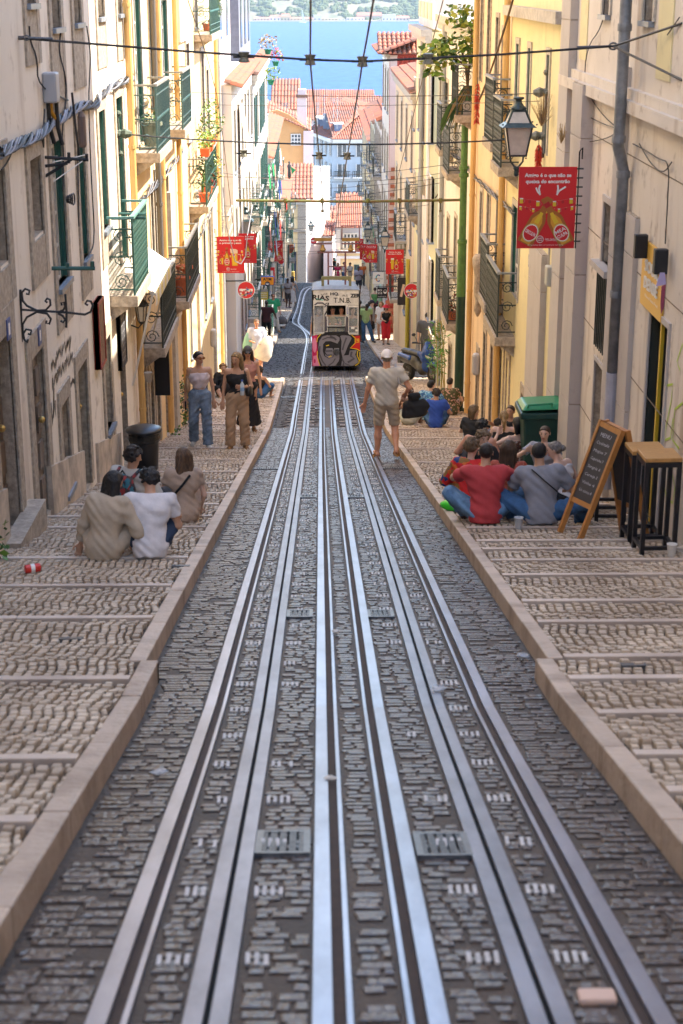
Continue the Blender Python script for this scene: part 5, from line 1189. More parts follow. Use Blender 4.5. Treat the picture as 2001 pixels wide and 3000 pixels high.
# ---- left pavement, seated group
G1='friends seated on the left pavement'
x,y=pv(240,1282); e1,J1=person('seated woman with long black hair in a loose oatmeal linen shirt',x,y,18,1.66,'sit',True,'tan','black','long',('shirt',T_linen,-.14,1.75),('shorts',T_linen),None,rh=(.30,.30,.20),lh=(-.33,.12,.06),lean=(14,3),look=(22,18),group=G1,hunch=.3,kn=((-.5,.3,.5),(.4,.3,.6)))
x,y=pv(346,1281); e2,J2=person('seated person with curly dark hair in a white T-shirt and navy shorts',x,y,-8,1.72,'sit',False,'tan','black','curly',('tee',T_white),('long_shorts',T_navy),None,lh=(-.30,.34,.14),rh=(.18,.4,.2),lean=(22,3),look=(-42,20),group=G1,hunch=.35)
x,y=pv(303,1200); e3,J3=person('seated person with wavy dark hair wearing a patterned backpack beside the green door',x,y,25,1.74,'sit',False,'tan','dbrown','curlylong',('loose',T_linen),('jeans',T_char),(.03,.03,.03),lean=(8,0),look=(40,10),group=G1) if False else person('seated person with wavy dark hair wearing a patterned backpack beside the green door',*pv(300,1205),25,1.74,'sit',False,'tan','dbrown','curly',('loose',T_stone),('jeans',T_char),(.03,.03,.03),lean=(8,0),look=(40,14),group=G1)
x,y=pv(420,1196); e4,J4=person('seated woman with long light brown ponytail in a beige dress by the left kerb',x,y,-12,1.66,'sit',True,'pale','lbrown','long',('dress',T_dress),None,None,rh=(.25,.2,.1),lh=(-.2,.3,.2),lean=(10,4),look=(-10,10),group=G1)
# backpack
bp=empty('backpack',W_(J3,J3['chest']-J3['fwd']*.2-V3(0,0,.1)),'dark patterned backpack worn by the person beside the green door','backpack',None,-math.radians(25)); T_bag=c_('dark_check_print',(.05,.03,.03),pat='cell',cols=((.045,.03,.03),(.07,.045,.045),(.03,.02,.025),(.25,.03,.03),(.03,.14,.18)),scale=30)
b=MB(); b.lathe([(.05,-.20),(.13,-.19),(.155,-.1),(.15,.08),(.12,.18),(.04,.215)],(0,0,0),T_bag,14,1,.55); o=b.build('bag_body',bp,smooth=True); b=MB(); b.lathe([(.04,-.15),(.10,-.14),(.10,-.01),(.04,0)],(0,-.07,0),T_bag,12,1,.45); b.build('front_pocket',bp,smooth=True); b=MB(); b.tube([(-.03,.03,.2),(0,.03,.24),(.03,.03,.2)],.008,M_black,6); b.build('carry_loop',bp)
for q in (-1,1):
    b=MB(); b.tube([(q*.09,.03,.17),(q*.11,.16,.22),(q*.12,.26,.14)],.018,T_bag,6); b.build('shoulder_strap',bp)
strap(J4,J4['shR']+V3(-.0,0,0)*0-J4['rt']*.1,J4['pel']-J4['rt']*.12+J4['up']*.22,T_blk,.022)
# ---- left pavement, walking
G2='women walking up the left pavement'
x,y=pv(462,1026); e5,J5=person('dark haired woman in a pale strapless top and wide jeans walking towards us',x,y,176,1.70,'stand',True,'tan','black','bun',('tube',T_pinkw),('wide',T_jean),WSH,lh=(-.24,.06,.80),rh=(.25,-.02,.80),look=(-35,4),glasses='amber',lf=(-.12,.14,.08),rf=(.12,-.10,.10),group=G2)
x,y=pv(547,1029); e6,J6=person('blonde woman in a black camisole and camel trousers holding a water bottle',x,y,180,1.68,'stand',True,'tan','blonde','longcurl',('cami',T_blk,.08),('wide',T_tanp),SAN,lh=(-.10,.20,1.13),rh=(.25,.03,.80),look=(25,14),lf=(-.13,.06,.08),rf=(.13,.08,.08),group=G2)
x,y=pv(572,990); e7,J7=person('woman in black cap, salmon top and ruffled black skirt behind the blonde',x,y,178,1.74,'stand',True,'tan','brown','long',('tank',T_pink,.1),('skirt',T_blk,.75),SAN,lh=(-.24,.12,.84),look=(-2,0),hat=('cap',T_char),glasses=True,group=G2)
x,y=pv(591,868); e8,J8=person('woman in pale blue shirt and white shorts carrying a big white bag',x,y,178,1.66,'stand',True,'red','lbrown','bun',('loose',c_('powder_blue_shirt',(.52,.58,.72)),-.05),('shorts',T_white),SAN,lh=(-.1,.22,1.05),rh=(.10,.26,1.08),look=(0,15),group='people further down the left side')
# things in hands
def thingat(name,label,cat,loc,rz=0): return empty(name,loc,label,cat,None,rz)
p=W_(J6,J6['hL']+V3(.0,.05,.0)); t=thingat('water_bottle','clear water bottle with a blue cap in the blonde woman\'s hand','bottle',p); b=MB(); b.lathe([(.030,-.12),(.033,-.11),(.033,.05),(.014,.085),(.014,.10)],(0,0,0),mat('clear_plastic',(.55,.62,.68),.1,spec=.8),12); b.build('bottle_body',t,smooth=True); b=MB(); b.lathe([(.017,0),(.017,.022)],(0,0,.10),mat('blue_cap',(.03,.10,.5),.4),10); b.build('bottle_cap',t); b=MB(); b.lathe([(.0345,-.05),(.0345,.01)],(0,0,0),mat('bottle_label',(.25,.4,.6),.5),12); b.build('bottle_label',t)
def shoulder_bag(label,J,side,m,sx=.15,sz=.12,drop=.42,name='shoulder_bag',hand=None):
    s=1 if side=='R' else -1; sh=J['sh'+side]; c=J['pel']+J['rt']*s*(.20)+J['up']*(.49-drop); t=thingat(name,label,'bag',W_(J,c),J['e'].rotation_euler[2])
    b=MB(); b.lathe([(sx*.5,-sz),(sx*.9,-sz*.8),(sx,-.1*sz),(sx*.7,sz*.8),(sx*.35,sz)],(0,0,0),m,14,.42,1); b.build('bag_body',t,smooth=True)
    a=(sh-J['rt']*s*.03+J['up']*.045-c)*J['S']; b=MB(); b.tube([(0,sx*.6,sz*.8),(a[0],a[1]+.05,a[2]*.9),tuple(a),(a[0],a[1]-.05,a[2]*.9),(0,-sx*.6,sz*.8)],.010,m,6); b.build('bag_strap',t); return t
shoulder_bag('small tan shoulder bag under the arm of the woman in jeans',J5,'R',mat('tan_leather',(.40,.25,.14),.5),.10,.13,.28)
shoulder_bag('black leather shoulder bag on the blonde woman',J6,'L',mat('black_leather',(.02,.02,.02),.35),.15,.09,.36)
p=W_(J5,J5['hR']+V3(0,.02,-.09)); t=thingat('phone','dark phone held low by the woman in jeans','phone',p); b=MB(); b.box(-.01,.01,-.035,.035,-.07,.07,M_black); b.build('phone_body',t); b=MB(); b.box(-.012,-.0101,-.03,.03,-.06,.06,M_glass); b.build('screen',t)
p=W_(J8,J8['pel']+V3(-.22,.18,-.02)); t=thingat('tote_bag','big round white canvas bag glowing in the sun','bag',p); b=MB(); b.lathe([(.08,-.34),(.22,-.32),(.27,-.15),(.22,.12),(.12,.30),(.05,.36)],(0,0,0),c_('white_canvas',(.78,.72,.62)),16,.9,.5); o=b.build('bag_body',t,smooth=True); o.rotation_euler=(0,.35,0); b=MB(); b.tube([(.08,0,.3),(.1,-.05,.5),(.0,-.05,.55)],.012,T_blk,6); b.build('bag_strap',t)
p=W_(J8,J8['pel']+V3(.24,.05,.05)); t=thingat('green_bag','large mint green sack hanging behind the woman with the white bag','bag',p); b=MB(); b.lathe([(.06,-.3),(.15,-.26),(.17,0),(.11,.22),(.05,.34)],(0,0,0),c_('mint_cloth',(.25,.50,.42)),12,.9,.5); b.build('bag_body',t,smooth=True)
# low seated pair behind
x,y=pv(513,909); e9,J9=person('person in a black outfit crouched by the wall behind the blonde woman',x,y,160,1.7,'sit',True,'pale','blonde','curly',('loose',T_blk),('skirt',T_blk),None,group='people seated low by the left wall')
x,y=pv(594,914); e10,J10=person('woman with a bare back and denim skirt crouching by the left kerb',x,y,20,1.6,'sit',True,'tan','brown','updo',('tube',T_blk),('skirt',T_bjean),None,lean=(10,0),group='people seated low by the left wall')
# further down on the left
G3='people further down the left side'
x,y=pr_(613,792); e11,J11=person('person in maroon T-shirt and black shorts walking away down the street',x,y,2,1.76,'stand',False,'dark','black','buzz',('tee',T_maroon),('long_shorts',T_blk),(.05,.04,.04),rh=(.36,.2,.95),rf=(.1,.16,.08),lf=(-.08,-.12,.12),group=G3)
x,y=pr_(628,768); e12,J12=person('bearded man in an emerald green shirt carrying a grey holdall',x,y,165,1.78,'stand',False,'red','brown','short',('loose',T_green),('jeans',T_stone),(.3,.15,.06),glasses=True,lh=(-.30,.1,.78),lf=(-.18,.2,.08),rf=(.1,-.1,.1),group=G3)
p=W_(J12,J12['hL']+V3(-.06,0,-.3)); t=thingat('holdall','slate grey holdall in the hand of the man in the green shirt','bag',p); b=MB(); b.lathe([(.16,-.20),(.25,-.18),(.25,-.02),(.17,.1),(.06,.14)],(0,0,0),c_('slate_cloth',(.10,.095,.10)),14,1,.55); b.build('bag_body',t,smooth=True); b=MB(); b.tube([(-.1,0,.1),(0,0,.24),(.1,0,.1)],.012,T_blk,6); b.build('bag_handle',t)
p=W_(J11,V3(-.22,.05,.95)); t=thingat('jacket','dark jacket draped over the arm of the person in maroon','jacket',p); b=MB(); b.lathe([(.06,-.45),(.14,-.4),(.15,0),(.10,.32),(.04,.38)],(0,0,0),c_('dark_navy_cloth',(.012,.016,.03)),12,.75,.6); b.build('jacket_body',t,smooth=True)
x,y=pr_(661,711); person('person in a grey T-shirt and dark shorts looking at a phone',x,y,150,1.72,'stand',False,'brown','black','buzz',('tee',T_gtee),('long_shorts',T_char),(.25,.2,.25),lh=(-.06,.3,1.15),rh=(.10,.32,1.15),look=(10,35),group=G3)
x,y=pr_(672,702); person('woman in a white dress and dark sun hat with a turquoise bag',x,y,10,1.66,'stand',True,'pale','dbrown','long',('dress',T_white,.75),None,SAN,rh=(.32,.1,.8),hat=('brim',T_char),rf=(.12,.12,.08),group=G3)
x,y=pr_(651,698); person('man in pale blue T-shirt and dark cap beside the person with the phone',x,y,20,1.76,'stand',False,'tan','black','short',('tee',T_lblue),('shorts',T_beige),SAN,hat=('cap',T_char),lh=(-.3,.1,.85),group=G3)
x,y=pr_(644,688); person('man in a lilac-white shirt and dark jeans leaning at the shop wall',x,y,-20,1.76,'stand',False,'brown','black','buzz',('shirt',c_('pale_lilac_cotton',(.5,.46,.52)),-.06,1.4),('jeans',c_('dark_denim',(.03,.05,.1))),(.04,.03,.03),lh=(-.34,.2,1.2),group=G3)
x,y=pr_(675,645); person('woman in a magenta top holding a camera near the bend',x,y,160,1.68,'stand',True,'brown','black','bun',('tank',T_mpink,.0),('mini',T_lil),None,lh=(-.06,.16,1.48),rh=(.06,.16,1.48),group='people near the bend')
# ---- near the bend, centre
GB='people near the bend'
def farp(lab,fx,fy,**k):
    q=onG(fx/D,fy/D); return person(lab,q.x,q.y,k.pop('yaw',0),k.pop('H',1.72),k.pop('pose','stand'),group=GB,**k)
farp('man in a black T-shirt looking at a phone by the pink wall',952,824,yaw=95,H=1.7,skin='pale',top=('tee',T_blk),bot=('jeans',T_char),rh=(.1,.36,1.2),lh=(-.05,.3,1.1),look=(0,30))
farp('blonde woman in a raspberry red dress with a backpack',990,843,yaw=178,H=1.66,female=True,skin='pale',hair='blonde',hs='bob',top=('dress',T_mag,.28),shoe=SAN)
farp('man in a teal T-shirt seen from behind near the yellow house',988,812,yaw=5,H=1.85,skin='pale',hair='brown',hs='buzz',top=('tee',T_teal),bot=('shorts',T_char))
farp('person in a dark vest and denim shorts beside the teal T-shirt man',979,818,yaw=0,H=1.85,skin='tan',top=('tank',T_char),bot=('shorts',T_bjean))
farp('person in a white vest holding a black bag under the pantograph',1008,840,yaw=150,H=1.66,female=True,skin='tan',hair='black',hs='curly',top=('tank',T_white,0.),bot=('jeans',T_bjean))
farp('man in pale beige shirt and shorts photographing near the bend',1026,847,yaw=-120,H=1.76,skin='brown',hair='black',hs='short',top=('loose',T_beige),bot=('long_shorts',T_beige),rh=(-.1,.36,1.15),lh=(-.12,.34,1.1),look=(0,20))
farp('man in a white shirt with arms raised beside the yellow wall',1046,815,yaw=170,H=1.8,skin='tan',hair='brown',top=('loose',T_white),bot=('jeans',T_beige),lh=(-.2,.2,1.6))
farp('man in lilac striped shirt and dark cap with a camera on his chest',1050,864,yaw=176,H=1.78,skin='brown',hair='black',top=('loose',T_lil),bot=('long_shorts',c_('navy_cotton',(.02,.025,.05))),shoe=SAN,hat=('cap',T_char),lh=(-.06,.24,1.18),rh=(.08,.24,1.16),lf=(-.1,.12,.08))
farp('person in an orange top half hidden behind the striped shirt man',1062,842,yaw=175,H=1.65,skin='tan',top=('tee',c_('orange_cotton',(.6,.15,.03))),bot=('jeans',T_char))
# ---- right of the tram
GR='people crowding beside the tram'
def rp(lab,fx,fy,**k):
    q=onG(fx/D,fy/D,k.pop('o',0.)); return person(lab,q.x,q.y,k.pop('yaw',0),k.pop('H',1.72),k.pop('pose','stand'),group=GR,**k)
rp('woman with auburn bun in green top and floral trousers by the doorway',1098,945,yaw=10,H=1.68,female=True,skin='pale',hair='auburn',hs='bun',top=('tank',c_('leaf_green_top',(.14,.34,.12)),0.),bot=('wide',T_geo))
rp('barefoot person sitting with crossed legs behind the woman in green',1082,958,yaw=-80,pose='sit',pelz=.5,skin='brown',top=('tee',T_lblue),bot=('shorts',T_lblue),shoe=None,lf=(-.1,.6,.35),rf=(.1,.6,.05))
rp('man in an olive T-shirt partly hidden by the tram corner',1053,1012,yaw=-30,H=1.78,skin='tan',hair='dbrown',top=('tee',T_olive),bot=('jeans',T_olive))
rp('young man in a lime green T-shirt and jeans bending his head, one leg out',1070,1012,yaw=165,H=1.72,skin='brown',hair='black',top=('tee',T_lime),bot=('jeans',T_bjean),lean=(10,0),look=(0,45),lf=(-.30,.12,.08),rf=(.06,-.05,.08),hunch=.5)
rp('man in a navy cap and grey T-shirt behind the young man in lime',1088,1008,yaw=100,H=1.74,skin='pale',hair='brown',top=('tee',c_('blue_grey_cotton',(.32,.33,.38))),bot=('long_shorts',T_blk),hat=('cap',c_('navy_cotton',(.02,.025,.05))),shoe=WSH,look=(0,10))
rp('woman in a red sun hat, black tank top and red cropped trousers',1130,1018,yaw=172,H=1.62,female=True,skin='tan',hair='brown',hs='bob',top=('tank',T_blk,0.),bot=('capri',T_redp),shoe=(.03,.03,.03),hat=('brim',T_redp),rh=(.10,.22,1.05),lh=(-.3,.02,.95),look=(0,8))
rp('blonde woman in a white tunic behind the woman in the red hat',1116,1005,yaw=-150,H=1.68,female=True,skin='tan',hair='blonde',hs='long',top=('loose',T_white,-.2),bot=('mini',T_white),shoe=SAN)
rp('young man in a charcoal T-shirt standing behind the scooter',1250,1085,yaw=5,H=1.74,skin='pale',hair='black',hs='short',top=('loose',T_char,-.12),bot=('jeans',T_char),o=PH)
x,y=pr_(886,1051); e30,J30=person('man in a white cap, stone T-shirt and beige shorts walking away down the track bed',x,y,-2,1.83,'stand',False,'red','grey','buzz',('tee',T_stone,-.03),('long_shorts',T_khaki),None,zoff=.0,lh=(-.33,.06,.84),rh=(.30,.12,.98),hat=('capback',T_white),lf=(-.13,.06,.08),rf=(.14,-.20,.20),build=1.04)
t=thingat('duffel_bag','large black duffel bag slung from the shoulder of the man in the white cap','bag',W_(J30,V3(.44,.04,.86)),J30['e'].rotation_euler[2]); s=Sdf((-.4,-.3,-.4),(.45,.3,.4),.016)
for q in (((-.17,0,-.20),(.15,0,-.16),.085,.085),((-.15,0,-.06),(.17,0,-.05),.09,.08),((-.07,0,.10),(.04,0,.12),.07,.06),((.15,0,.02),(.24,0,-.08),.045,.03)): s.cap(*q,.06,(0,1,0),1.0)
s.ripple(.006,40,2); v_,f_2=s.mesh(); o=link('bag_body',mesh_np('bag_body',v_,f_2,[c_('black_canvas',(.018,.018,.02))],None,True),t); o.scale=(.82,.82,.9)
a=(J30['shR']-V3(.06,.0,-.07)-V3(.44,.04,.86)*1/J30['S'])*J30['S']; b=MB(); b.tube([(-.05,-.06,.2),(a[0]+.04,-.14,a[2]*.6),(a[0],-.09,a[2]-.03),(a[0],.02,a[2]+.02),(a[0]+.02,.12,a[2]*.8),(-.05,.08,.2)],.019,mat('grey_webbing',(.33,.32,.32),.7),6); b.build('bag_strap',t)
for q,f_ in ((-1,(-.13,.06,.08)),(1,(.14,-.20,.20))):   # sandals
    fx,fy_,fz=[c*J30['S'] for c in f_]; b=MB(); P=[(fx+.05*math.cos(t_)*1.0+q*.015,fy_+.055+.145*math.sin(t_),fz-.105) for t_ in np.linspace(0,2*math.pi,13)[:-1]]
    b.prism(P,(0,0,.022),mat('sandal_leather',(.36,.17,.04),.6)); b.tube([(fx-.045,fy_-.02,fz-.08),(fx-.03,fy_-.03,fz-.01),(fx+.03,fy_-.03,fz-.01),(fx+.045,fy_-.02,fz-.08)],.010,MC['sandal_leather'],6); b.tube([(fx-.045+q*.015,fy_+.1,fz-.085),(fx+q*.015,fy_+.1,fz-.03),(fx+.045+q*.015,fy_+.1,fz-.085)],.012,MC['sandal_leather'],6); o=b.build('sandal',e30)
# ---- right seated, upper cluster
GS='friends seated below the scooter'
x,y=pv(938,975); person('seated person with a brown bun and pale denim shorts behind the black duffel bag',x,y,15,1.62,'sit',True,'brown','auburn','bun',('tube',c_('nude_top',(.5,.3,.2))),('shorts',T_cream),None,lean=(12,0),group=GS)
x,y=pv(985,965); person('seated person with black hair in a blue tie-dyed shirt',x,y,20,1.74,'sit',False,'pale','black','short',('loose',T_blot),('jeans',T_beige),None,lean=(10,0),look=(30,5),group=GS)
x,y=pv(1000,982); person('seated person with curly dark hair in a royal blue T-shirt',x,y,5,1.74,'sit',False,'tan','dbrown','curly',('tee',T_royal),('jeans',T_bjean),None,lh=(-.12,.25,.55),lean=(14,0),look=(-35,5),group=GS)
x,y=pv(1031,952); person('woman with a clipped dark bun and open back floral dress seated by the bamboo',x,y,8,1.68,'sit',True,'pale','dbrown','bun',('dress',T_flor),None,None,lean=(8,0),look=(20,5),group=GS)
# ---- right seated, large cluster
GL='friends seated in a ring by the green bin'
def sp(lab,px_,py_,**k):
    x,y=pv(px_,py_); return person(lab,x,y,k.pop('yaw',0),k.pop('H',1.7),'sit',group=GL,**k)
sp('seated woman with blonde bob, black T-shirt and zigzag skirt, farthest left of the ring',1080,1040,yaw=40,female=True,skin='pale',hair='dblonde',hs='bob',top=('tee',T_blk),bot=('skirt',T_gryp),shoe=None,lean=(6,0),look=(30,5))
sp('man with curly dark hair, sunglasses and a grey tank top in the ring',1092,1095,yaw=15,skin='red',hair='black',hs='curly',top=('tank',T_grey),bot=('jeans',T_char),lean=(14,4),look=(60,8),glasses=True,hunch=.3,build=1.08)
sp('woman with a long blonde ponytail and black camisole in the ring',1154,1062,yaw=5,female=True,skin='pale',hair='blonde',hs='pony',top=('cami',T_blk),bot=('jeans',T_bjean),lean=(6,0),shoe=None)
sp('man in a black T-shirt with sunglasses on his head holding a green drink',1172,1035,yaw=-150,skin='tan',hair='brown',hs='short',top=('tee',T_blk),bot=('shorts',c_('mustard_shorts',(.5,.36,.1))),rh=(.40,.15,.55),lean=(5,0))
sp('woman with wavy black hair and a thin strapped printed top raising a hand',1186,1085,yaw=-20,female=True,skin='pale',hair='black',hs='bob',top=('cami',T_brp,-.1),bot=('skirt',T_brp),shoe=None,lh=(-.26,.2,.62),look=(-15,0))
sp('person with light brown curls half hidden between the tank top man and the red shirts',1104,1130,yaw=160,female=True,skin='pale',hair='dblonde',hs='curly',top=('tee',T_blk),bot=('jeans',T_char),look=(0,10))
sp('woman with a messy curly updo in a red patchwork print shirt',1072,1170,yaw=22,female=True,skin='pale',hair='dblonde',hs='updo',top=('shirt',T_patred,-.1,1.3),bot=('wide',T_patred),shoe=(.03,.03,.03),lean=(12,0),look=(25,10))
sp('woman with brown hair in a rust dotted halter dress',1163,1175,yaw=10,female=True,skin='pale',hair='brown',hs='long',top=('dress',T_dot),bot=None,shoe=None,lean=(6,0),look=(15,8))
_,J38=sp('broad backed man in a brick red T-shirt and light jeans, elbows on knees',1113,1203,yaw=2,H=1.8,skin='tan',hair='dbrown',hs='buzz',top=('tee',T_red,-.1,.75),bot=('jeans',T_lbjean),shoe=(.08,.05,.04),lh=(-.10,.38,.42),rh=(.10,.38,.42),eh=(1,.1,-.1),lean=(14,0),build=1.10,lf=(-.2,.5,-.02),rf=(.2,.5,-.02),kn=((-.9,.1,.8),(.9,.1,.8)))
_,J39=sp('seated man in a grey T-shirt with a thin black strap across his back',1243,1205,yaw=4,H=1.82,skin='tan',hair='black',hs='short',top=('tee',T_grey,-.1,.8),bot=('jeans',T_bjean),shoe=(.3,.3,.3),lh=(-.22,.46,.40),rh=(.3,.35,.3),lean=(13,-4),look=(8,4),build=1.10,lf=(-.3,.42,-.02),rf=(.44,.3,-.02),kn=((-.9,.1,.6),(1,.1,.3)))
strap(J39,J39['shL']+J39['rt']*.10+J39['up']*.04,J39['pel']+J39['rt']*.17+J39['up']*.24,T_blk,.012)
sp('woman with a grey-blonde bun in a white tank top beside the chalkboard',1296,1168,yaw=-40,H=1.66,female=True,skin='pale',hair='grey',hs='bun',top=('tank',T_white,.0),bot=('shorts',T_blk),shoe=None,lean=(14,-4),look=(-30,15),build=1.12)
sp('person with brown ponytail holding up a blue phone in front of the green bin',1246,1110,yaw=-170,H=1.66,female=True,skin='pale',hair='brown',hs='pony',top=('tee',c_('blue_grey_cotton',(.32,.33,.38))),bot=('jeans',T_char),lh=(-.1,.3,.62),rh=(.25,.3,.6),look=(10,5))
# ---------------------------------------------------------------- print, signs, tram, furniture
class Fr:
    """flat frame: origin, right, up; h is height off the surface"""
    def __init__(s,o,x,u): s.o=Vector(o); s.x=Vector(x).normalized(); s.u=Vector(u).normalized(); s.n=s.x.cross(s.u).normalized()
    def p(s,a,b,h=0): return s.o+s.x*a+s.u*b+s.n*h
    def poly(s,mb,pts,m,h=.002): mb.add([s.p(a,b,h) for a,b in pts],[tuple(range(len(pts)))],m)
    def ell(s,mb,a,b,ra,rb,m,h=.002,n=20,rot=0):
        c,t=math.cos(rot),math.sin(rot); s.poly(mb,[(a+ra*math.cos(2*math.pi*i/n)*c-rb*math.sin(2*math.pi*i/n)*t,b+ra*math.cos(2*math.pi*i/n)*t+rb*math.sin(2*math.pi*i/n)*c) for i in range(n)],m,h)
    def stroke(s,mb,pts,w,m,h=.003):
        n=len(pts); L=[];
        for i in range(n):
            a,b=pts[max(i-1,0)],pts[min(i+1,n-1)]; d=Vector((b[0]-a[0],b[1]-a[1])); d=d.normalized() if d.length>0 else Vector((1,0)); q=Vector((-d.y,d.x))*w/2
            L+=[s.p(pts[i][0]+q.x,pts[i][1]+q.y,h),s.p(pts[i][0]-q.x,pts[i][1]-q.y,h)]
        mb.add(L,[(2*i,2*i+1,2*i+3,2*i+2) for i in range(n-1)],m)
    def text(s,mb,t,a,b,size,m,h=.003,wid=None,bold=.012,rot=0,skew=0,al='c'):
        cu=bpy.data.curves.new('t','FONT'); cu.body=t; cu.size=1; cu.resolution_u=2; cu.offset=bold; o=bpy.data.objects.new('t',cu); me=bpy.data.meshes.new_from_object(o)
        v=np.array([q.co[:2] for q in me.vertices]); f=[tuple(p.vertices) for p in me.polygons]; bpy.data.objects.remove(o); bpy.data.meshes.remove(me)
        if not len(v): return
        w=v[:,0].max()-v[:,0].min(); sx=size if wid is None else wid/w
        x=(v[:,0]-v[:,0].min()-(w/2 if al=='c' else 0))*sx; y=(v[:,1]-.35)*size; x=x+skew*y; c,q=math.cos(rot),math.sin(rot)
        mb.add([s.p(a+X*c-Y*q,b+X*q+Y*c,h) for X,Y in zip(x,y)],f,m)
def flat(name,col,**k): return mat(name,col,k.pop('rough',.5),**k)
K_red=flat('banner_red',(.62,.012,.014)); K_redd=flat('label_red',(.42,.01,.012)); K_w=flat('print_white',(.80,.78,.74)); K_amb=flat('beer_amber',(.68,.30,.02)); K_ambd=flat('bottle_brown',(.38,.12,.015)); K_gold=flat('print_gold',(.62,.45,.12)); K_blk=flat('print_black',(.01,.01,.012)); K_foam=flat('foam_cream',(.75,.55,.38)); K_pinks=flat('print_pink',(.5,.12,.12)); K_yel=flat('print_yellow',(.72,.46,.02))
def bottle(F_,mb,a,b,L,rot,lab=None,h=.003,wf=1.):
    """beer bottle print: base at a,b, length L, rot from vertical"""
    c,q=math.cos(rot),math.sin(rot); T=lambda x,y:(a+x*c-y*q,b+x*q+y*c); w=L*.145*wf
    P=[(-w,0),(w,0),(w,L*.52),(w*.85,L*.6),(w*.42,L*.70),(w*.36,L*.97),(-w*.36,L*.97),(-w*.42,L*.70),(-w*.85,L*.6),(-w,L*.52)]
    F_.poly(mb,[T(*p) for p in P],K_ambd,h); P2=[(-w*.62,L*.02),(w*.62,L*.02),(w*.66,L*.5),(w*.3,L*.62),(-w*.3,L*.62),(-w*.66,L*.5)]; F_.poly(mb,[T(*p) for p in P2],K_amb,h+.001)
    F_.poly(mb,[T(-w*.3,L*.45),T(w*.3,L*.45),T(w*.2,L*.68),T(-w*.2,L*.68)],K_yel,h+.0015)
    F_.poly(mb,[T(-w*.36,L*.8),T(w*.36,L*.8),T(w*.36,L*.9),T(-w*.36,L*.9)],K_redd,h+.0015); F_.poly(mb,[T(-w*.42,L*.93),T(w*.42,L*.93),T(w*.42,L),T(-w*.42,L)],K_ambd,h+.0015)
    x,y=T(0,L*.24); F_.ell(mb,x,y,w*.98,L*.19,K_gold,h+.002,20,rot); F_.ell(mb,x,y,w*.88,L*.17,K_w,h+.0025,20,rot); F_.ell(mb,x,y,w*.80,L*.155,K_red,h+.003,20,rot)
    if lab:
        ls=lab.split('\n')
        for i,t in enumerate(ls): x,y=T(0,L*(.24+(.05 if len(ls)>1 else 0)-i*.095)); F_.text(mb,t,x,y,w*.62,K_w,h+.0038,wid=w*1.35,rot=rot+(0 if abs(rot)<.1 else 0))
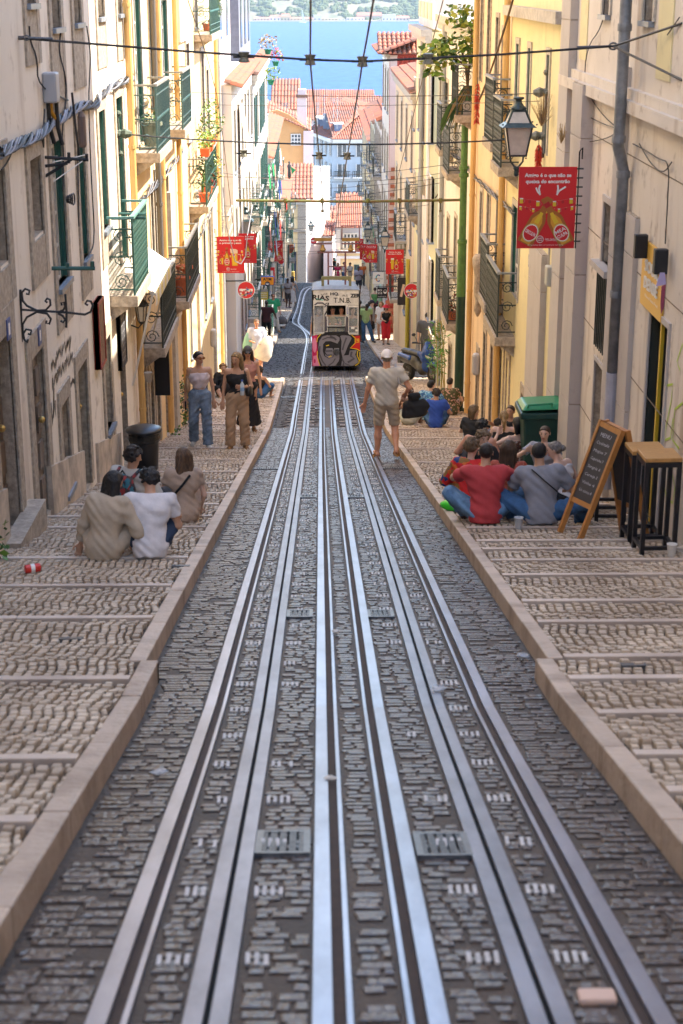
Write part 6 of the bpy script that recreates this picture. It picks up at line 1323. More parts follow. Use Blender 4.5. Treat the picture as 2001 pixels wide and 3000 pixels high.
def banner(label,corner,w,hh,yaw,lines,kind,pole_side=1,name='beer_banner',th=.006,bracket=True):
    """double sided rigid banner; corner = top-left seen from the camera side"""
    e=empty(name,corner,label,'banner','red beer banners hung from the walls',yaw)
    b=MB(); b.box(0,w,0,th,-hh,0,K_red); b.build('banner_panel',e); F_=Fr((0,-.001,-hh),(1,0,0),(0,0,1)); b=MB(); u=w/.95
    for i,t in enumerate(lines): F_.text(b,t,w*.5,hh*(.90-.075*i),w*.085,K_w,.003,wid=w*.80*len(t)/max(len(q) for q in lines),bold=.03)
    for r_,y0 in enumerate((.60,.50)):
        F_.stroke(b,[(w*x,hh*(y0+.03-.05*math.sin(math.pi*x))) for x in np.linspace(0,1,9)],w*.004,K_pinks,.002)
        for k in range(7 if r_==0 else 9):
            n_=7 if r_==0 else 9; x=w*(k+.4)/n_; y=hh*(y0+.03-.05*math.sin(math.pi*x/w)); z=w*.028*(1-.3*r_)
            if k%2==0: F_.poly(b,[(x-z,y-z*3.2),(x+z,y-z*3.2),(x+z,y-z*.4),(x-z,y-z*.4)],K_yel,.0022); F_.poly(b,[(x-z,y-z*.6),(x+z,y-z*.6),(x+z,y),(x-z,y)],K_w,.0023); F_.stroke(b,[(x+z,y-z*.8),(x+z*1.9,y-z*1.1),(x+z*1.9,y-z*2.4),(x+z,y-z*2.6)],z*.35,K_pinks,.0022)
            else: F_.ell(b,x,y-z*1.2,z*.9,z*1.0,K_redd,.0022,8)
    for k in range(16): F_.ell(b,w*R.uniform(.03,.97),hh*R.uniform(.44,.53),w*.006,w*.006,K_gold,.0021,5)
    if kind=='cross':
        bottle(F_,b,w*.13,hh*.06,hh*.64,-.50,'DESCULPA',.004,1.08); bottle(F_,b,w*.87,hh*.06,hh*.64,.50,'MEA\nCULPA',.008,1.08)
        for sx,pts in ((1,[(.38,.66),(.33,.70),(.30,.75)]),(1,[(.37,.67),(.35,.74),(.37,.78)]),(1,[(.66,.66),(.70,.71),(.81,.76)]),(1,[(.67,.68),(.68,.74),(.67,.78)])): F_.stroke(b,[(w*x,hh*y) for x,y in pts],w*.028,K_w,.009)
    elif kind=='mug':
        bottle(F_,b,w*.36,hh*.20,hh*.50,0,'BORA\nFALAR?',.004,1.0); P=[(.55,.20),(.76,.20),(.74,.56),(.52,.56)]; F_.poly(b,[(w*x,hh*y) for x,y in P],K_amb,.004); F_.poly(b,[(w*x,hh*y) for x,y in ((.57,.22),(.72,.22),(.70,.54),(.56,.54))],K_yel,.005); F_.poly(b,[(w*x,hh*y) for x,y in ((.50,.55),(.76,.54),(.76,.63),(.68,.66),(.55,.66),(.48,.67))],K_foam,.006)
        F_.ell(b,w*.62,hh*.50,w*.06,hh*.035,K_w,.0062); F_.ell(b,w*.62,hh*.50,w*.05,hh*.03,K_red,.0066); F_.stroke(b,[(w*x,hh*y) for x,y in ((.76,.52),(.86,.50),(.87,.42),(.83,.34),(.75,.32))],w*.02,K_foam,.005)
        bottle(F_,b,w*.12,hh*.25,hh*.22,0,None,.004); bottle(F_,b,w*.88,hh*.25,hh*.22,0,None,.004); F_.poly(b,[(w*.17,hh*.24),(w*.22,hh*.24),(w*.23,hh*.42),(w*.16,hh*.42)],K_yel,.004)
    else:
        bottle(F_,b,w*.62,hh*.18,hh*.52,.12 if kind=='glass' else 0,'ROAM' if kind!='glass' else None,.004,1.0); 
        if kind=='glass': F_.poly(b,[(w*.31,hh*.2),(w*.43,hh*.2),(w*.46,hh*.62),(w*.28,hh*.62)],K_yel,.004); F_.poly(b,[(w*.28,hh*.59),(w*.46,hh*.59),(w*.45,hh*.65),(w*.29,hh*.65)],K_w,.005)
    F_.ell(b,w*.40,hh*.115,w*.062,w*.062,K_w,.010); F_.ell(b,w*.40,hh*.115,w*.054,w*.054,K_redd,.0104); F_.text(b,'SUPER',w*.40,hh*.127,w*.03,K_w,.0108,wid=w*.085); F_.text(b,'BOCK',w*.40,hh*.103,w*.03,K_w,.0108,wid=w*.075)
    F_.text(b,'Sabor Autêntico',w*.60,hh*.118,w*.045,K_w,.010,wid=w*.22,bold=0,skew=.3); F_.stroke(b,[(w*.5,hh*.095),(w*.6,hh*.100),(w*.7,hh*.095)],w*.004,K_w,.010)
    F_.text(b,'Sê responsável. Bebe com moderação. 5,2% álcool.',w*.5,hh*.045,w*.026,K_w,.010,wid=w*.62,bold=0)
    tag(b.build('banner_print',e),kind='stuff')
    if bracket:
        b=MB(); xs=w+.015 if pole_side>0 else -.015; b.tube([(xs,0,-hh*1.0),(xs,0,.16),(xs+pole_side*.03,0,.20),(xs+pole_side*.03,0,.08)],.008,M_black,5)
        for k in range(9): z=-hh*k/9; b.tube([(xs-pole_side*.02,0,z-.02),(xs+pole_side*.05,0,z-.02)],.009,M_rblk,5)
        b.build('bracket',e)
    return e
def ban(label,x0,x1,y0,y1,Y,lines,kind,side=1,yaw=0,**k):
    a=onY(x0,y0,Y); c=onY(x1,y1,Y); c.x=onY(x1,y0,Y).x; return banner(label,(a.x,Y,a.z),(c.x-a.x)/max(.5,math.cos(yaw)),a.z-c.z,yaw,lines,kind,side,**k)
ban('largest red beer banner with two crossed bottles, beside the big lantern',1192,1326,383,570,17.4,['Amigo é o que não se','queixa do encontrão'],'cross')
ban('front red beer banner on the left with bottle and foaming mug',497,560,543,627,40.5,['Amigo é o que dá','o primeiro passo'],'mug',-1)
ban('red beer banner behind the front left one, under the twin lanterns',537,588,536,604,48,['Amigo é o que','dá os pisões'],'bottle',-1)
ban('small crossed bottles banner further down the left row',615,649,553,600,74,['Amigo é o que não se','queixa do encontrão'],'cross',-1)
ban('red beer banner with bottle and glass left of the right no entry sign',886,927,573,629,53,['Amigo é o que','desculpa o banho'],'glass')
ban('small beer banner with mug farther right of the tram frame',839,866,561,603,74,['Amigo é o que dá','o primeiro passo'],'mug')
ban('plain edge-on beer banner behind the mug banner',826,840,560,596,84,['Amigo é','o que dá'],'bottle')
ban('farthest small beer banner with crossed bottles near the bend',815,834,548,578,96,['Amigo é o','que não se'],'cross')
# --- round no entry signs
def no_entry(label,x,y,r_px,Y,arm,name='no_entry_sign',stick=True,yaw=0):
    p=onY(x,y,Y); r=r_px*D*Y*1.02/F*1.0; e=empty(name,p,label,'road sign','round no entry signs',yaw); F_=Fr((0,0,0),(1,0,0),(0,0,1)); b=MB(); v=24
    b.prism([(r*math.cos(t),0,r*math.sin(t)) for t in np.linspace(0,2*math.pi,v+1)[:-1]],(0,.02,0),M_pipeg); b.build('backing_disc',e); b=MB(); F_.ell(b,0,0,r,r,K_w,.001,v); F_.ell(b,0,0,r*.94,r*.94,flat('sign_red',(.60,.012,.02)),.002,v); F_.poly(b,[(-r*.75,-r*.14),(r*.75,-r*.14),(r*.75,r*.14),(-r*.75,r*.14)],K_w,.003); b.build('sign_face',e)
    if stick:
        b=MB(); rr=random.Random(int(x)); cs=[K_w,K_blk,flat('sticker_blue',(.03,.12,.4)),K_yel,K_w,flat('sticker_teal',(.05,.35,.35)),K_pinks,flat('sticker_grey',(.4,.4,.4))]
        for i in range(38):
            a=rr.uniform(-.72,.6)*r; q=rr.uniform(-.82,.1)*r
            if a*a+q*q>(.84*r)**2: continue
            s1,s2=rr.uniform(.06,.15)*r,rr.uniform(.05,.1)*r
            if i%3: F_.poly(b,[(a-s1,q-s2),(a+s1,q-s2*.8),(a+s1,q+s2),(a-s1,q+s2*.9)],rr.choice(cs),.0035+i*.00015)
            else: F_.ell(b,a,q,s2*1.1,s2*1.1,rr.choice(cs),.0035+i*.00015,10)
        F_.poly(b,[(.0,.25*r),(.12*r,.27*r),(.12*r,.36*r),(0,.34*r)],flat('sticker_teal',(.05,.35,.35)),.004); tag(b.build('stickers',e),kind='stuff')
    b=MB()
    if arm: b.box(*sorted((arm*r*.2,arm*(r+.35))),.03,.07,r*.96,r*1.08,M_rblk); b.box(-.03,.03,.025,.05,-r*.6,r*1.05,M_rblk); b.build('bracket',e)
    return e
no_entry('sticker covered no entry sign on the left below the front beer banner',565,666,20,46,-1)
no_entry('sticker covered no entry sign on the right above the drainpipe',945,668,17.5,50,1)
no_entry('plain no entry sign on the left behind the small banner',645,598,8.5,78,-1,stick=False,yaw=-.5)
no_entry('small no entry sign on the white side wall at the bend',720,553,7.5,128,0,stick=False)
no_entry('no entry sign half hidden by the mug banner on the right',842,593,9.5,77,1,stick=False)
# --- ATM sign, price board, hanging shop signs
p=onY(614,645,58); e=empty('cash_machine_sign',p,'orange and blue ATM sign sticking out from the left wall','shop sign'); w=31*D*59/F; h=21*D*59/F; b=MB(); b.box(-w/2,w/2,0,.14,-h/2,h/2,flat('sign_blue',(.01,.06,.30))); b.build('sign_box',e,bevel=.03); F_=Fr((0,-.001,0),(1,0,0),(0,0,1)); b=MB(); F_.poly(b,[(-w*.46,-h*.42),(w*.46,-h*.42),(w*.46,h*.42),(-w*.46,h*.42)],flat('sign_orange',(.75,.28,.01)),.003); F_.text(b,'ATM',-w*.02,h*.2,h*.42,K_blk,.006,wid=w*.62,bold=.03); F_.ell(b,w*.0,-h*.32,w*.19,w*.19,flat('sign_navy',(.01,.02,.06)),.007); F_.stroke(b,[(w*.0+w*.13*math.cos(t),-h*.36+w*.09*math.sin(t)) for t in np.linspace(0,math.pi,9)],w*.03,K_w,.009); F_.poly(b,[(-w*.10,-h*.42),(w*.10,-h*.42),(w*.05,-h*.3),(-w*.05,-h*.3)],K_w,.009); b.build('sign_face',e); b=MB(); b.box(-w*.9,-w/2,.05,.09,h*.1,h*.2,M_rblk); b.build('bracket',e)
p=onY(606,676,58); e=empty('price_board',p,'yellow CERVEIA board hanging below the ATM sign','shop sign'); w=18*D*59/F;h=24*D*59/F; b=MB(); b.box(-w/2,w/2,0,.03,-h/2,h*.5,flat('board_yellow',(.55,.45,.03))); b.build('board',e); F_=Fr((0,-.001,0),(1,0,0),(0,0,1)); b=MB(); F_.poly(b,[(-w*.5,h*.25),(w*.5,h*.25),(w*.5,h*.5),(-w*.5,h*.5)],M_pipeg,.002)
for i,t in enumerate(('ERVEIA','RVEZA','BIÈRE')): F_.text(b,t,0,h*(.12-i*.2),h*.16,K_w,.004,wid=w*.8,bold=.02)
b.build('lettering',e)
def hangsign(label,x0,x1,y0,y1,Y,col,name='hanging_sign',arm=1):
    a=onY(x0,y0,Y); c=onY(x1,y1,Y); e=empty(name,a,label,'shop sign','shop signs hanging over the right pavement'); w=c.x-a.x; h=a.z-c.z; b=MB(); b.box(0,w,0,.04,-h,0,col); b.build('sign_panel',e); b=MB(); b.box(*sorted((-.05,w+.4)),.01,.03,.03,.055,M_rblk); b.box(.04,.06,.01,.03,0,.03,M_rblk); b.box(w-.06,w-.04,.01,.03,0,.03,M_rblk); b.build('bracket',e); return e,Fr((0,-.001,-h),(1,0,0),(0,0,1)),w,h
e,F_,w,h=hangsign('white square sign with a multicoloured letter C on the right',856,881,625,652,66,K_w); b=MB()
for i,c in enumerate((flat('sign_blue',(.01,.06,.30)),flat('sticker_teal',(.05,.35,.35)),flat('sign_orange',(.75,.28,.01)),flat('sign_blue',(.01,.06,.30)))): F_.stroke(b,[(w*.5+w*.2*math.cos(t),h*.5+h*.27*math.sin(t)) for t in np.linspace(.8+i*1.17,.8+(i+1)*1.17,5)],w*.1,c,.004)
F_.text(b,'CÍRCULO',w*.5,h*.45,h*.13,K_blk,.006,wid=w*.8,bold=0); b.build('lettering',e)
e,F_,w,h=hangsign('black BICA SOUR hanging sign below the white square sign',866,889,660,684,64,K_blk); b=MB(); F_.text(b,'BICA',w*.28,h*.74,h*.26,K_w,.004,wid=w*.42,bold=.02); F_.text(b,'SOUR',w*.28,h*.46,h*.26,K_w,.004,wid=w*.45,bold=.02); F_.ell(b,w*.78,h*.6,w*.16,h*.2,K_w,.004); F_.ell(b,w*.78,h*.66,w*.12,h*.1,K_blk,.005); F_.text(b,'Food & Drinks Bar',w*.5,h*.15,h*.13,K_w,.004,wid=w*.8,bold=0); b.build('lettering',e)
e,F_,w,h=hangsign('black sign with pale diagonal strokes behind the right no entry sign',913,944,637,700,56,flat('dark_sign_panel',(.03,.025,.025))); b=MB(); F_.stroke(b,[(w*.25,h*.3),(w*.45,h*.75)],w*.18,K_foam,.004); F_.stroke(b,[(w*.5,h*.55),(w*.95,h*.85)],w*.08,K_foam,.004); F_.stroke(b,[(w*.7,h*.25),(w*.62,h*.55)],w*.1,K_foam,.004); b.build('lettering',e)
# orange disc sign near the bend
p=onY(665,570,112); e=empty('orange_disc_sign',p,'bright orange oval sign by the dark double door','shop sign'); b=MB(); b.lathe([(.28,-.06),(.36,0),(.28,.06)],(0,0,0),flat('sign_orange2',(.8,.12,.02)),16,1,1); o=b.build('sign_disc',e); o.rotation_euler=(math.pi/2,0,.5); b=MB(); b.box(-.9,-.1,.0,.04,.1,.14,M_rblk); b.build('bracket',e)
# --- street lanterns
M_lant=mat('dark_green_lantern_iron',(.05,.075,.075),.35,.5,noise=.3,ns=20); M_lg=mat('dusty_lantern_glass',(.62,.55,.45),.35,noise=.2,ns=9,spec=.5)
def lantern(label,x,yt,yb,Y,wall=0,arm=.5,tilt=0):
    """four-sided lantern; yt top of finial, yb foot"""
    a=onY(x,yt,Y); c=onY(x,yb,Y); H=a.z-c.z; k=H/1.0; e=empty('street_lantern',(c.x,Y,c.z),label,'street lamp','wall mounted lanterns'); m=M_lant
    def ring(z,w): return [(-w,-w,z),(w,-w,z),(w,w,z),(-w,w,z)]
    zb,zm,zt=.27*k,.64*k,.83*k; wb,wm,wt=.105*k,.165*k,.085*k
    A,B_,C_=ring(zb,wb),ring(zm,wm),ring(zt,wt)
    b=MB()
    for i in range(4): b.bar(A[i],B_[i],.022*k,.022*k,m); b.bar(B_[i],C_[i],.022*k,.022*k,m); b.bar(A[i],A[(i+1)%4],.022*k,.022*k,m); b.bar(C_[i],C_[(i+1)%4],.022*k,.022*k,m)
    b.build('lantern_frame',e)
    b=MB(); D1,D2=ring(zm-.01*k,wm+.055*k),ring(zm+.045*k,wm*.93)
    b.hexa(D1+D2,m); 
    b.build('eaves',e); b=MB()
    for s1 in (-1,1):
        for s2 in (-1,1): b.ball((s1*(wm+.05*k),s2*(wm+.05*k),zm+.03*k),.012*k,m,6); b.ball((s1*wt,s2*wt,zt+.03*k),.012*k,m,6); b.ball((s1*wb,s2*wb,zb-.03*k),.012*k,m,6)
    tag(b.build('finials',e),kind='stuff')
    for (P,Q) in ((A,B_),(B_,C_)):
        for i in range(4):
            j=(i+1)%4; g=MB(); v=[Vector(P[i]),Vector(P[j]),Vector(Q[j]),Vector(Q[i])]; cc=sum(v,Vector())/4; v=[cc+(q-cc)*.93 for q in v]; cn=Vector((cc.x,cc.y,0)).normalized()*.004; g.hexa([v[0],v[1],v[1]-cn,v[0]-cn,v[3],v[2],v[2]-cn,v[3]-cn],M_lg); g.build('pane',e)
    b=MB(); b.lathe([(wt*1.25,zt),(wt*1.2,zt+.03*k),(wt*.75,zt+.07*k),(wt*.5,zt+.10*k),(wt*.48,zt+.13*k),(wt*.85,zt+.145*k),(wt*.8,zt+.165*k),(.01,zt+.17*k)],(0,0,0),m,14); b.build('cap',e,smooth=True)
    b=MB()
    for s1 in (-1,1): b.tube([(s1*wb*.8,0,zb-.005),(s1*wb*.75,0,zb-.08*k),(s1*wb*.3,0,zb-.14*k),(0,0,zb-.16*k)],.014*k,m,6)
    b.lathe([(.02*k,0),(.035*k,.02*k),(.03*k,.08*k),(.045*k,.10*k),(.04*k,.13*k)],(0,0,0),m,10)
    if wall: 
        L_=arm; b.tube([(0,0,.07*k),(wall*L_*.5,0,.05*k),(wall*L_,0,.05*k)],.018*k,m,6); b.tube([(wall*.1*L_,0,.03*k),(wall*L_*.5,0,-.10*k),(wall*L_,0,-.18*k)],.010*k,m,5); b.box(*sorted((wall*L_,wall*(L_+.02))),-.03*k,.03*k,-.22*k,.10*k,m)
    b.build('bracket',e); return e
lantern('large green street lantern beside the biggest beer banner, nearest on the right',1185,222,405,19.0,1,.9)
lantern('nearer of the twin lanterns above the left beer banners',565,475,560,52,-1,1.0)
lantern('farther of the twin lanterns above the left beer banners',588,470,545,56,-1,1.15)
lantern('small lantern far down the left row',646,515,565,84,-1,1.0)
lantern('lantern above the bottle and glass banner on the right',883,521,580,58,1,1.1)
lantern('small lantern above the mug banner on the right',844,508,556,78,1,1.1)
lantern('tiny lantern on the white side wall at the bend',714,505,540,126,-1,.4)
# --- tram
TY=onG(775,852).y; tx=onG(771.5,852).x; TZ=G(TY); e=empty('funicular_tram',(tx,TY,TZ),'white funicular tram covered in black, grey and pink graffiti climbing the street','tram')
TW,THt=1.44,2.36; z0=.16
M_tw=mat('tram_white_paint',(.66,.64,.60),.4,noise=.3,ns=6); M_tb=flat('graffiti_black',(.008,.008,.01)); M_tg=flat('graffiti_grey',(.20,.19,.22)); M_tg2=flat('graffiti_dark_grey',(.075,.07,.085)); M_tp=flat('graffiti_pink',(.70,.22,.36)); M_tm=flat('graffiti_magenta',(.55,.01,.10)); M_ty=flat('graffiti_yellow',(.78,.55,.01)); M_tr=flat('graffiti_red',(.55,.01,.01)); M_tc=flat('graffiti_cyan',(.05,.55,.5))
U=lambda zx:(zx-715)/690.; Vv=lambda zy:z0+(2000-zy)/655.
wins=[(270,460,800,1330),(525,915,795,990),(552,895,1015,1200),(562,892,1235,1370),(985,1160,830,1340)]
holes=[(U(a),U(b_),Vv(d),Vv(c)) for a,b_,c,d in wins]
b=MB(); Xs=sorted({-TW/2,TW/2,*[h[i] for h in holes for i in (0,1)]}); Zs=sorted({z0,z0+THt-.06,*[h[i] for h in holes for i in (2,3)]})
for i in range(len(Xs)-1):
    for j in range(len(Zs)-1):
        xc,zc=(Xs[i]+Xs[i+1])/2,(Zs[j]+Zs[j+1])/2
        if any(h[0]<xc<h[1] and h[2]<zc<h[3] for h in holes): continue
        b.quad((Xs[i],0,Zs[j]),(Xs[i+1],0,Zs[j]),(Xs[i+1],0,Zs[j+1]),(Xs[i],0,Zs[j+1]),M_tw)
for h in holes:
    for a,c in (((h[0],h[2]),(h[0],h[3])),((h[1],h[3]),(h[1],h[2])),((h[0],h[3]),(h[1],h[3])),((h[1],h[2]),(h[0],h[2]))): b.quad((a[0],0,a[1]),(c[0],0,c[1]),(c[0],.06,c[1]),(a[0],.06,a[1]),M_tw)
# sides, back, floor with stepped sill following the slope
TL=6.6; dz=lambda y:G(TY+y)-TZ
SL=-.15
for s_ in (-1,1):
    x=s_*TW/2; xa_,xb_=sorted((x,x-s_*.04)); b.hexa([(xa_,0,z0+1.55),(xb_,0,z0+1.55),(xb_,TL,z0+1.55+SL*TL),(xa_,TL,z0+1.55+SL*TL),(xa_,0,z0+THt-.06),(xb_,0,z0+THt-.06),(xb_,TL,z0+THt-.06+SL*TL),(xa_,TL,z0+THt-.06+SL*TL)],M_tw); b.hexa([(min(x,x-s_*.04),0,z0),(max(x,x-s_*.04),0,z0),(max(x,x-s_*.04),TL,z0+dz(TL)),(min(x,x-s_*.04),TL,z0+dz(TL)),(min(x,x-s_*.04),0,z0+.95),(max(x,x-s_*.04),0,z0+.95),(max(x,x-s_*.04),TL,z0+.95+SL*TL),(min(x,x-s_*.04),TL,z0+.95+SL*TL)],M_tm if s_<0 else M_tr)
    for k in range(7): y=k*TL/6.2; b.box(*sorted((x,x-s_*.04)),y,y+.08,z0+.3+SL*y,z0+1.56+SL*y,M_tw)
b.box(-TW/2,TW/2,TL-.04,TL,z0+dz(TL),z0+THt-.06+SL*TL,M_tw); b.hexa([(-TW/2,.05,z0),(TW/2,.05,z0),(TW/2,TL,z0+dz(TL)),(-TW/2,TL,z0+dz(TL)),(-TW/2,.05,z0+.06),(TW/2,.05,z0+.06),(TW/2,TL,z0+dz(TL)+.06),(-TW/2,TL,z0+dz(TL)+.06)],M_tb); b.build('tram_body',e)
b=MB(); n=10; pr=[(-TW/2*1.01*math.cos(math.pi*i/n),.13*math.sin(math.pi*i/n)**.8) for i in range(n+1)]; zt=z0+THt-.06
for ya,yb,sa,sb in ((-.02,.5,.25,1),(.5,TL-.5,1,1),(TL-.5,TL+.02,1,.25)):
    v=[(x,ya,zt+z*sa+SL*max(ya,0)) for x,z in pr]+[(x,yb,zt+z*sb+SL*yb) for x,z in pr]; b.add(v,[(i,i+1,n+2+i,n+1+i) for i in range(n)],mat('tram_roof_grey',(.22,.25,.30),.6,noise=.3))
b.quad((-TW/2,-.02,zt),(TW/2,-.02,zt),(TW/2,TL,zt+SL*TL),(-TW/2,TL,zt+SL*TL),M_tw); b.add([(x,-.021,zt+z*.25) for x,z in pr],[tuple(range(n+1))],MC['tram_roof_grey']); b.build('tram_roof',e)
M_tgl=mat('tram_window_glass',(.5,.55,.58),.08,alpha=.22,spec=.8)
for i,h in enumerate(holes):
    if i==1: continue
    b=MB(); b.box(h[0],h[1],.02,.026,h[2],h[3],M_tgl); w=b.build('window',e); b=MB(); t=.022
    for bx_ in ((h[0]-t,h[0],h[2]-t,h[3]+t),(h[1],h[1]+t,h[2]-t,h[3]+t),(h[0],h[1],h[3],h[3]+t),(h[0],h[1],h[2]-t,h[2])): b.box(bx_[0],bx_[1],-.014,.0,bx_[2],bx_[3],M_tw if i!=3 else M_tb)
    b.build('window_frame',w)
b=MB(); b.box(U(535),U(905),-.03,.01,Vv(1225),Vv(1205),mat('wiper_bar',(.02,.02,.02))); b.box(U(525),U(915),-.025,.0,Vv(1003),Vv(990),mat('wooden_sill',(.25,.10,.03))); b.build('window_ledge',e)
# graffiti on the front
F_=Fr((0,-.002,0),(1,0,0),(0,0,1)); b=MB()
def gp(pts,m,h): F_.poly(b,[(U(x),Vv(y)) for x,y in pts],m,h)
def gs(pts,w,m,h): F_.stroke(b,[(U(x),Vv(y)) for x,y in pts],w/690,m,h)
gp([(222,1998),(222,1400),(400,1360),(1215,1380),(1215,1998)],M_tb,.001)
gp([(222,1400),(330,1370),(320,1500),(340,1750),(330,1998),(222,1998)],M_tm,.002); F_.ell(b,U(272),Vv(1580),.062,.23,M_tp,.003,16); gp([(240,1800),(330,1780),(370,1998),(240,1998)],M_tp,.003); F_.ell(b,U(272),Vv(1900),.03,.07,M_tm,.0035,10)
gs([(400,1360),(330,1440),(320,1520)],16,M_ty,.004); gs([(330,1700),(325,1800),(350,1900),(380,1998)],16,M_ty,.004)
gp([(350,1620),(365,1500),(430,1410),(560,1372),(700,1378),(790,1430),(800,1480),(760,1560),(690,1530),(600,1500),(500,1505),(450,1560),(440,1700),(470,1800),(560,1850),(650,1830),(680,1760),(660,1700),(680,1640),(790,1640),(800,1800),(770,1900),(700,1998),(430,1998),(370,1850)],M_tg,.003)
gp([(480,1560),(560,1500),(650,1580),(690,1625),(500,1620)],M_tb,.004); gp([(490,1640),(640,1640),(680,1730),(640,1830),(560,1840),(490,1790)],M_tg,.0045); gs([(500,1700),(640,1695)],34,M_tg2,.005); gs([(560,1560),(500,1640),(480,1720),(520,1780),(640,1780)],20,M_tb,.0048)
gs([(510,1595),(570,1580)],18,M_ty,.006); gs([(560,1820),(620,1795)],20,M_ty,.006)
for P,w in (([(380,1600),(370,1750),(430,1900),(500,1990)],30),([(430,1470),(540,1430),(680,1440)],26),([(700,1850),(650,1930),(560,1990)],24),([(590,1400),(680,1440),(720,1480)],40)): gs(P,w,M_tg2,.005)
gp([(800,1400),(860,1375),(1000,1400),(1040,1440),(960,1600),(900,1750),(870,1790),(980,1780),(1000,1690),(1150,1680),(1110,1770),(1150,1850),(1180,1930),(1060,1998),(820,1998),(850,1830),(820,1700),(830,1500)],M_tg,.003)
for P,w in (([(930,1430),(880,1560),(850,1680)],34),([(1040,1710),(1020,1800),(1090,1850),(960,1930)],44),([(840,1850),(880,1930),(860,1990)],30),([(900,1950),(1000,1990)],20)): gs(P,w,M_tg2,.005)
gs([(800,1480),(720,1600),(700,1640)],16,M_tb,.006); gs([(800,1420),(790,1650),(800,1998)],22,M_tb,.004)
gp([(1100,1400),(1212,1390),(1212,1690),(1010,1640),(1110,1540)],M_tr,.004); gs([(1040,1380),(1110,1440),(1110,1540),(1010,1642),(1140,1660),(1215,1700)],16,M_ty,.006); gs([(1165,1700),(1155,1790),(1195,1880),(1190,1945),(1110,1995)],16,M_ty,.006); gs([(1205,1720),(1215,1900)],14,M_ty,.0065)
F_.text(b,'98',U(1165),Vv(1480),.13,M_ty,.008,wid=.09,bold=.02); gs([(1130,1530),(1200,1520)],9,M_ty,.008)
# tags above the windows
F_.text(b,'RIAS',U(405),Vv(640),.20,M_tb,.004,wid=.50,bold=.035,rot=-.08); F_.text(b,'HQ.',U(690),Vv(565),.12,M_tb,.004,wid=.27,bold=.04); F_.text(b,'T.N.B.',U(845),Vv(690),.22,M_tb,.005,wid=.52,bold=.008); F_.text(b,'ZER',U(1110),Vv(600),.15,M_tb,.004,wid=.30,bold=.05); F_.text(b,'NSE',U(475),Vv(570),.07,M_tb,.005,wid=.2,bold=0,rot=.2); F_.text(b,'RS',U(905),Vv(600),.09,M_tb,.005,wid=.15,bold=0)
gs([(300,655),(360,670),(450,690)],18,M_tc,.003)
gs([(1215,790),(970,790),(965,1000)],5,M_tb,.003); gs([(260,800),(330,745),(440,745),(520,800),(460,830)],34,M_tg2,.003); gs([(500,760),(560,740),(530,900),(470,1000),(520,1100)],28,M_tb,.003); gp([(465,1000),(520,1010),(530,1290),(465,1330)],M_tg2,.0035); gp([(925,1000),(975,1040),(975,1300),(900,1330)],M_tg2,.0035); gp([(225,880),(268,850),(268,1120),(225,1060)],M_tg2,.0035); gp([(460,1320),(960,1310),(1000,1400),(440,1400)],M_tb,.0025)
F_.text(b,'NOSER',U(948),Vv(900),.05,flat('graffiti_blue',(.03,.10,.45)),.004,wid=.22,rot=-math.pi/2,bold=0)
tag(b.build('graffiti',e),kind='stuff')
b=MB(); b.lathe([(.09,0),(.10,.02),(.07,.04)],(0,0,0),M_iron,14); o=b.build('headlamp',e); o.rotation_euler=(math.pi/2,0,0); o.location=(U(720),-.01,Vv(1710)); b=MB()
for i in range(5): b.box(-.08+i*.04-.003,-.08+i*.04+.003,-.06,-.055,-.08,.08,M_iron); b.box(-.08,.08,-.0601,-.0551,-.08+i*.04-.003,-.08+i*.04+.003,M_iron)
o=b.build('lamp_guard',e); o.location=(U(720),0,Vv(1710))
b=MB(); b.box(-.02,.08,.01,.012,0,.06,K_w); o=b.build('window_notice',e); o.location=(U(1040),0,Vv(1260)); b=MB(); b.box(-.02,.05,.01,.012,0,.06,K_w); o=b.build('window_notice',e); o.location=(U(1130),0,Vv(1310))
b=MB(); b.box(-.55,.35,.5,.58,zt+.28,zt+.38,mat('olive_destination_beam',(.16,.15,.07))); b.box(-.55,-.47,.5,.56,zt+.02,zt+.28,MC['olive_destination_beam']); b.box(.27,.35,.5,.56,zt+.02,zt+.28,MC['olive_destination_beam']); o=b.build('roof_beam',e); o.location=(.12,0,-.06)
M_pan=mat('rust_red_steel',(.16,.06,.06),.6,noise=.3)
b=MB(); Zp=zt+.88
for x in (-.22,.30): b.bar((x,1.4,zt-.1),(x,1.4,Zp),.05,.05,M_pan)
b.box(-.55,.62,1.38,1.42,Zp,Zp+.05,M_pan); b.box(-.2,.28,1.385,1.415,zt+.45,zt+.48,M_pan); b.build('collector_frame',e)
for x in (-.38,.46):
    b=MB(); b.lathe([(.06,0),(.1,.05),(.05,.12),(.04,.2)],(x,1.4,Zp+.05),mat('brass_insulator',(.30,.18,.05),.5,.6),10); b.box(x-.28,x+.28,1.38,1.42,Zp+.26,Zp+.30,M_pan); b.box(x-.26,x+.26,1.36,1.44,Zp+.36,Zp+.46,MC['brass_insulator']); b.bar((x-.27,1.4,Zp+.4),(x-.26,1.4,Zp+.8),.03,.03,M_pan); b.bar((x+.27,1.4,Zp+.4),(x+.26,1.4,Zp+.8),.03,.03,M_pan); b.box(x-.3,x+.3,1.38,1.42,Zp+.8,Zp+.83,M_pan); b.build('current_collector',e)
b=MB()
for x in (-.28,.28):
    for y in (1.6,TL-1.4): b.lathe([(.3,-.03),(.3,.03)],(0,0,0),M_tb,16)
b2=MB(); b2.box(-.45,.45,.3,1.2,.04,.2,M_tb); b2.box(-.3,-.24,.1,TL-1,.03,.12,M_tb); b2.box(.24,.3,.1,TL-1,.03,.12,M_tb); b2.build('undercarriage',e)
b=MB(); b.box(-TW/2+.05,TW/2-.05,2.2,2.25,z0-.3,z0+THt-.5,M_dark); b.build('cabin_partition',e)
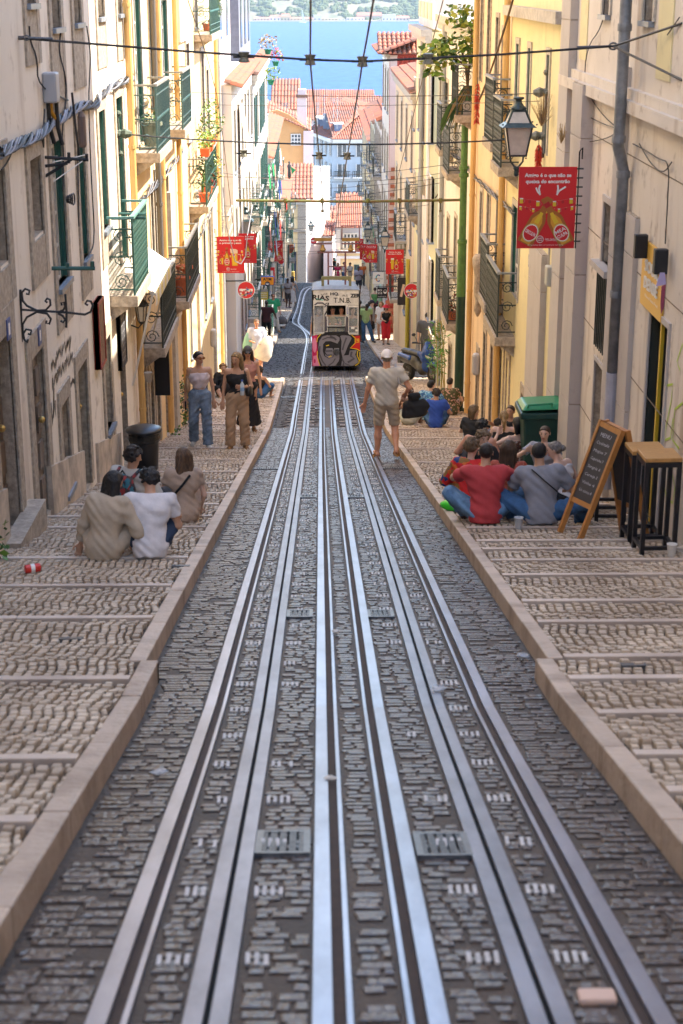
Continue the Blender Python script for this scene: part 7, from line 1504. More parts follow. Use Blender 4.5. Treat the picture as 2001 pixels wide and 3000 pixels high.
GT='passengers inside the tram'
def tp(lab,zx,yaw,**k):
    return person(lab,0,0,yaw,1.64,'stand',loc=(tx+U(zx),TY+.42,TZ+z0+.10),group=GT,**k)
tp('bearded man in an ochre shirt leaning his arms on the tram window ledge',650,180,skin='red',hair='dblonde',hs='buzz',top=('tee',c_('ochre_shirt',(.38,.30,.14))),bot=('jeans',T_khaki),lh=(-.12,.36,1.2),rh=(.12,.36,1.2),look=(0,5))
tp('woman in a dark green top standing behind the right tram window',1065,180,female=True,skin='pale',hair='dbrown',hs='bun',top=('cami',c_('dark_olive_top',(.08,.09,.06)),0.),bot=('jeans',T_olive),lh=(-.06,.26,1.1),rh=(.06,.26,1.1),look=(-30,0))
tp('person in a pale striped top behind the scratched left tram window',360,180,female=True,skin='tan',hair='dbrown',hs='bob',top=('tee',c_('pale_striped_top',(.5,.45,.45))),bot=('jeans',T_char))
tp('person in a dark green shirt in shadow beside the bearded man in the tram',830,175,skin='red',hair='brown',hs='short',top=('tee',c_('bottle_green_shirt',(.06,.12,.10))),bot=('jeans',T_char))
# --- scooter
p=onG(1243/D,1135/D,PH) if 0 else onG(975,883,PH*.5); e=empty('motor_scooter',(p.x-.08,p.y+.12,G(p.y)+PH),'blue and black maxi scooter parked on the right pavement','motor scooter',None,0); e.rotation_euler=(math.atan(-.15),0,math.radians(-152)); e.rotation_euler.x=math.atan(.15)
# local: forward +y
M_sb=mat('scooter_blue_paint',(.01,.06,.25),.2,spec=.7); M_sk=mat('scooter_black_plastic',(.025,.027,.03),.4); M_tyre=mat('tyre_rubber',(.015,.015,.015),.8)
def wheel(y,z,r,parent):
    o=[]; b=MB(); b.lathe([(r*.72,-.05),(r*.96,-.05),(r,-.02),(r,.02),(r*.96,.05),(r*.72,.05)],(0,0,0),M_tyre,20); w=b.build('wheel',parent,smooth=True); w.rotation_euler=(0,math.pi/2,0); w.location=(0,y,z); b=MB(); b.lathe([(r*.72,-.03),(r*.66,-.02),(r*.66,.02),(r*.72,.03)],(0,0,0),M_iron,20)
    for k in range(5): a=2*math.pi*k/5; b.bar((0,0,0),(r*.68*math.cos(a),r*.68*math.sin(a),0),.03,.03,M_iron)
    b.build('rim',w); b=MB(); b.lathe([(r*.25,.045),(r*.5,.045),(r*.5,.05),(r*.25,.05)],(0,0,0),mat('brake_disc',(.45,.42,.40),.3,.8),20); b.build('brake_disc',w)
wheel(.62,.25,.25,e); wheel(-.62,.25,.25,e)
def blob(name,caps,m,par=e,h=.018,lo=(-.4,-1,0),hi=(.4,1,1.3)):
    s=Sdf(lo,hi,h)
    for c in caps: s.cap(*c[:4],c[4] if len(c)>4 else .03,c[5] if len(c)>5 else None,c[6] if len(c)>6 else 1)
    v,f=s.mesh(); return link(name,mesh_np(name,v,f,[m],None,True),par)
xh=(1,0,0)
blob('body_panel',[((0,-.80,.62),(0,-.2,.55),.15,.17,.05,xh,1.1),((0,-.2,.5),(0,.1,.35),.15,.13,.05),((0,.1,.32),(0,.32,.42),.15,.15,.05)],M_sk)
blob('seat',[((0,-.75,.80),(0,-.35,.76),.10,.12,.04,(0,0,1),1.6),((0,-.35,.76),(0,.0,.72),.12,.10,.04,(0,0,1),1.6)],mat('seat_vinyl',(.02,.022,.026),.5))
blob('front_fairing',[((0,.36,.42),(0,.46,.85),.17,.16,.05,(0,1,.2),1.5),((0,.44,.80),(0,.42,.98),.19,.10,.05,(0,1,0),1.5),((-.16,.40,.62),(-.20,.32,.78),.06,.06,.05),((.16,.40,.62),(.20,.32,.78),.06,.06,.05)],M_sb)
blob('front_mudguard',[((0,.48,.50),(0,.74,.50),.07,.06,.04),((0,.74,.50),(0,.86,.40),.06,.04,.03)],M_sb)
blob('tail_panel',[((-.12,-.85,.70),(-.13,-.3,.62),.05,.07,.03),((.12,-.85,.70),(.13,-.3,.62),.05,.07,.03)],M_sb)
for q in (-1,1):
    b=MB(); b.prism([(q*.03,.60,.66),(q*.17,.54,.74),(q*.15,.56,.66),(q*.05,.61,.60)],(0,.03,0),mat('headlight_glass',(.5,.48,.42),.1,spec=.9)); b.build('headlight',e)
    b=MB(); b.tube([(q*.05,.46,.55),(q*.06,.62,.25)],.022,M_iron,8); b.build('fork_leg',e)
    b=MB(); b.tube([(q*.05,.34,1.02),(q*.3,.24,1.06)],.016,M_sk,8); b.tube([(q*.22,.26,1.055),(q*.34,.22,1.065)],.024,M_sk,8); b.build('handlebar',e)
    b=MB(); b.tube([(q*.2,.27,1.06),(q*.28,.27,1.24)],.007,M_sk,6); b.ball((q*.30,.26,1.27),.07,M_sk,10,.9,.25,.6); b.build('mirror',e)
b=MB(); b.prism([(-.13,.44,.98),(.13,.44,.98),(.10,.34,1.22),(-.10,.34,1.22)],(0,.008,.002),mat('windscreen',(.08,.09,.1),.1,alpha=.6)); b.build('windscreen',e)
b=MB(); b.tube([(.17,-.3,.22),(.2,-.75,.28),(.2,-.95,.34)],[.03,.05,.055],M_iron,10); b.build('exhaust',e); b=MB(); b.box(-.12,.12,-1.0,-.8,.45,.66,M_sk); b.build('rear_rack',e,bevel=.03)
# --- bins
p=onG(340,1080,PH); e=empty('litter_bin',(XL+.36,p.y+.1,G(p.y)+PH-.02),'black round street bin with a bag rim on the left pavement','bin'); b=MB(); Mb=mat('black_bin_plastic',(.012,.012,.014),.35,noise=.3); b.lathe([(.165,0),(.175,.02),(.20,.55),(.20,.56)],(0,0,0),Mb,20); b.build('bin_body',e,smooth=True); b=MB(); b.lathe([(.235,.53),(.245,.55),(.235,.575),(.15,.60),(.05,.61),(.01,.61)],(0,0,0),Mb,20); b.build('bin_lid',e,smooth=True); b=MB(); b.lathe([(.208,.40),(.222,.44),(.212,.48),(.225,.53)],(0,0,0),mat('bin_bag',(.012,.012,.012),.2),17); b.build('bin_bag',e)
p=onG(1240,1088,PH); Yb=p.y; e=empty('wheelie_bin',(XR-.30,Yb,G(Yb)+PH-.04),'dark green wheelie bin with a bright green lid behind the seated friends','bin'); b=MB(); Mg=mat('dark_green_bin_plastic',(.012,.06,.045),.45,noise=.25); b.hexa([(-.19,-.2,.03),(.19,-.2,.03),(.19,.22,.03),(-.19,.22,.03),(-.25,-.27,.86),(.25,-.27,.86),(.25,.3,.86),(-.25,.3,.86)],Mg); b.build('bin_body',e,bevel=.03); b=MB(); b.box(-.29,.29,-.31,.33,.84,.93,Mg); b.build('bin_rim',e,bevel=.02); b=MB(); b.hexa([(-.28,-.33,.96),(.30,-.33,.98),(.30,.30,.96),(-.28,.30,.94),(-.22,-.25,1.02),(.25,-.25,1.04),(.25,.25,1.02),(-.22,.25,1.0)],mat('bright_green_lid',(.01,.20,.07),.35)); o=b.build('bin_lid',e,bevel=.02); b=MB(); b.tube([(-.2,-.30,1.0),(-.2,-.34,1.04),(.1,-.34,1.06),(.1,-.30,1.02)],.012,MC['bright_green_lid'],6); b.build('lid_handle',e)
# --- high stools
M_top=mat('pine_stool_top',(.52,.27,.08),.5,noise=.25,ns=14,stretch=(1,6,1)); M_leg=mat('black_steel_tube',(.018,.018,.022),.4,.3)
def stool(label,px_,py_,h=.78,w=.30,yaw=0):
    p=onG(px_,py_,PH); e=empty('bar_stool',(p.x,p.y,G(p.y)+PH+.012),label,'stool','wooden topped black bar stools',yaw); t=.035; b=MB(); b.box(-w/2,w/2,-w/2,w/2,h,h+.035,M_top); b.build('seat',e,bevel=.006); zb=-.2*w
    for sx in (-1,1):
        for sy in (-1,1): x=sx*(w/2-t/2); y=sy*(w/2-t/2); b=MB(); b.box(x-t/2,x+t/2,y-t/2,y+t/2,.0-(.05 if sy>0 else 0),h,M_leg); b.build('leg',e)
    for s in (-1,1):
        b=MB(); b.box(-w/2+t,w/2-t,s*(w/2-t/2)-t/2+.002,s*(w/2-t/2)+t/2-.002,h-.045,h-.003,M_leg); b.box(-w/2+t,w/2-t,s*(w/2-t/2)-t/2+.002,s*(w/2-t/2)+t/2-.002,.05,.08,M_leg); b.build('stretcher',e); b=MB(); b.box(s*(w/2-t/2)-t/2+.002,s*(w/2-t/2)+t/2-.002,-w/2+t,w/2-t,h-.045,h-.003,M_leg); b.box(s*(w/2-t/2)-t/2+.002,s*(w/2-t/2)+t/2-.002,-w/2+t,w/2-t,.05,.08,M_leg); b.build('stretcher',e)
stool('nearest bar stool with its pale top lit, by the paper cup',1500,1266,.80,.30,.05)
stool('bar stool just behind the nearest one, touching its left side',1470,1238,.80,.30,.05)
stool('bar stool behind the chalkboard, the nearer of that pair',1396,1192,.74,.30,-.05)
stool('bar stool behind the chalkboard, the farther of that pair',1392,1172,.74,.30,-.05)
# --- chalkboard
def onGp(x,y): p=onG(x,y,PH); return Vector((p.x,p.y,G(p.y)+PH))
Mo=mat('orange_pine_frame',(.46,.19,.045),.5,noise=.2,ns=12); a=onGp(1300,1226); c=onGp(1324,1234); 
e=empty('chalkboard',((a+c)/2),'folding A-frame chalkboard menu with an orange pine frame','menu board'); o0=(a+c)/2
apx=onY(1385,972,o0.y+.22)-o0; q1=a-o0; q2=c-o0
ax_=Vector((.10,-.62,0)).normalized(); hw=.26
# front leaf leans from its feet up to the ridge
top=Vector((apx.x+.06,.16,apx.z)); L1_=[Vector((-.10,-.05,0))+Vector((-.0,.22,.0)),Vector((.03,-.12,0))]
F0,F1=Vector((-.08,.16,-.02)),Vector((.04,-.20,.02)); T0=top+Vector((-.05,.18,0)); T1=top+Vector((.07,-.18,0)); 
def leaf(name,A,B_,C_,D_,face=True,th=.03):
    """A,B feet; C,D top (above A,B)"""
    b=MB(); n_=(B_-A).cross(C_-A).normalized(); 
    b.bar(A,C_,.035,.045,Mo,up=n_); b.bar(B_,D_,.035,.045,Mo,up=n_)
    for t_ in (.97,.30): b.bar(A.lerp(C_,t_),B_.lerp(D_,t_),.045,.035,Mo,up=n_)
    fr=b.build(name,e); b=MB(); P=[A.lerp(C_,.32),B_.lerp(D_,.32),B_.lerp(D_,.95),A.lerp(C_,.95)]; b.prism(P,n_*.012,mat('slate_board',(.035,.03,.03),.6)); pn=b.build('board',fr); return n_,P,pn
n_,P,pn=leaf('front_leaf',F0,F1,T0,T1)
F_=Fr(P[0],P[1]-P[0],P[3]-P[0]); sg=1; W=(P[1]-P[0]).length; H_=(P[3]-P[0]).length; b=MB(); rr=random.Random(3)
h0=.016 if F_.n.dot(n_)>0 else .004
for side_h in (h0,-.004 if h0>.01 else -.016):
    for i,t in enumerate(('MENU','Cocktails','Mojito 7','Caipirinha 7','Sangria 6','Cerveja 3','Vinho 4','Gin tónico 8')): F_.text(b,t,W*.5,H_*(.90-i*.11),H_*.055 if i else H_*.08,flat('chalk',(.42,.42,.46)),side_h,wid=W*(.6 if i else .5),bold=0,skew=.15)
b.build('chalk_writing',pn)
R0,R1_=Vector((.52,.30,-.10)),Vector((.66,-.12,-.02)); leaf('rear_leaf',R0,R1_,T0+Vector((.04,0,0)),T1+Vector((.04,0,0)))
# ---------------------------------------------------------------- pole, wires, plants, wall fittings
M_pole=mat('green_painted_pole',(.085,.20,.045),.5,noise=.35,ns=8,col2=(.05,.12,.03)); M_poled=mat('dark_green_pole_base',(.012,.05,.03),.4,noise=.3); M_wire=mat('black_cable',(.02,.02,.022),.6); M_wireg=mat('grey_cable',(.20,.20,.23),.6); M_ins=mat('insulator_ceramic',(.20,.19,.14),.5,noise=.4,ns=30)
p=onG(1064,943,PH); YP=p.y; XP=onY(1066,700,YP).x; XP=min(XP,XR-.14)
e=empty('catenary_pole',(XP,YP,G(YP)+PH),'tall green catenary pole with a dark painted foot on the right pavement','pole'); g0=G(YP)+PH
zt=onY(1080,268,YP).z-g0; zb=onY(1070,680,YP).z-g0; b=MB(); b.lathe([(.13,0),(.13,.05),(.10,.06),(.098,zb)],(0,0,0),M_poled,16); b.build('pole_foot',e,smooth=False); b=MB(); b.lathe([(.098,zb),(.09,zb+1.1),(.075,zb+1.12),(.07,zt)],(0,0,0),M_pole,16); b.build('pole_shaft',e,smooth=False); b=MB()
for z in (zb+1.1,zb+2.6,zt-1.2): b.lathe([(.10,0),(.105,.03),(.10,.08)],(0,0,z),M_pole,16)
tag(b.build('pole_collar',e),kind='stuff')
az=onY(1062,459,YP).z-g0; ax0=onY(541,464,YP).x-XP; b=MB(); b.tube([(0,0,az),(ax0*.5,0,az-.03),(ax0,0,az)],.028,mat('rusty_green_arm',(.13,.19,.05),.6,noise=.6,ns=14,col2=(.16,.07,.03)),8); b.build('cross_arm',e)
b=MB()
for t in (.1,.28,.42,.62,.78): 
    x=ax0*t; b.lathe([(.035,-.05),(.045,0),(.035,.05)],(x,0,az-.01),MC['rusty_green_arm'],8); b.tube([(x,0,az),(x,0,az-.22)],.012,M_wire,5); b.ball((x,0,az-.22),.035,M_ins,7)
tag(b.build('arm_clamps',e),kind='stuff')
for x,yb,yt,YY,lab in ((672,650,500,126,'thin dark green pole with a yellow foot in front of the stone quoin'),):
    p=onG(671,649); e=empty('catenary_pole',(onY(x,645,128).x,128,G(128)),lab,'pole'); h_=onY(x,500,128).z-G(128); b=MB(); b.lathe([(.18,0),(.18,.9),(.1,.95)],(0,0,0),mat('ochre_pole_foot',(.30,.19,.03),.7),10); b.build('pole_foot',e); b=MB(); b.tube([(0,0,.9),(0,0,h_)],[.1,.06],M_poled,8); b.build('pole_shaft',e)
def chaik(P,n=2):
    P=[Vector(p) for p in P]
    for _ in range(n): P=[P[0]]+[q for a,c in zip(P[:-1],P[1:]) for q in (a.lerp(c,.25),a.lerp(c,.75))]+[P[-1]]
    return P
def cable(name,label,pts,r,m,sag=0,group='overhead wires',n=14,ins=(),parent=None):
    pts=[Vector(p) for p in pts]; P=[]
    for a,c in zip(pts[:-1],pts[1:]):
        for i in range(n): t=i/n; q=a.lerp(c,t); q.z-=4*sag*t*(1-t); P.append(q)
    P.append(pts[-1]); b=MB(); b.tube(P,r,m,5); 
    if not ins: 
        o=b.build(name,parent); return tag(o,label,'cable' if parent is None else None,group if parent is None else None)
    e=empty(name,(0,0,0),label,'cable',group); b.build('cable_run',e)
    for q in ins:
        b=MB(); q=Vector(q); b.lathe([(.035,-.05),(.055,-.045),(.04,-.01),(.03,0),(.04,.01),(.055,.045),(.035,.05)],q,M_ins,10); b.bar(q+Vector((-.10,0,0)),q+Vector((.10,0,0)),.02,.02,M_wire); b.build('insulator',e)
    return e
# first cross cable (nearest), forks at the right
Yc=15.6; A=onX(42,87,XL); Bq=onY(1408,106,Yc+.3); m1=onY(712,137,Yc); m2=onY(832,141,Yc)
C1=onX(1568,52,XR); C2=onX(1568,186,XR)
cable('span_wire','thick black span wire across the street nearest the camera, with two insulators',[A,onY(430,118,Yc),m1,m2,onY(1150,125,Yc),Bq],.011,M_wire,ins=[m1,m2,onY(560,131,Yc),onY(983,135,Yc)])
for cv_,lab in ((onX(1566,54,XR-.0),'upper branch of the forked span wire at the top right'),(onX(1566,184,XR),'lower branch of the forked span wire at the top right')): cable('span_wire',lab,[Bq,cv_],.012,M_wire)
b=MB(); b.tube([A+Vector((-.02,0,0)),A+Vector((.06,0,0))],.02,M_iron,6); b.tube([A+Vector((.07+.03*math.cos(t),0,.02*math.sin(t))) for t in np.linspace(0,2*math.pi,10)],.007,M_iron,5); b.tube([A+Vector((.1,0,0)),A+Vector((.3,.05,-.01))],.014,M_iron,6); tag(b.build('wall_anchor'),'steel shackle anchoring the nearest span wire to the cream wall','wall anchor')
b=MB(); q=Bq; b.tube([q+Vector((.04*math.cos(t),0,.03*math.sin(t))) for t in np.linspace(0,2*math.pi,12)],.010,M_iron,5); b.tube([q-Vector((.35,0,.01)),q],.013,M_iron,6); tag(b.build('wire_ring'),'steel ring where the nearest span wire forks','wire fitting')
# other cross wires
def xw(lab,xl,yl,xr,yr,Y,r=.010,sag=.12,ins=(),XA=XL,XB=XR):
    a=onX(xl,yl,XA); c=onX(xr,yr,XB); cable('span_wire',lab,[a,c],r,M_wire,sag,ins=[onY(x,y,a.y+(c.y-a.y)*(onY(x,y,(a.y+c.y)/2).x-a.x)/(c.x-a.x)) for x,y in ins],n=18)
xw('span wire below the rosette on the left wall with three insulators',276,307,1245,315,0,.011,.12,ins=((560,352),(733,357),(797,358)))
xw('thin span wire passing in front of the river and the red roofs',440,212,1252,214,0,.006,.06)
xw('second thin span wire just under the river edge',480,240,1240,232,0,.005,.05)
for i,(yl,yr,xl,xr,lab) in enumerate(((405,372,500,1065,'long wire rising to the right above the green arm'),(462,420,545,1010,'wire under the green arm on the left'),(520,505,560,960,'wire crossing above the left lanterns'),(556,540,600,930,'wire crossing above the tram frame'),(497,470,540,985,'wire behind the green cross arm'),(585,560,640,880,'lowest wire above the current collectors'),(430,405,520,1040,'pale wire between the balconies'))):
    xw(lab+', over the middle of the street',xl,yl,xr,yr,0,.008 if i%2 else .006,.15)
for i,(yl,yr,xl,xr,lab) in enumerate(((480,505,560,950,'thin wire sagging just below the green cross arm'),(540,528,590,940,'thin wire level with the small banners'),(575,548,610,910,'thin wire above the ATM sign'),(505,560,610,905,'thin wire falling to the right above the tram'),(570,515,620,915,'thin wire rising to the right above the tram'),(390,398,470,1010,'thin wire high between the white houses'))):
    xw(lab,xl,yl,xr,yr,0,.006,.25)
# longitudinal contact wires
def hw(pts,lab,r=.010,m=M_wireg):
    def fz(x,y,o):
        if y<0: return onY(x,y,12.5)
        r_=ray(x,y); lo,hi=14./r_[1],300.
        for _ in range(50):
            md=(lo+hi)/2
            if r_[2]*md>G(r_[1]*md)+o: hi=md
            else: lo=md
        return Vector(r_*hi)
    cable('contact_wire',lab,[fz(*q) for q in pts],r,m,.02,'contact wires running down the street',8)
hw([(713,-30,3.4),(712,137,4.45),(722,250,4.4),(733,357,4.4),(742,470,4.3),(748,545,4.2),(757,585,3.9)],'left contact wire above the middle rail',.009)
hw([(862,-30,3.4),(832,141,4.45),(815,250,4.4),(797,358,4.4),(778,470,4.3),(768,545,4.2),(764,585,3.9)],'right contact wire above the right track',.009)
cable('guy_wire','guy wire slanting down from the top left past the first banner',[onY(428,-10,24),onY(475,130,30),onY(497,215,34),onY(515,340,38),onY(540,560,40)],.008,mat('brown_rope',(.12,.08,.05),.8),0)
cable('vine_cable','thick twisted cable with a dry vine climbing from the middle to the top right',[onY(1180,-10,24),onY(1120,180,30),onY(1055,330,37),onY(1010,440,44),onY(975,478,52),onY(930,500,62)],.018,mat('dry_vine',(.16,.10,.05),.9,noise=.4),.05)
cable('guy_wire','thin guy wire slanting down past the lemon yellow building',[onY(1020,-10,34),onY(960,220,48),onY(905,440,66),onY(860,520,84)],.012,MC['brown_rope'],0)
cable('loose_cable','loose black and white cable looping in front of the first beer banner',[onY(512,430,39),onY(520,520,39.5),onY(540,600,40),onY(553,606,40.2),onY(563,590,40.3),onY(568,540,40.3),onY(580,470,42)],.012,M_wireg,0)
# bundle of cables along the left wall
def bundle(label,pts,X,s,n=7,r=.014,spread=.035,m=(M_wire,M_wireg),name='cable_bundle',seed=1,dens=5):
    rr=random.Random(seed); e=empty(name,(0,0,0),label,'cable bundle'); base=[onX(x,y,X) for x,y in pts]; P=[]
    for a,c in zip(base[:-1],base[1:]):
        for i in range(dens): P.append(a.lerp(c,i/dens))
    P.append(base[-1])
    for k in range(n):
        ph=rr.uniform(0,6.3); f=rr.uniform(.5,1.1); Q=[p+Vector((s*(.03+spread*.5*(1+math.cos(ph+i*f))),rr.uniform(-.01,.01),spread*math.sin(ph+i*f)+rr.uniform(-.008,.008))) for i,p in enumerate(P)]
        b=MB(); b.tube(Q,r*rr.uniform(.5,.9),m[k%len(m)],5); b.build('cable_strand',e)
    return e
bundle('thick twisted bundle of grey cables sagging along the cream house',[(-12,350),(25,330),(60,318),(85,305),(110,280),(125,275),(150,258),(175,243),(213,240),(222,215),(245,200),(280,183),(296,180)],XL,1,9,.016,.045)
bundle('tangle of pale cables sloping down the ochre house',[(312,470),(330,440),(360,415),(375,390),(400,365),(412,345)],XL,1,7,.011,.06,seed=4)
bundle('ragged pale cables under the plant balcony',[(412,600),(440,560),(462,520),(478,478),(490,450)],XL,1,7,.011,.07,seed=6)
bundle('twisted cables running down beside the green pole',[(1186,490),(1150,455),(1132,440),(1100,410),(1066,372),(1040,350)],XR,-1,5,.013,.04,seed=7)
for i,pts in enumerate(([(60,60),(62,95),(78,130),(80,200),(150,230)],[(193,60),(202,120),(200,170),(197,235),(203,400),(213,560),(195,590),(188,612)],[(133,70),(128,120),(145,175),(146,230),(135,300),(140,350),(138,440)],[(176,235),(172,340),(174,430),(175,520)],[(24,336),(10,372),(-5,390)],[(95,250),(93,300),(94,345),(90,320)])):
    q=chaik([onX(x,y,XL)+Vector((.03,0,0)) for x,y in pts]); cable('wall_cable',('black cable dropping from the fork above the box','long black cable hanging beside the third tall window','cable looping down between the tall windows','straight black conduit left of the fourth window','short cable hanging at the left edge','cable tail below the grey box')[i],q,.008,M_wire,0,'loose cables on the cream house',1)
for i,pts in enumerate(([(1568,40),(1540,80)],[(1395,-5),(1390,60),(1352,110),(1347,200),(1385,260),(1430,300)],[(1300,240),(1325,250),(1390,285),(1430,296),(1428,360),(1415,430)],[(1460,330),(1490,345),(1520,365),(1545,372),(1540,470),(1535,560)],[(1290,250),(1310,300),(1325,330),(1400,320),(1428,298)],[(1475,330),(1500,375),(1530,400),(1550,372)])):
    q=chaik([onX(x,y,XR)+Vector((-.03,0,0)) for x,y in pts]); cable('wall_cable','thin cable looping across the marble front, number of loops seen '+('at the top corner','beside the grey downpipe','under the string course','down the right edge','in a wide slack curve','in a short tight curve')[i] if 0 else ('short cable at the top right corner','cable slanting down to the downpipe elbow','cable running along under the string course','cable hanging down at the right edge','wide slack cable loop left of the downpipe elbow','short slack cable loop right of the downpipe')[i],q,.006,M_wire,0,'loose cables on the marble front',1)
# grey box on the cream wall
def wallbox(name,label,x0,x1,y0,y1,X,s,dep,m,cat='wall box',bev=.02):
    a=onX(x0,(y0+y1)/2,X); zt=onX(x0,y0,X).z; zb=onX(x0,y1,X).z; c=onX(x1,(y0+y1)/2,X+s*dep); ya,yb=sorted((a.y,max(a.y+.2,min(c.y,a.y+.7)) if s>0 else max(a.y+.2,min(c.y,a.y+.7)))); e=empty(name,(X,ya,zb),label,cat); b=MB(); b.box(*sorted((0,s*dep)),0,yb-ya,0,zt-zb,m); b.build('box_body',e,bevel=bev); return e,yb-ya,zt-zb
e,_,h_=wallbox('junction_box','grey junction box with conduits above the cable bundle',97,126,166,238,XL,1,.14,mat('grey_plastic_box',(.38,.38,.40),.5)); 
for dx,m,l in ((.05,mat('orange_conduit',(.55,.25,.02),.5),.16),(.10,M_wire,.42),(.03,M_wire,.40)): b=MB(); b.tube([(dx,.08+dx,0),(dx,.10+dx,-l*.6),(dx+.03,.14+dx,-l)],.022,m,7); b.build('conduit',e)
wallbox('meter_box','grey oval meter box low on the apricot house',1102,1113,812,865,XR,-1,.14,mat('grey_plastic_box',(.38,.38,.40),.5),bev=.05)
wallbox('meter_box','cream electrical box on the marble front below the banner',1283,1312,612,660,XR,-1,.16,mat('cream_plastic_box',(.48,.45,.36),.6))
wallbox('meter_box','white oval meter cover on the ochre house beside the walking women',483,493,755,800,XL,1,.14,M_wood,bev=.05)
# splice canister
p=onX(158,260,XL); e=empty('cable_splice',(XL+.08,p.y,0),'dark canister and coiled cables hanging under the bundle','cable fitting'); e.location=(0,0,0); b=MB(); q=onX(163,300,XL); b.lathe([(.03,-.18),(.045,-.15),(.045,.15),(.02,.20)],(XL+.12,q.y,q.z),mat('brown_canister',(.16,.11,.09),.6),10); b.build('canister',e); b=MB(); q=onX(152,290,XL); b.tube([(XL+.08,q.y,q.z+.35),(XL+.10,q.y,q.z),(XL+.12,q.y+.05,q.z-.35)],.013,M_wire,6); b.build('hanging_cable',e); b=MB(); q=onX(142,457,XL)
for k in range(4): b.tube([(XL+.06+k*.02,q.y+.11*math.cos(t+k)*(.5+.12*k),q.z+.07*math.sin(t+k)*(.5+.12*k)) for t in np.linspace(0,2*math.pi,14)],.008,M_wire,4)
b.build('cable_coil',e)
# wrought iron bracket, aerial bars, sign boards
def wr(label,lines,X,s,px0,name='wrought_iron_bracket',r=.014,m=None):
    """ironwork in the vertical plane across the wall; px0=(x,y) of its wall foot; points as pixels"""
    f=onX(px0[0],px0[1],X); e=empty(name,(0,0,0),label,'wall bracket')
    for L in lines: b=MB(); b.tube([onY(x,y,f.y) for x,y in L],r,m or M_wire,6); b.build('iron_bar',e)
    return e
def curl(cx,cy,r0,a0,turn,n=14): return [(cx+r0*(1-.75*i/n)*math.cos(a0+turn*i/n),cy+r0*(1-.75*i/n)*math.sin(a0+turn*i/n)) for i in range(n+1)]
wr('black wrought iron sign bracket with scrolls on the cream wall',[[(47,665),(50,785)],[(50,711),(150,717),(195,722)],[(150,675),(153,720),(152,752)],[(195,722),(208,716),(213,702),(209,692),(200,690),(196,697),(202,701)],
 [(50,672),(52,690),(62,702),(85,713)],[(85,713),(105,712),(116,700),(115,688),(108,685),(104,691),(109,695)],[(85,716),(62,728),(52,745),(52,775)],[(85,716),(108,720),(117,732),(113,744),(106,742),(107,736)],[(133,717),(145,712),(150,704),(147,694),(141,695),(142,701)],[(133,719),(144,725),(150,734),(145,740),(139,736)],[(52,768),(60,756),(72,758),(70,768),(64,766)],[(50,672),(58,663),(68,667),(66,676),(60,674)],[(52,760),(56,780),(64,786),(64,779)]],XL,1,(47,720),r=.011)
wr('dark flat clothes bar with insulators below the second tall window',[[(119,616),(218,616)],[(155,616),(155,604)],[(212,616),(212,600)]],XL,1,(119,616),'clothes_bar',.022,M_rgrn)
wr('pair of dark aerial bars in front of the tall windows',[[(103,361),(203,367)],[(98,382),(155,375)],[(103,405),(125,392),(165,365)],[(158,375),(158,350)],[(199,367),(199,353)]],XL,1,(103,365),'aerial_bracket',.017)
wr('green clothes bars sticking out above the sunny balcony',[[(255,502),(335,500)],[(272,490),(335,492)]],XL,1,(255,500),'clothes_bar',.02,M_rgrn)
for pts,lab in (([(-20,418),(60,380),(150,352)],'pale washing line at the left edge, upper'),([(-20,425),(75,383),(199,355)],'pale washing line at the left edge, middle'),([(-10,490),(90,440),(203,360)],'thicker pale rope at the left edge')):
    f=onX(150,380,XL); cable('washing_line',lab,[onY(x,y,f.y-k*1.2) for k,(x,y) in zip((2,1,0),pts)],.006,M_wood,.0,'washing lines at the left edge',4)
# red framed menu, black menu board
def board(name,label,x0,x1,yt,yb,X,s,m,mf,proj=.05):
    a=onX(x0,(yt+yb)/2,X); c=onX(x1,(yt+yb)/2,X); zt,zb=onX(x0,yt,X).z,onX(x0,yb,X).z; ya,yb_=sorted((a.y,c.y)); e=empty(name,(X,ya,zb),label,'menu board'); w=yb_-ya; h=zt-zb; b=MB(); b.box(*sorted((s*.01,s*proj)),0,w,0,h,m); b.build('board',e); b=MB(); t=.035
    for q in ((0,t,0,h),(w-t,w,0,h),(t,w-t,0,t),(t,w-t,h-t,h)): b.box(*sorted((s*.0,s*(proj+.012))),*q,mf)
    b.build('frame',e); return e,w,h
e,w,h=board('menu_case','narrow red framed menu case on the cream wall',214,228,692,856,XL,1,mat('menu_paper',(.25,.12,.07),.6,noise=.4,ns=20),mat('dark_red_frame',(.28,.03,.02),.4),.07)
e,w,h=board('price_board','long black chalk menu beside the awning',268,281,702,858,XL,1,mat('slate_menu',(.06,.06,.07),.6),M_blk if 0 else K_blk,.05)
F_=Fr((.052,0,0),(0,1,0),(0,0,1)); b=MB()
for i,t in enumerate(('menu','francesinha','bacalhau','sardinhas','caldo verde','sangria','pastel','vinho')): F_.text(b,t,w*.5,h*(.9-.11*i),h*.045,flat('chalk',(.42,.42,.46)),.002,wid=w*.6,bold=0)
b.build('chalk_writing',e)
# house number tiles
for x,y,X,s in ((12,755,XL,1),(84,770,XL,1),(1220,600,XR,-1),(1217,1040 if 0 else 860,XR,-1)):
    q=onX(x,y,X); e=empty('house_number',(X,q.y,q.z),('blue number tile above the first door' if x==12 else 'blue number tile above the second door' if x==84 else 'blue number tile over the yellow doorway, upper' if y==600 else 'blue number tile over the yellow doorway, lower'),'number tile'); b=MB(); b.box(*sorted((s*.025,s*.035)),-.08,.08,-.09,.09,flat('tile_blue',(.05,.08,.22))); b.build('tile',e); b=MB(); b.box(*sorted((s*.035,s*.037)),-.03,.03,-.05,.05,K_w); b.build('numeral',e)
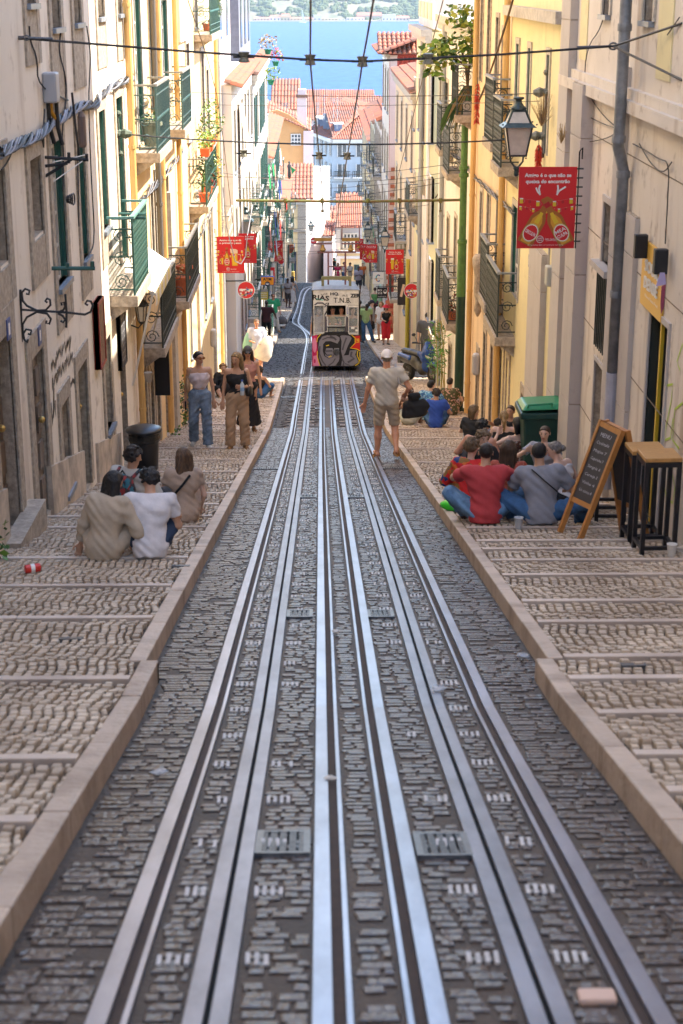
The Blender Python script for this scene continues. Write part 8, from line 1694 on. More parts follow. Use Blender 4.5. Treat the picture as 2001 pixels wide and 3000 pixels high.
# graffiti on walls
def wallgraf(label,X,s,items,m,r=.018,name='graffiti'):
    b=MB(); 
    for P in items:
        q=[onX(x,y,X)+Vector((s*.004,0,0)) for x,y in P]; n=len(q); L=[]
        for i in range(n):
            d=q[min(i+1,n-1)]-q[max(i-1,0)]; d.x=0; d=d.normalized() if d.length else Vector((0,1,0)); k=Vector((0,-d.z,d.y))*r; L+=[q[i]+k,q[i]-k]
        b.add(L,[(2*i,2*i+1,2*i+3,2*i+2) for i in range(n-1)],m)
    o=b.build(name); return tag(o,label,'graffiti',None,'thing')
rr=random.Random(8)
def scrawl(x0,y0,w,h,slope,k=6):
    P=[]; n=k*2+1
    for i in range(n): P.append((x0+w*i/(n-1)+rr.uniform(-2,2),y0+slope*(i/(n-1))*w+(h if i%2 else 0)*rr.uniform(.6,1.1)))
    return P
wallgraf('black scrawled tags across the cream wall left of the green door',XL,1,[scrawl(118,832,12,22,-1.0,3),scrawl(131,806,14,24,-1.0,3),scrawl(148,784,14,26,-.8,3),scrawl(118,868,12,26,-1,3),scrawl(131,848,16,28,-1,4),scrawl(149,826,18,28,-1,4),scrawl(118,925,10,50,-.6,2),scrawl(134,900,18,26,-1,3),scrawl(158,880,16,14,-1,2),[(123,890),(122,960)],[(137,905),(136,940)]],flat('spray_black',(.02,.02,.02)),.026)
wallgraf('small black tag low beside the shuttered window',XL,1,[scrawl(120,1085,12,25,-.6,4)],MC['spray_black'],.02)
wallgraf('yellow paint marks above the second door',XL,1,[[(57,793),(58,830)],[(61,790),(62,828)]],flat('spray_yellow',(.6,.55,.05)),.012)
G_lg=flat('spray_lime',(.42,.60,.05))
wallgraf('big lime green loops sprayed right of the shop door',XR,-1,[[(1568,925),(1550,940),(1545,1010),(1560,1030)],[(1528,905),(1532,885),(1545,882),(1542,920),(1530,980),(1528,1010),(1540,1005),(1546,960)],[(1526,1110),(1530,1140),(1545,1155),(1550,1120),(1545,1090),(1560,1180)],[(1568,790),(1555,830),(1562,850)]],G_lg,.012)
wallgraf('thin lime green scrawls between the pilaster and the shop door',XR,-1,[[(1418,920),(1410,950),(1412,990),(1408,1010),(1415,1040)],[(1432,900),(1436,930),(1428,960),(1437,985),(1430,1020)]]+[[(1412+(i%2)*12,955+i*22),(1420+(i%3)*5,968+i*22)] for i in range(5)],G_lg,.007)
wallgraf('black and red tags on the slab under the barred window',XR,-1,[scrawl(1374,815,10,24,.6,3),scrawl(1386,838,10,20,.6,2)],MC['spray_black'],.008)
wallgraf('red tag on the slab under the barred window',XR,-1,[scrawl(1391,828,10,32,.6,4)],flat('spray_red',(.5,.04,.03)),.010)
wallgraf('grey tag on the white pier near the narrow door',XR,-1,[scrawl(1305,835,10,30,.6,3),scrawl(1305,880,8,35,.4,2)],flat('spray_grey',(.2,.2,.22)),.009)
# awning
YA=onX(290,640,XL).y; e=empty('awning',(0,0,0),'small white canvas awning on folding arms over the dark shopfront','awning'); a0=onX(288,640,XL); out=onY(338,664,YA+.3); b=MB(); zA=a0.z; xo=XL+.36
b.add([(XL+.02,YA,zA),(XL+.02,YA+2.6,zA+.02),(xo,YA+2.6,zA-.22),(xo,YA,zA-.22)],[(0,1,2,3)],c_('white_canvas',(.78,.72,.62))); b.add([(XL+.02,YA,zA+.015),(XL+.02,YA+2.6,zA+.035),(xo,YA+2.6,zA-.205),(xo,YA,zA-.205)],[(0,3,2,1)],MC['white_canvas']); b.build('canvas',e); b=MB(); b.tube([(xo,YA-.03,zA-.22),(xo,YA+2.63,zA-.22)],.035,M_wood,8); b.build('front_roller',e)
for y in (YA,YA+2.5): b=MB(); b.bar((xo,y,zA-.24),(XL+.03,y-.0,zA-1.55),.03,.03,M_wood); b.build('arm',e)
b=MB(); 
for k in range(9): y=YA+.1+k*.28; b.quad((xo+.03,y,zA-.25),(xo+.03,y+.27,zA-.25),(xo+.03,y+.27,zA-.43),(xo+.03,y,zA-.43),flat('valance_yellow',(.62,.50,.15)) if k%2 else M_wood)
b.build('valance',e)
# wall lantern under the awning, small bucket
q=onX(292,705,XL); e=empty('wall_lantern',(XL+.16,q.y+.3,q.z-.1),'small black coach lantern under the white awning','wall lamp'); b=MB(); b.lathe([(.05,-.16),(.08,.06),(.085,.065)],(0,0,0),M_lg,6); b.build('lamp_glass',e); b=MB(); b.lathe([(.12,.06),(.06,.14),(.02,.18),(.02,.21),(.003,.24)],(0,0,0),M_blk if 0 else K_blk,6); b.lathe([(.03,-.2),(.055,-.16)],(0,0,0),K_blk,6); b.tube([(0,0,-.2),(-.05,0,-.26),(-.15,0,-.22)],.012,K_blk,6)
for k in range(6): t=2*math.pi*k/6; b.tube([(.053*math.cos(t),.053*math.sin(t),-.16),(.086*math.cos(t),.086*math.sin(t),.06)],.006,K_blk,4)
b.build('lamp_frame',e)
q=onX(305,855,XL); e=empty('hanging_bucket',(XL+.22,q.y,q.z),'small tin bucket hanging below the awning arm','bucket'); b=MB(); b.lathe([(.045,-.14),(.065,0)],(0,0,0),mat('tin',(.35,.32,.28),.4,.6),12); b.build('bucket_body',e); b=MB(); b.tube([(-.06,0,0),(0,0,.22),(.06,0,0)],.004,M_wire,4); b.build('bucket_handle',e)
q=onX(352,850,XL); e=empty('projecting_shop_sign',(XL,q.y,q.z),'small black box sign projecting from the ochre house','shop sign'); b=MB(); b.box(0,.26,0,.05,-.42,.42,K_blk); b.build('sign_box',e)
# shop sign on the right: SOUR / DENSE style lettering
ya=onX(1481,600,XR).y; yb=onX(1526,700,XR).y; y0,y1=sorted((ya,yb)); zt=onX(1481,545,XR).z; zb=onX(1481,700,XR).z; e=empty('shop_sign',(XR,y1,zb),'yellow shop sign with raised white letters over the open door','shop sign'); b=MB(); b.box(-.03,-.005,y0-y1,0,0,zt-zb,flat('mustard_sign',(.72,.40,.06))); b.build('sign_board',e,bevel=.004)
F_=Fr((-.032,0,0),(0,-1,0),(0,0,1)); W=y1-y0; H_=zt-zb; b=MB()
for t,yy,sz in (('SOUR',.66,.20),('DENSE',.40,.20)):
    for hh in (.002,.008,.014): F_.text(b,t,W*.52,H_*yy,H_*sz*1.25,K_w,hh,wid=W*.62,bold=.015)
F_.text(b,'Wine & Snack Food',W*.55,H_*.2,H_*.07,K_w,.003,wid=W*.62,bold=0); b.build('lettering',e)
for x,y,lab in ((1478,565,'black loudspeaker box at the far upper corner of the yellow shop sign'),(1524,600,'black loudspeaker box hanging in front of the yellow shop sign')):
    q=onX(x,y,XR-.06); e=empty('loudspeaker',(XR-.03,q.y,q.z),lab,'loudspeaker','loudspeakers by the shop sign'); b=MB(); b.box(-.12,0,-.045,.045,-.11,.11,K_blk); b.build('speaker_box',e,bevel=.008); b=MB(); b.box(-.11,-.01,-.05,-.0452,-.10,.10,M_leg); b.build('grille',e)
q=onX(1530,650,XR-.1); e=empty('hanging_flag',(XR-.14,q.y,q.z),'small purple and red cloth hanging from the speaker cable','flag'); b=MB(); b.prism([(-.02,0,.09),(.02,0,.09),(.04,0,-.01),(-.05,0,-.03)],(0,.01,0),flat('lilac_cloth',(.42,.35,.55))); b.prism([(0,0,-.03),(.035,0,-.01),(.03,0,-.22),(.01,0,-.27),(.0,0,-.18)],(0,.012,0),flat('plum_cloth',(.25,.04,.08))); b.build('cloth',e)
# yellow post and counter inside the shop, cup on a stool-height shelf
q=onG(1508,1180,PH); r_=ops_door=None
b=MB(); yy=onX(1503,900,XR).y; b.box(XR+.02,XR+.05,yy-.03,yy+.02,G(yy)+.1,onX(1500,730,XR).z,flat('yellow_post',(.62,.42,.03))); tag(b.build('door_edge_strip'),'yellow strip on the edge of the open shop door','door strip')
# downpipe on the right
p=onX(1462,250,XR); z1=onX(1440,350,XR).z; e=empty('downpipe',(0,0,0),'big grey zinc downpipe with an elbow on the marble front','downpipe'); b=MB(); b.tube([(XR-.16,p.y,3),(XR-.16,p.y,z1+.2),(XR-.16,p.y+.02,z1+.1),(XR-.08,p.y+.1,z1-.15),(XR-.08,p.y+.1,z1-3.4)],.058,mat('blue_grey_zinc',(.27,.275,.285),.5,.3,noise=.4,ns=7),12); b.build('pipe',e,smooth=True); b=MB()
for z in (z1+.15,z1+1.2,z1-.2,z1-1.4): b.lathe([(.068,-.02),(.070,.02),(.068,.05)],(XR-(.16 if z>z1 else .08),p.y+(0 if z>z1 else .1),z),MC['blue_grey_zinc'],12)
b.build('pipe_collar',e); b=MB(); b.lathe([(.066,-1.25),(.066,.0)],(XR-.08,p.y+.1,z1-2.2),mat('whitewashed_zinc',(.46,.44,.47),.6,noise=.2),12); b.build('painted_sleeve',e)
for k,c in enumerate((K_red,flat('sticker_purple',(.18,.06,.3)),K_w)): b=MB(); b.box(XR-.18,XR-.168,p.y+.05,p.y+.12,z1-3.0-k*.14,z1-2.9-k*.14,c); b.build('sticker',e)
# iron window grille right
r=Wr(1371,1400,633,830); e=empty('window_grille',(0,0,0),'vertical iron bars over the tall window in the marble front','window grille'); n=7
for k in range(n): y=r[0]+(r[1]-r[0])*(k+.5)/n; b=MB(); b.tube([(XR-.03,y,r[2]),(XR-.03,y,r[3])],.009,M_rblk,6); b.build('bar',e)
b=MB(); b.box(XR-.10,XR+.01,r[0]-.05,r[1]+.05,r[3],r[3]+.07,M_mrb2); b.build('ledge',e)
# carved bracket and rosettes
q=onX(1110,660,XR); e=empty('carved_ornament',(XR-.1,q.y,q.z),'carved stone scroll ornament beside the lower lattice balconies','ornament'); b=MB(); b.lathe([(.03,-.55),(.09,-.45),(.07,-.25),(.11,-.05),(.09,.2),(.15,.4),(.16,.55),(.10,.62)],(0,0,0),M_sto,9,.8,1.2); b.build('carving',e,smooth=True)
for x,y,X,s,lab in ((268,307,XL,1,'green iron rosette holding a span wire on the cream wall'),(1250,312,XR,-1,'weathered iron rosette holding a span wire on the marble front'),(1258,212,XR,-1,'small iron rosette above the weathered one on the right')):
    q=onX(x,y,X); e=empty('wall_rosette',(X,q.y,q.z),lab,'wall anchor','iron wall rosettes'); b=MB(); m=mat('bronze_green_iron',(.10,.13,.09),.6,noise=.4,ns=30) if s>0 else M_ins
    for a_,c_2 in (((0,0,-.28),(0,0,.28)),((0,-.14,0),(0,.14,0))): b.bar((s*.02,*a_[1:]),(s*.02,*c_2[1:]),.06,.03,m)
    for zz in (-.26,0,.26): b.ball((s*.03,0,zz),.045,m,8)
    b.build('rosette_plate',e); b=MB(); b.lathe([(.07,0),(.05,.06),(.07,.12),(.03,.2)],(0,0,0),m,8); o=b.build('rosette_boss',e); o.rotation_euler=(0,s*math.pi/2,0)
# ---- plants
LF=[mat('leaf_'+n,c,.5,noise=.3,ns=20) for n,c in (('green',(.06,.14,.025)),('bright',(.14,.27,.03)),('yellow_green',(.30,.34,.04)),('dark',(.025,.07,.02)),('silver',(.22,.27,.2)),('straw',(.38,.25,.10)))]
def leafcloud(name,parent,c,rad,n,mats,size=.05,up=.3,shape='leaf',seed=0):
    rr=random.Random(seed); b=MB()
    for i in range(n):
        d=Vector((rr.gauss(0,1),rr.gauss(0,1),rr.gauss(0,1))).normalized(); q=Vector(c)+Vector((d.x*rad[0],d.y*rad[1],d.z*rad[2]))*rr.uniform(.35,1)**.6; t=Vector((rr.gauss(0,1),rr.gauss(0,1),rr.gauss(up,.6))).normalized(); w=t.cross(Vector((rr.gauss(0,1),rr.gauss(0,1),rr.gauss(0,1)))).normalized(); L=size*rr.uniform(.6,1.4); wd=L*(.28 if shape=='leaf' else .10)
        b.add([q,q+t*L*.5+w*wd,q+t*L,q+t*L*.5-w*wd],[(0,1,2,3)],rr.choice(mats))
    o=b.build(name,parent); o['kind']='stuff'; return o
def potplant(label,p,r,h,pm,lm,ls,n=90,rad=None,stem=False,name='potted_plant',seed=0,square=False,shape='leaf'):
    e=empty(name,p,label,'potted plant'); b=MB()
    if square: b.hexa([(-r*.8,-r*2.2,0),(r*.8,-r*2.2,0),(r*.8,r*2.2,0),(-r*.8,r*2.2,0),(-r,-r*2.4,h),(r,-r*2.4,h),(r,r*2.4,h),(-r,r*2.4,h)],pm)
    else: b.lathe([(r*.68,0),(r*.95,h*.85),(r*1.08,h*.86),(r*1.08,h),(r*.9,h)],(0,0,0),pm,14)
    b.build('pot',e); rad=rad or (r*1.4,r*(2.4 if square else 1.4),r*1.3); leafcloud('leaves',e,(0,0,h+rad[2]*.8),rad,n,lm,.07 if rad[0]<.36 else .13,seed=seed,shape=shape)
    if stem: b=MB(); b.tube([(0,0,h*.8),(.01,.02,h+rad[2])],.012,MC['dry_vine'],5); b.build('stem',e)
    return e
TP=mat('terracotta_pot',(.50,.13,.05),.75,noise=.25,ns=12); TO=mat('orange_planter',(.70,.12,.03),.5); TG=mat('glazed_grey_pot',(.16,.19,.15),.35); TPu=mat('purple_pot',(.16,.06,.12),.5)
def bp_(x,y,dx=.18): q=onX(x,y,XL); return Vector((XL+dx,q.y,q.z))
potplant('large glazed grey pot on the curved iron balcony',bp_(313,345)+Vector((0,.5,.01)),.16,.36,TG,[LF[4],LF[0]],.05,60,(.12,.12,.06))
potplant('tall terracotta pot behind the other on the iron balcony',bp_(390,690)+Vector((0,1.2,.01)),.15,.42,TP,[LF[5]],.05,20,(.08,.08,.1)); potplant('front terracotta pot on the iron balcony over the yellow drainpipe',bp_(390,692)+Vector((0,.5,.01)),.15,.36,TP,[LF[5]],.05,25,(.08,.08,.1))
Bz=onX(434,475,XL); y0=Bz.y; z0=Bz.z
for i,(dy,dz,lab,pm,lm,n_,rad,sq) in enumerate(((.4,1.0,'orange trough with bright succulents on the plant balcony rail, nearest',TO,[LF[1],LF[2]],110,(.14,.30,.14),True),(1.5,1.0,'orange trough with silver foliage on the plant balcony rail',TO,[LF[4],LF[0]],130,(.2,.35,.2),True),(2.4,1.05,'tall green succulent bush above the plant balcony',TO,[LF[0],LF[1]],160,(.22,.30,.35),True),(.5,.01,'terracotta pot with a prickly pear inside the plant balcony',TO,[LF[3],LF[0]],40,(.12,.15,.35),False),(1.6,.01,'orange pot with red leaved plant at the foot of the balcony',TO,[LF[3],mat('leaf_red',(.22,.03,.02),.5)],60,(.14,.14,.16),False),(2.6,.01,'purple pot with trailing variegated leaves on the balcony corner',TPu,[LF[2],LF[4],LF[0]],150,(.25,.35,.28),False))):
    potplant(lab,Vector((XL+.28+(.06 if dz>.5 else 0),y0+dy,z0+dz)),.10 if sq else .12,.16 if sq else .22,pm,lm,.07,int(n_*1.7),tuple(1.35*r_ for r_ in rad),False,'potted_plant',i,sq)
e=empty('prickly_pear',(XL+.25,y0+.55,z0+.22),'prickly pear cactus with flat round pads in the plant balcony','cactus'); 
for k,(dy,dz,r_) in enumerate(((0,.12,.13),(.10,.34,.11),(-.08,.32,.09),(.05,.52,.09))): b=MB(); b.ball((.02*k,dy,dz),r_,LF[0],10,.25,.7,1.2); b.build('pad',e)
potplant('small green plant in a terracotta pot on the stone balcony under the first banner',Vector((XL+.14,onX(503,580,XL).y+.6,onX(503,580,XL).z+.02)),.07,.12,TP,[LF[1],LF[2]],.06,50,(.12,.12,.10))
q=onX(452,72,XL); potplant('red pot on the topmost green balcony',Vector((XL+.2,q.y+.3,q.z)),.10,.16,TP,[LF[4]],.04,30,(.1,.1,.1)); e=empty('creeper',(0,0,0),'bluish creeper on the topmost green balcony rail','plant'); leafcloud('leaves',e,(XL+.38,q.y+2.4,q.z+.8),(.06,.9,.6),260,[LF[4],LF[0]],.05)
# right: big leafy shrub on the pole top balcony
q=onY(1078,262,onX(1090,262,XR).y); bx=q+Vector((0,0,0)); e=empty('leafy_shrub',bx,'tall leafy shrub with yellow-green leaves growing out of the corner balcony','plant'); b=MB(); trunk=[(0,0,.1),(-.1,-.1,.9),(-.25,-.15,1.4)]; b.tube(trunk,[.035,.03,.02],MC['dry_vine'],6); b.tube([(-.1,-.1,.9),(-.5,-.1,1.25),(-.85,-.1,1.2)],[.02,.014,.01],MC['dry_vine'],5); b.tube([(-.05,-.05,.6),(0,0,1.6),(.1,0,2.1)],[.025,.015,.01],MC['dry_vine'],5); b.build('stem',e)
cols5=[LF[1],LF[2],LF[0],LF[2]]
for k,(cx,cz,rx,rz,n_) in enumerate(((-.35,1.25,.45,.30,170),(-.75,1.15,.32,.26,110),(.0,1.75,.28,.40,110),(-.30,1.9,.25,.22,60),(.05,1.2,.25,.30,70),(-.72,.85,.16,.16,40))): leafcloud('foliage',e,(cx,-.1,cz),(rx,.3,rz),n_,cols5,.15,-.3,seed=20+k)
b=MB(); rr2=random.Random(5)
for i in range(46): a=rr2.uniform(-.5,.35); l=rr2.uniform(.5,1.0); b.add([(a*.2-.03,0,.55),(a*.2+.03,0,.55),(a+.015,-.1,.35-l*.3),(a*1.3,-.15,.25-l*.7)],[(0,1,2,3)],rr2.choice([LF[0],LF[3],LF[5]]))
tag(b.build('drooping_leaves',e),kind='stuff'); b=MB(); b.box(-.14,.14,-.14,.14,0,.26,mat('painted_white_pot',(.5,.45,.4),.6,noise=.5,ns=40)); b.build('pot',e); 
balcony(R2,XR,-1,bx.y-.35,bx.y+1.0,bx.z-.0,.42,M_rblk,.95,'bars',label='small corner balcony holding the leafy shrub')
for x,yt,yb,lab,Xo in ((1098,190,280,'string of red peppers hanging on the corner balcony rail',.36),(1240,330,385,'bunch of red peppers hanging on the marble front',.05)):
    q=onX(x,yb,XR-Xo); zt_=onX(x,yt,XR-Xo).z; e=empty('pepper_string',(XR-Xo-.03,q.y,q.z),lab,'pepper string','strings of red peppers'); b=MB(); rr2=random.Random(9)
    for i in range(150): z=rr2.uniform(0,zt_-q.z); a=rr2.uniform(0,6.3); r_=.05; b.add([(0,0,z),(r_*.6*math.cos(a),r_*.6*math.sin(a),z-.01),(r_*1.2*math.cos(a),r_*1.2*math.sin(a),z-.06),(r_*.5*math.cos(a+.5),r_*.5*math.sin(a+.5),z-.03)],[(0,1,2,3)],flat('pepper_red',(.60,.05,.02)))
    tag(b.build('peppers',e),kind='stuff'); b=MB(); b.tube([(0,0,0),(0,0,zt_-q.z+.1)],.006,M_wire,4); b.build('string',e)
potplant('red leaved plant in a terracotta pot on the lower balcony of the white house',Vector((XR-.17,onX(1036,718,XR-.2).y,onX(1024,745,XR-.34).z+.02)),.11,.20,TP,[mat('leaf_red',(.22,.03,.02),.5),LF[3]],.09,90,(.14,.14,.22))
# bamboo by the wall
p=onG(1030,930,PH); e=empty('bamboo_plant',(XR-.22,onX(1036,920,XR).y+.0,G(onX(1036,920,XR).y)+PH),'tall green bamboo against the wall beside the pole','plant'); rr2=random.Random(2)
for k in range(6):
    x,y=rr2.uniform(-.12,.08),rr2.uniform(-.25,.25); b=MB(); b.tube([(x,y,0),(x+rr2.uniform(-.1,.05),y,.9),(x+rr2.uniform(-.2,.1),y,1.8)],.010,mat('bamboo_cane',(.36,.28,.08),.5),5); b.build('cane',e)
leafcloud('leaves',e,(-.12,0,1.15),(.24,.35,.75),420,[LF[0],LF[1],mat('leaf_vivid',(.06,.30,.02),.5)],.13,-.1,'blade',3)
# dry grass on the pilaster cap, weeds along the walls
for x,y,X,s,n_,lab,mm,sz in ((1268,290,XR,-1,60,'dry brown weed growing from the string course',[LF[5],mat('dry_brown',(.16,.09,.06),.8)],.22),(1316,330,XR,-1,30,'small dry weed on the second pilaster',[LF[5]],.12)):
    q=onX(x,y,X); e=empty('dry_weed',(X+s*.15,q.y,q.z),lab,'plant','dry weeds on the stonework'); b=MB(); rr2=random.Random(4)
    for i in range(n_): d=Vector((rr2.gauss(0,.25),rr2.gauss(0,.35),rr2.uniform(.4,1.3)))*sz*1.6; b.tube([(0,0,0),d*.5+Vector((.01,0,0)),d],.003,rr2.choice(mm),3)
    tag(b.build('stems',e),kind='stuff')
for x,y,lab,n_,rx,rz in ((60,1288,'green weed with broad leaves at the foot of the cream wall',70,.10,.20),(408,985,'ivy climbing the stone corner beside the woman in jeans',200,.10,.55),(392,1000,'small tuft at the corner doorstep',30,.08,.08)):
    p=onG(max(x,46) if x>100 else 62,y,PH); q=onX(x,y,XL) if 0 else None; yy=p.y; e=empty('weed',(XL+.08,yy,G(yy)+PH),lab,'plant','weeds at the foot of the left wall'); leafcloud('leaves',e,(.03,0,rz*.9),(rx,.18,rz),n_,[LF[0],LF[1],LF[3]],.07,.3,seed=int(x))
# litter
def lit(name,label,x,y,o,fn,cat):
    p=onG(x,y,o); e=empty(name,(p.x,p.y,G(p.y)+o+.012),label,cat); fn(e)
def can(e):
    e.rotation_euler=(0,math.pi/2,.4); b=MB(); b.lathe([(.026,-.06),(.033,-.053),(.033,.053),(.026,.06)],(0,0,0),flat('can_red',(.6,.03,.02),rough=.3),14); b.build('can_body',e); b=MB(); b.lathe([(.027,-.001),(.025,.003)],(0,0,.06),M_iron,14); b.build('can_lid',e); b=MB(); b.lathe([(.0335,-.015),(.0335,.015)],(0,0,0),K_w,14); b.build('can_label',e)
lit('drink_can','crushed red drinks can lying beside the weed at the left wall',75,1308,PH+.03,can,'can')
def cup(e,m=M_wood): b=MB(); b.lathe([(.030,0),(.042,.10),(.044,.10)],(0,0,0),m,14); b.build('cup_body',e); b=MB(); b.lathe([(.043,0),(.045,.006)],(0,0,.098),m,14); b.build('cup_rim',e)
lit('paper_cup','white paper cup standing by the foot of the nearest stool',1541,1280,PH,cup,'cup')
MP=mat('clear_cup_plastic',(.6,.62,.64),.1,alpha=.5)
lit('plastic_cup','clear plastic cup on the pavement between the two broad backed men',1190,1215,PH,lambda e:cup(e,MP),'cup')
def crumple(m,r): 
    def f(e): b=MB(); rr3=random.Random(int(r*1000)); b.ball((0,0,r*.4),r,m,9,1.3,.9,.45); b.v=[(x*(1+rr3.uniform(-.25,.25)),y*(1+rr3.uniform(-.25,.25)),z*(1+rr3.uniform(-.2,.2))) for x,y,z in b.v]; b.build('crumpled_sheet',e)
    return f
lit('plastic_wrapper','crumpled clear wrapper caught in the right cable slot',1006,1590,0,crumple(MP,.035),'litter'); lit('plastic_wrapper','crushed clear cup lying near the right kerb',1200,1512,0,crumple(MP,.03),'litter'); lit('paper_scrap','torn white paper on the middle rail groove, lower one',758,1795,0,crumple(M_wood,.020),'litter'); lit('paper_scrap','small torn white paper beside the middle rail, upper one',770,1456,0,crumple(M_wood,.022),'litter'); lit('plastic_wrapper','crumpled wrapper on the setts near the left kerb',366,1782,0,crumple(MP,.026),'litter')
def pale(e): b=MB(); b.box(-.05,.05,-.028,.028,-.02,.004,mat('pale_pink_stone',(.62,.42,.32),.6)); b.build('stone_block',e,bevel=.008)
lit('pale_sett','single pale pink stone set in the roadway at the bottom right',1370,2292,0,pale,'stone')
def gbag(e): leafd=MB(); leafd.ball((0,0,.05),.12,flat('neon_green_plastic',(.05,.6,.03),rough=.3),10,1.5,1,.55); leafd.build('bag_body',e,smooth=True)
lit('plastic_bag','neon green plastic bag beside the red patchwork shirt',1048,1172,PH,gbag,'bag')
# beer glasses among the seated friends
for x,y,lab in ((1152,1140,'pint of beer standing among the seated friends, left one'),(1160,1130,'pint of beer standing among the seated friends, right one')):
    def gl(e): b=MB(); b.lathe([(.028,0),(.040,.13)],(0,0,0),K_amb,12); b.build('beer',e); b=MB(); b.lathe([(.040,.13),(.042,.155)],(0,0,0),K_w,12); b.build('foam',e)
    lit('beer_glass',lab,x,y,PH,gl,'glass')
# laundry, flags and awnings on the far left balconies
rr2=random.Random(12); LC=[K_w,flat('cloth_red',(.5,.03,.03)),flat('cloth_blue',(.04,.08,.3)),flat('cloth_green',(.02,.3,.10)),T_char,T_pink,flat('cloth_orange',(.7,.25,.05)),T_lblue]
ln=['white sheet','red cloth','blue cloth','green cloth','dark garment','pink towel','orange cloth','pale blue shirt']
for k in range(22):
    Y=rr2.uniform(62,98); s=-1 if k%4 else 1; X=-1.95 if s<0 else 2.55; zt_=(-6.5-.13*(Y-60))+rr2.uniform(-3.5,1.5) if s<0 else -9+rr2.uniform(-2,1)-.1*(Y-60); c=rr2.randrange(8)
    e=empty('laundry',(X,Y,zt_),ln[c]+(' hanging from a balcony on the left row, ' if s<0 else ' hanging from a balcony on the right row, ')+['near the lanterns','beyond the twin lanterns','above the small banner','near the bend'][min(3,int((Y-62)/9))],'laundry','laundry hanging over the street'); w=rr2.uniform(.15,.4); h=rr2.uniform(.5,1.1); b=MB(); nn=5
    for i in range(nn): y0_=-w+2*w*i/nn; b.quad((.03*(i%2),y0_,0),(.03*((i+1)%2),y0_+2*w/nn,0),(.03*((i+1)%2)+.05,y0_+2*w/nn,-h),(.03*(i%2)+.05,y0_,-h+.05),LC[c])
    b.build('cloth',e); b=MB(); b.bar((-.3 if s<0 else .3,-w,0.01),(.02,-w,.01),.02,.02,M_rgrn); b.bar((-.0,-w-.2,0.01),(.0,w+.2,.01),.015,.015,M_rgrn); b.build('clothes_rail',e)
q=onX(553,240,-2.42); e=empty('hanging_awning',(0,0,0),'long cream curtain hanging outside the white house near the river view','curtain'); a=onX(545,245,-2.4); c=onX(560,400,-2.4); b=MB()
for i in range(6): b.quad((-2.35+.04*(i%2),a.y+.3*i,a.z),(-2.35+.04*((i+1)%2),a.y+.3*(i+1),a.z),(-1.95+.04*((i+1)%2),a.y+.3*(i+1),c.z),(-1.95+.04*(i%2),a.y+.3*i,c.z),c_('striped_curtain',(.72,.58,.45)))
b.build('cloth',e)
# flower pots against the river
for x,y,Y,lab,ms in ((633,152,76,'green pot with red flowers standing out against the river',[flat('petal_red',(.6,.03,.04)),LF[2]]),(615,125,72,'dry brown shrub on the roof edge against the river',[LF[5]]),(622,195,74,'yellow-green plant on the highest far balcony',[LF[2],LF[1]])):
    q=onY(x,y,Y); potplant(lab,q,.16,.22,mat('green_plastic_pot',(.01,.18,.08),.5),ms,.14,110,(.42,.3,.34),seed=int(x))
e=empty('mannequin',onY(664,380,100),'dark dressed mannequin and small flag on the far balcony','figure'); b=MB(); b.lathe([(.06,-.8),(.12,-.6),(.09,-.25),(.14,.0),(.04,.1),(.06,.2),(.03,.27)],(0,0,0),T_char,10,1,.7); b.build('figure_body',e,smooth=True); b=MB(); b.prism([(.1,-.1,-.05),(.4,-.1,-.25),(.15,-.1,-.55)],(0,.02,0),flat('cloth_green',(.02,.3,.10))); b.build('flag',e)
# aerials on far roofs
for i in range(14):
    x=rr2.uniform(830,1060); Y=rr2.uniform(190,300); q=onY(x/D,rr2.uniform(285,340)/D,Y); e=empty('roof_aerial',(q.x,Y,q.z-2.5),'thin television aerial on the red roofs below the river','aerial','aerials on the lower town roofs'); b=MB(); b.tube([(0,0,0),(0,0,2.8)],.035,M_pipeg,4); b.build('mast',e); b=MB()
    for k in range(3): b.box(-.5+.1*k,.5-.1*k,-.02,.02,2.7-.25*k,2.73-.25*k,M_pipeg)
    b.build('cross_bars',e)
# parked vehicle and motorbike far away
q=onG(1135/D,975/D); e=empty('parked_van',(q.x+.25,q.y+4,G(q.y+4)),'small pale green and black van parked by the right doorway beyond the tram','van',None,0); b=MB(); b.hexa([(-.45,0,.25),(.45,0,.25),(.45,2.5,.25),(-.45,2.5,.25),(-.42,.05,1.7),(.42,.05,1.7),(.40,2.4,1.7),(-.40,2.4,1.7)],mat('mint_van_paint',(.22,.42,.26),.3)); b.build('van_body',e,bevel=.08); b=MB(); b.box(-.36,.36,-.03,.05,.95,1.55,K_blk); b.build('rear_window',e); b=MB(); b.box(-.44,.44,-.06,.02,.3,.45,M_tb); b.build('bumper',e)
for sx in (-.4,.4):
    for y in (.5,2.0): b=MB(); b.lathe([(.2,-.06),(.22,0),(.2,.06)],(0,0,0),M_tyre,14); o=b.build('wheel',e); o.rotation_euler=(0,math.pi/2,0); o.location=(sx,y,.22)
q=onG(842/D,828/D); e=empty('parked_motorbike',(q.x,q.y,G(q.y)),'white and black motorbike parked in front of the dark double door','motorbike',None,.3); 
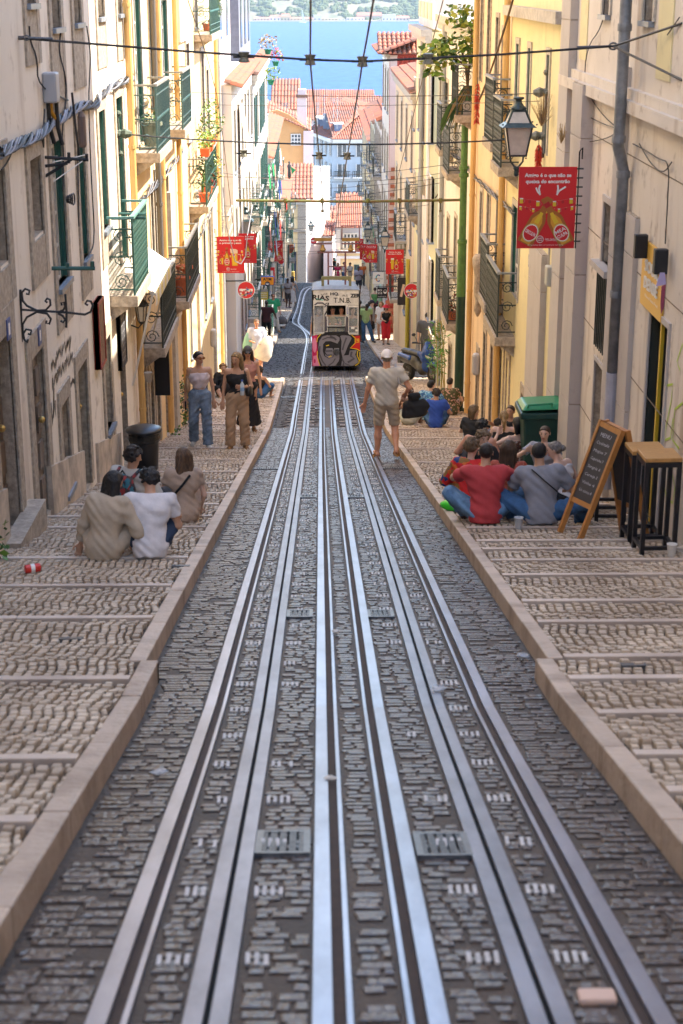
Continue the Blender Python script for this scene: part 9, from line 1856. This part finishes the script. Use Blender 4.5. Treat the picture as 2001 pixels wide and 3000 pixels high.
for y in (-.6,.6): b=MB(); b.lathe([(.26,-.05),(.3,0),(.26,.05)],(0,0,0),M_tyre,14); o=b.build('wheel',e); o.rotation_euler=(0,math.pi/2,0); o.location=(0,y,.3)
b=MB(); b.hexa([(-.12,-.6,.5),(.12,-.6,.5),(.15,.4,.5),(-.15,.4,.5),(-.08,-.6,.85),(.08,-.6,.85),(.1,.3,1.0),(-.1,.3,1.0)],M_wood); b.build('body_panel',e,bevel=.05); b=MB(); b.tube([(-.3,.35,1.1),(0,.4,1.05),(.3,.35,1.1)],.02,K_blk,5); b.build('handlebar',e)
q=onG(605/D if 0 else 590,790) if 0 else onG(665/D*1.27 if 0 else 583,737); p=onG(745/D,945/D)
e=empty('pigeon',(*onG(669,737).xy,G(onG(669,737).y)+.02),'dark pigeon on the roadway beside the far left kerb','bird') ; b=MB(); b.lathe([(.01,-.16),(.05,-.08),(.065,0),(.05,.07),(.025,.11),(.035,.15),(.01,.19)],(0,0,.10),M_char if 0 else T_char,8,.8,1); o=b.build('body',e,smooth=True); o.rotation_euler=(.9,0,0)
# extra facade bits: floodlight, box above doors on far row
q=onX(930,572,XR-.2); e=empty('floodlight',(XR-.3,55,onY(930,572,55).z),'square four-lens floodlight on the lemon yellow building','flood light'); b=MB(); b.box(-.16,.16,0,.12,-.18,.18,mat('olive_lamp_body',(.2,.18,.08),.5)); b.build('lamp_body',e); b=MB()
for sx in (-.08,.08):
    for sz in (-.09,.09): b.box(sx-.06,sx+.06,-.01,.0,sz-.07,sz+.07,M_lg)
b.build('lens',e)
# laundry rack window boxes on the far right, red chimney strip done; barrier sign near ATM
p=onG(613/D*1.0 if 0 else 630,688,0); e=empty('barrier_sign',(onY(880/D*.62 if 0 else 547*1.0,600,70).x if 0 else onY(624,620,72).x,72,onY(624,606,72).z-.3),'red and white arched barrier sign behind the ATM sign','road sign'); b=MB(); b.box(-.13,.13,0,.03,-.55,.15,K_red); b.build('sign_panel',e,bevel=.02); b=MB(); b.box(-.06,.06,-.01,0,-.45,.0,K_w); b.build('white_panel',e)
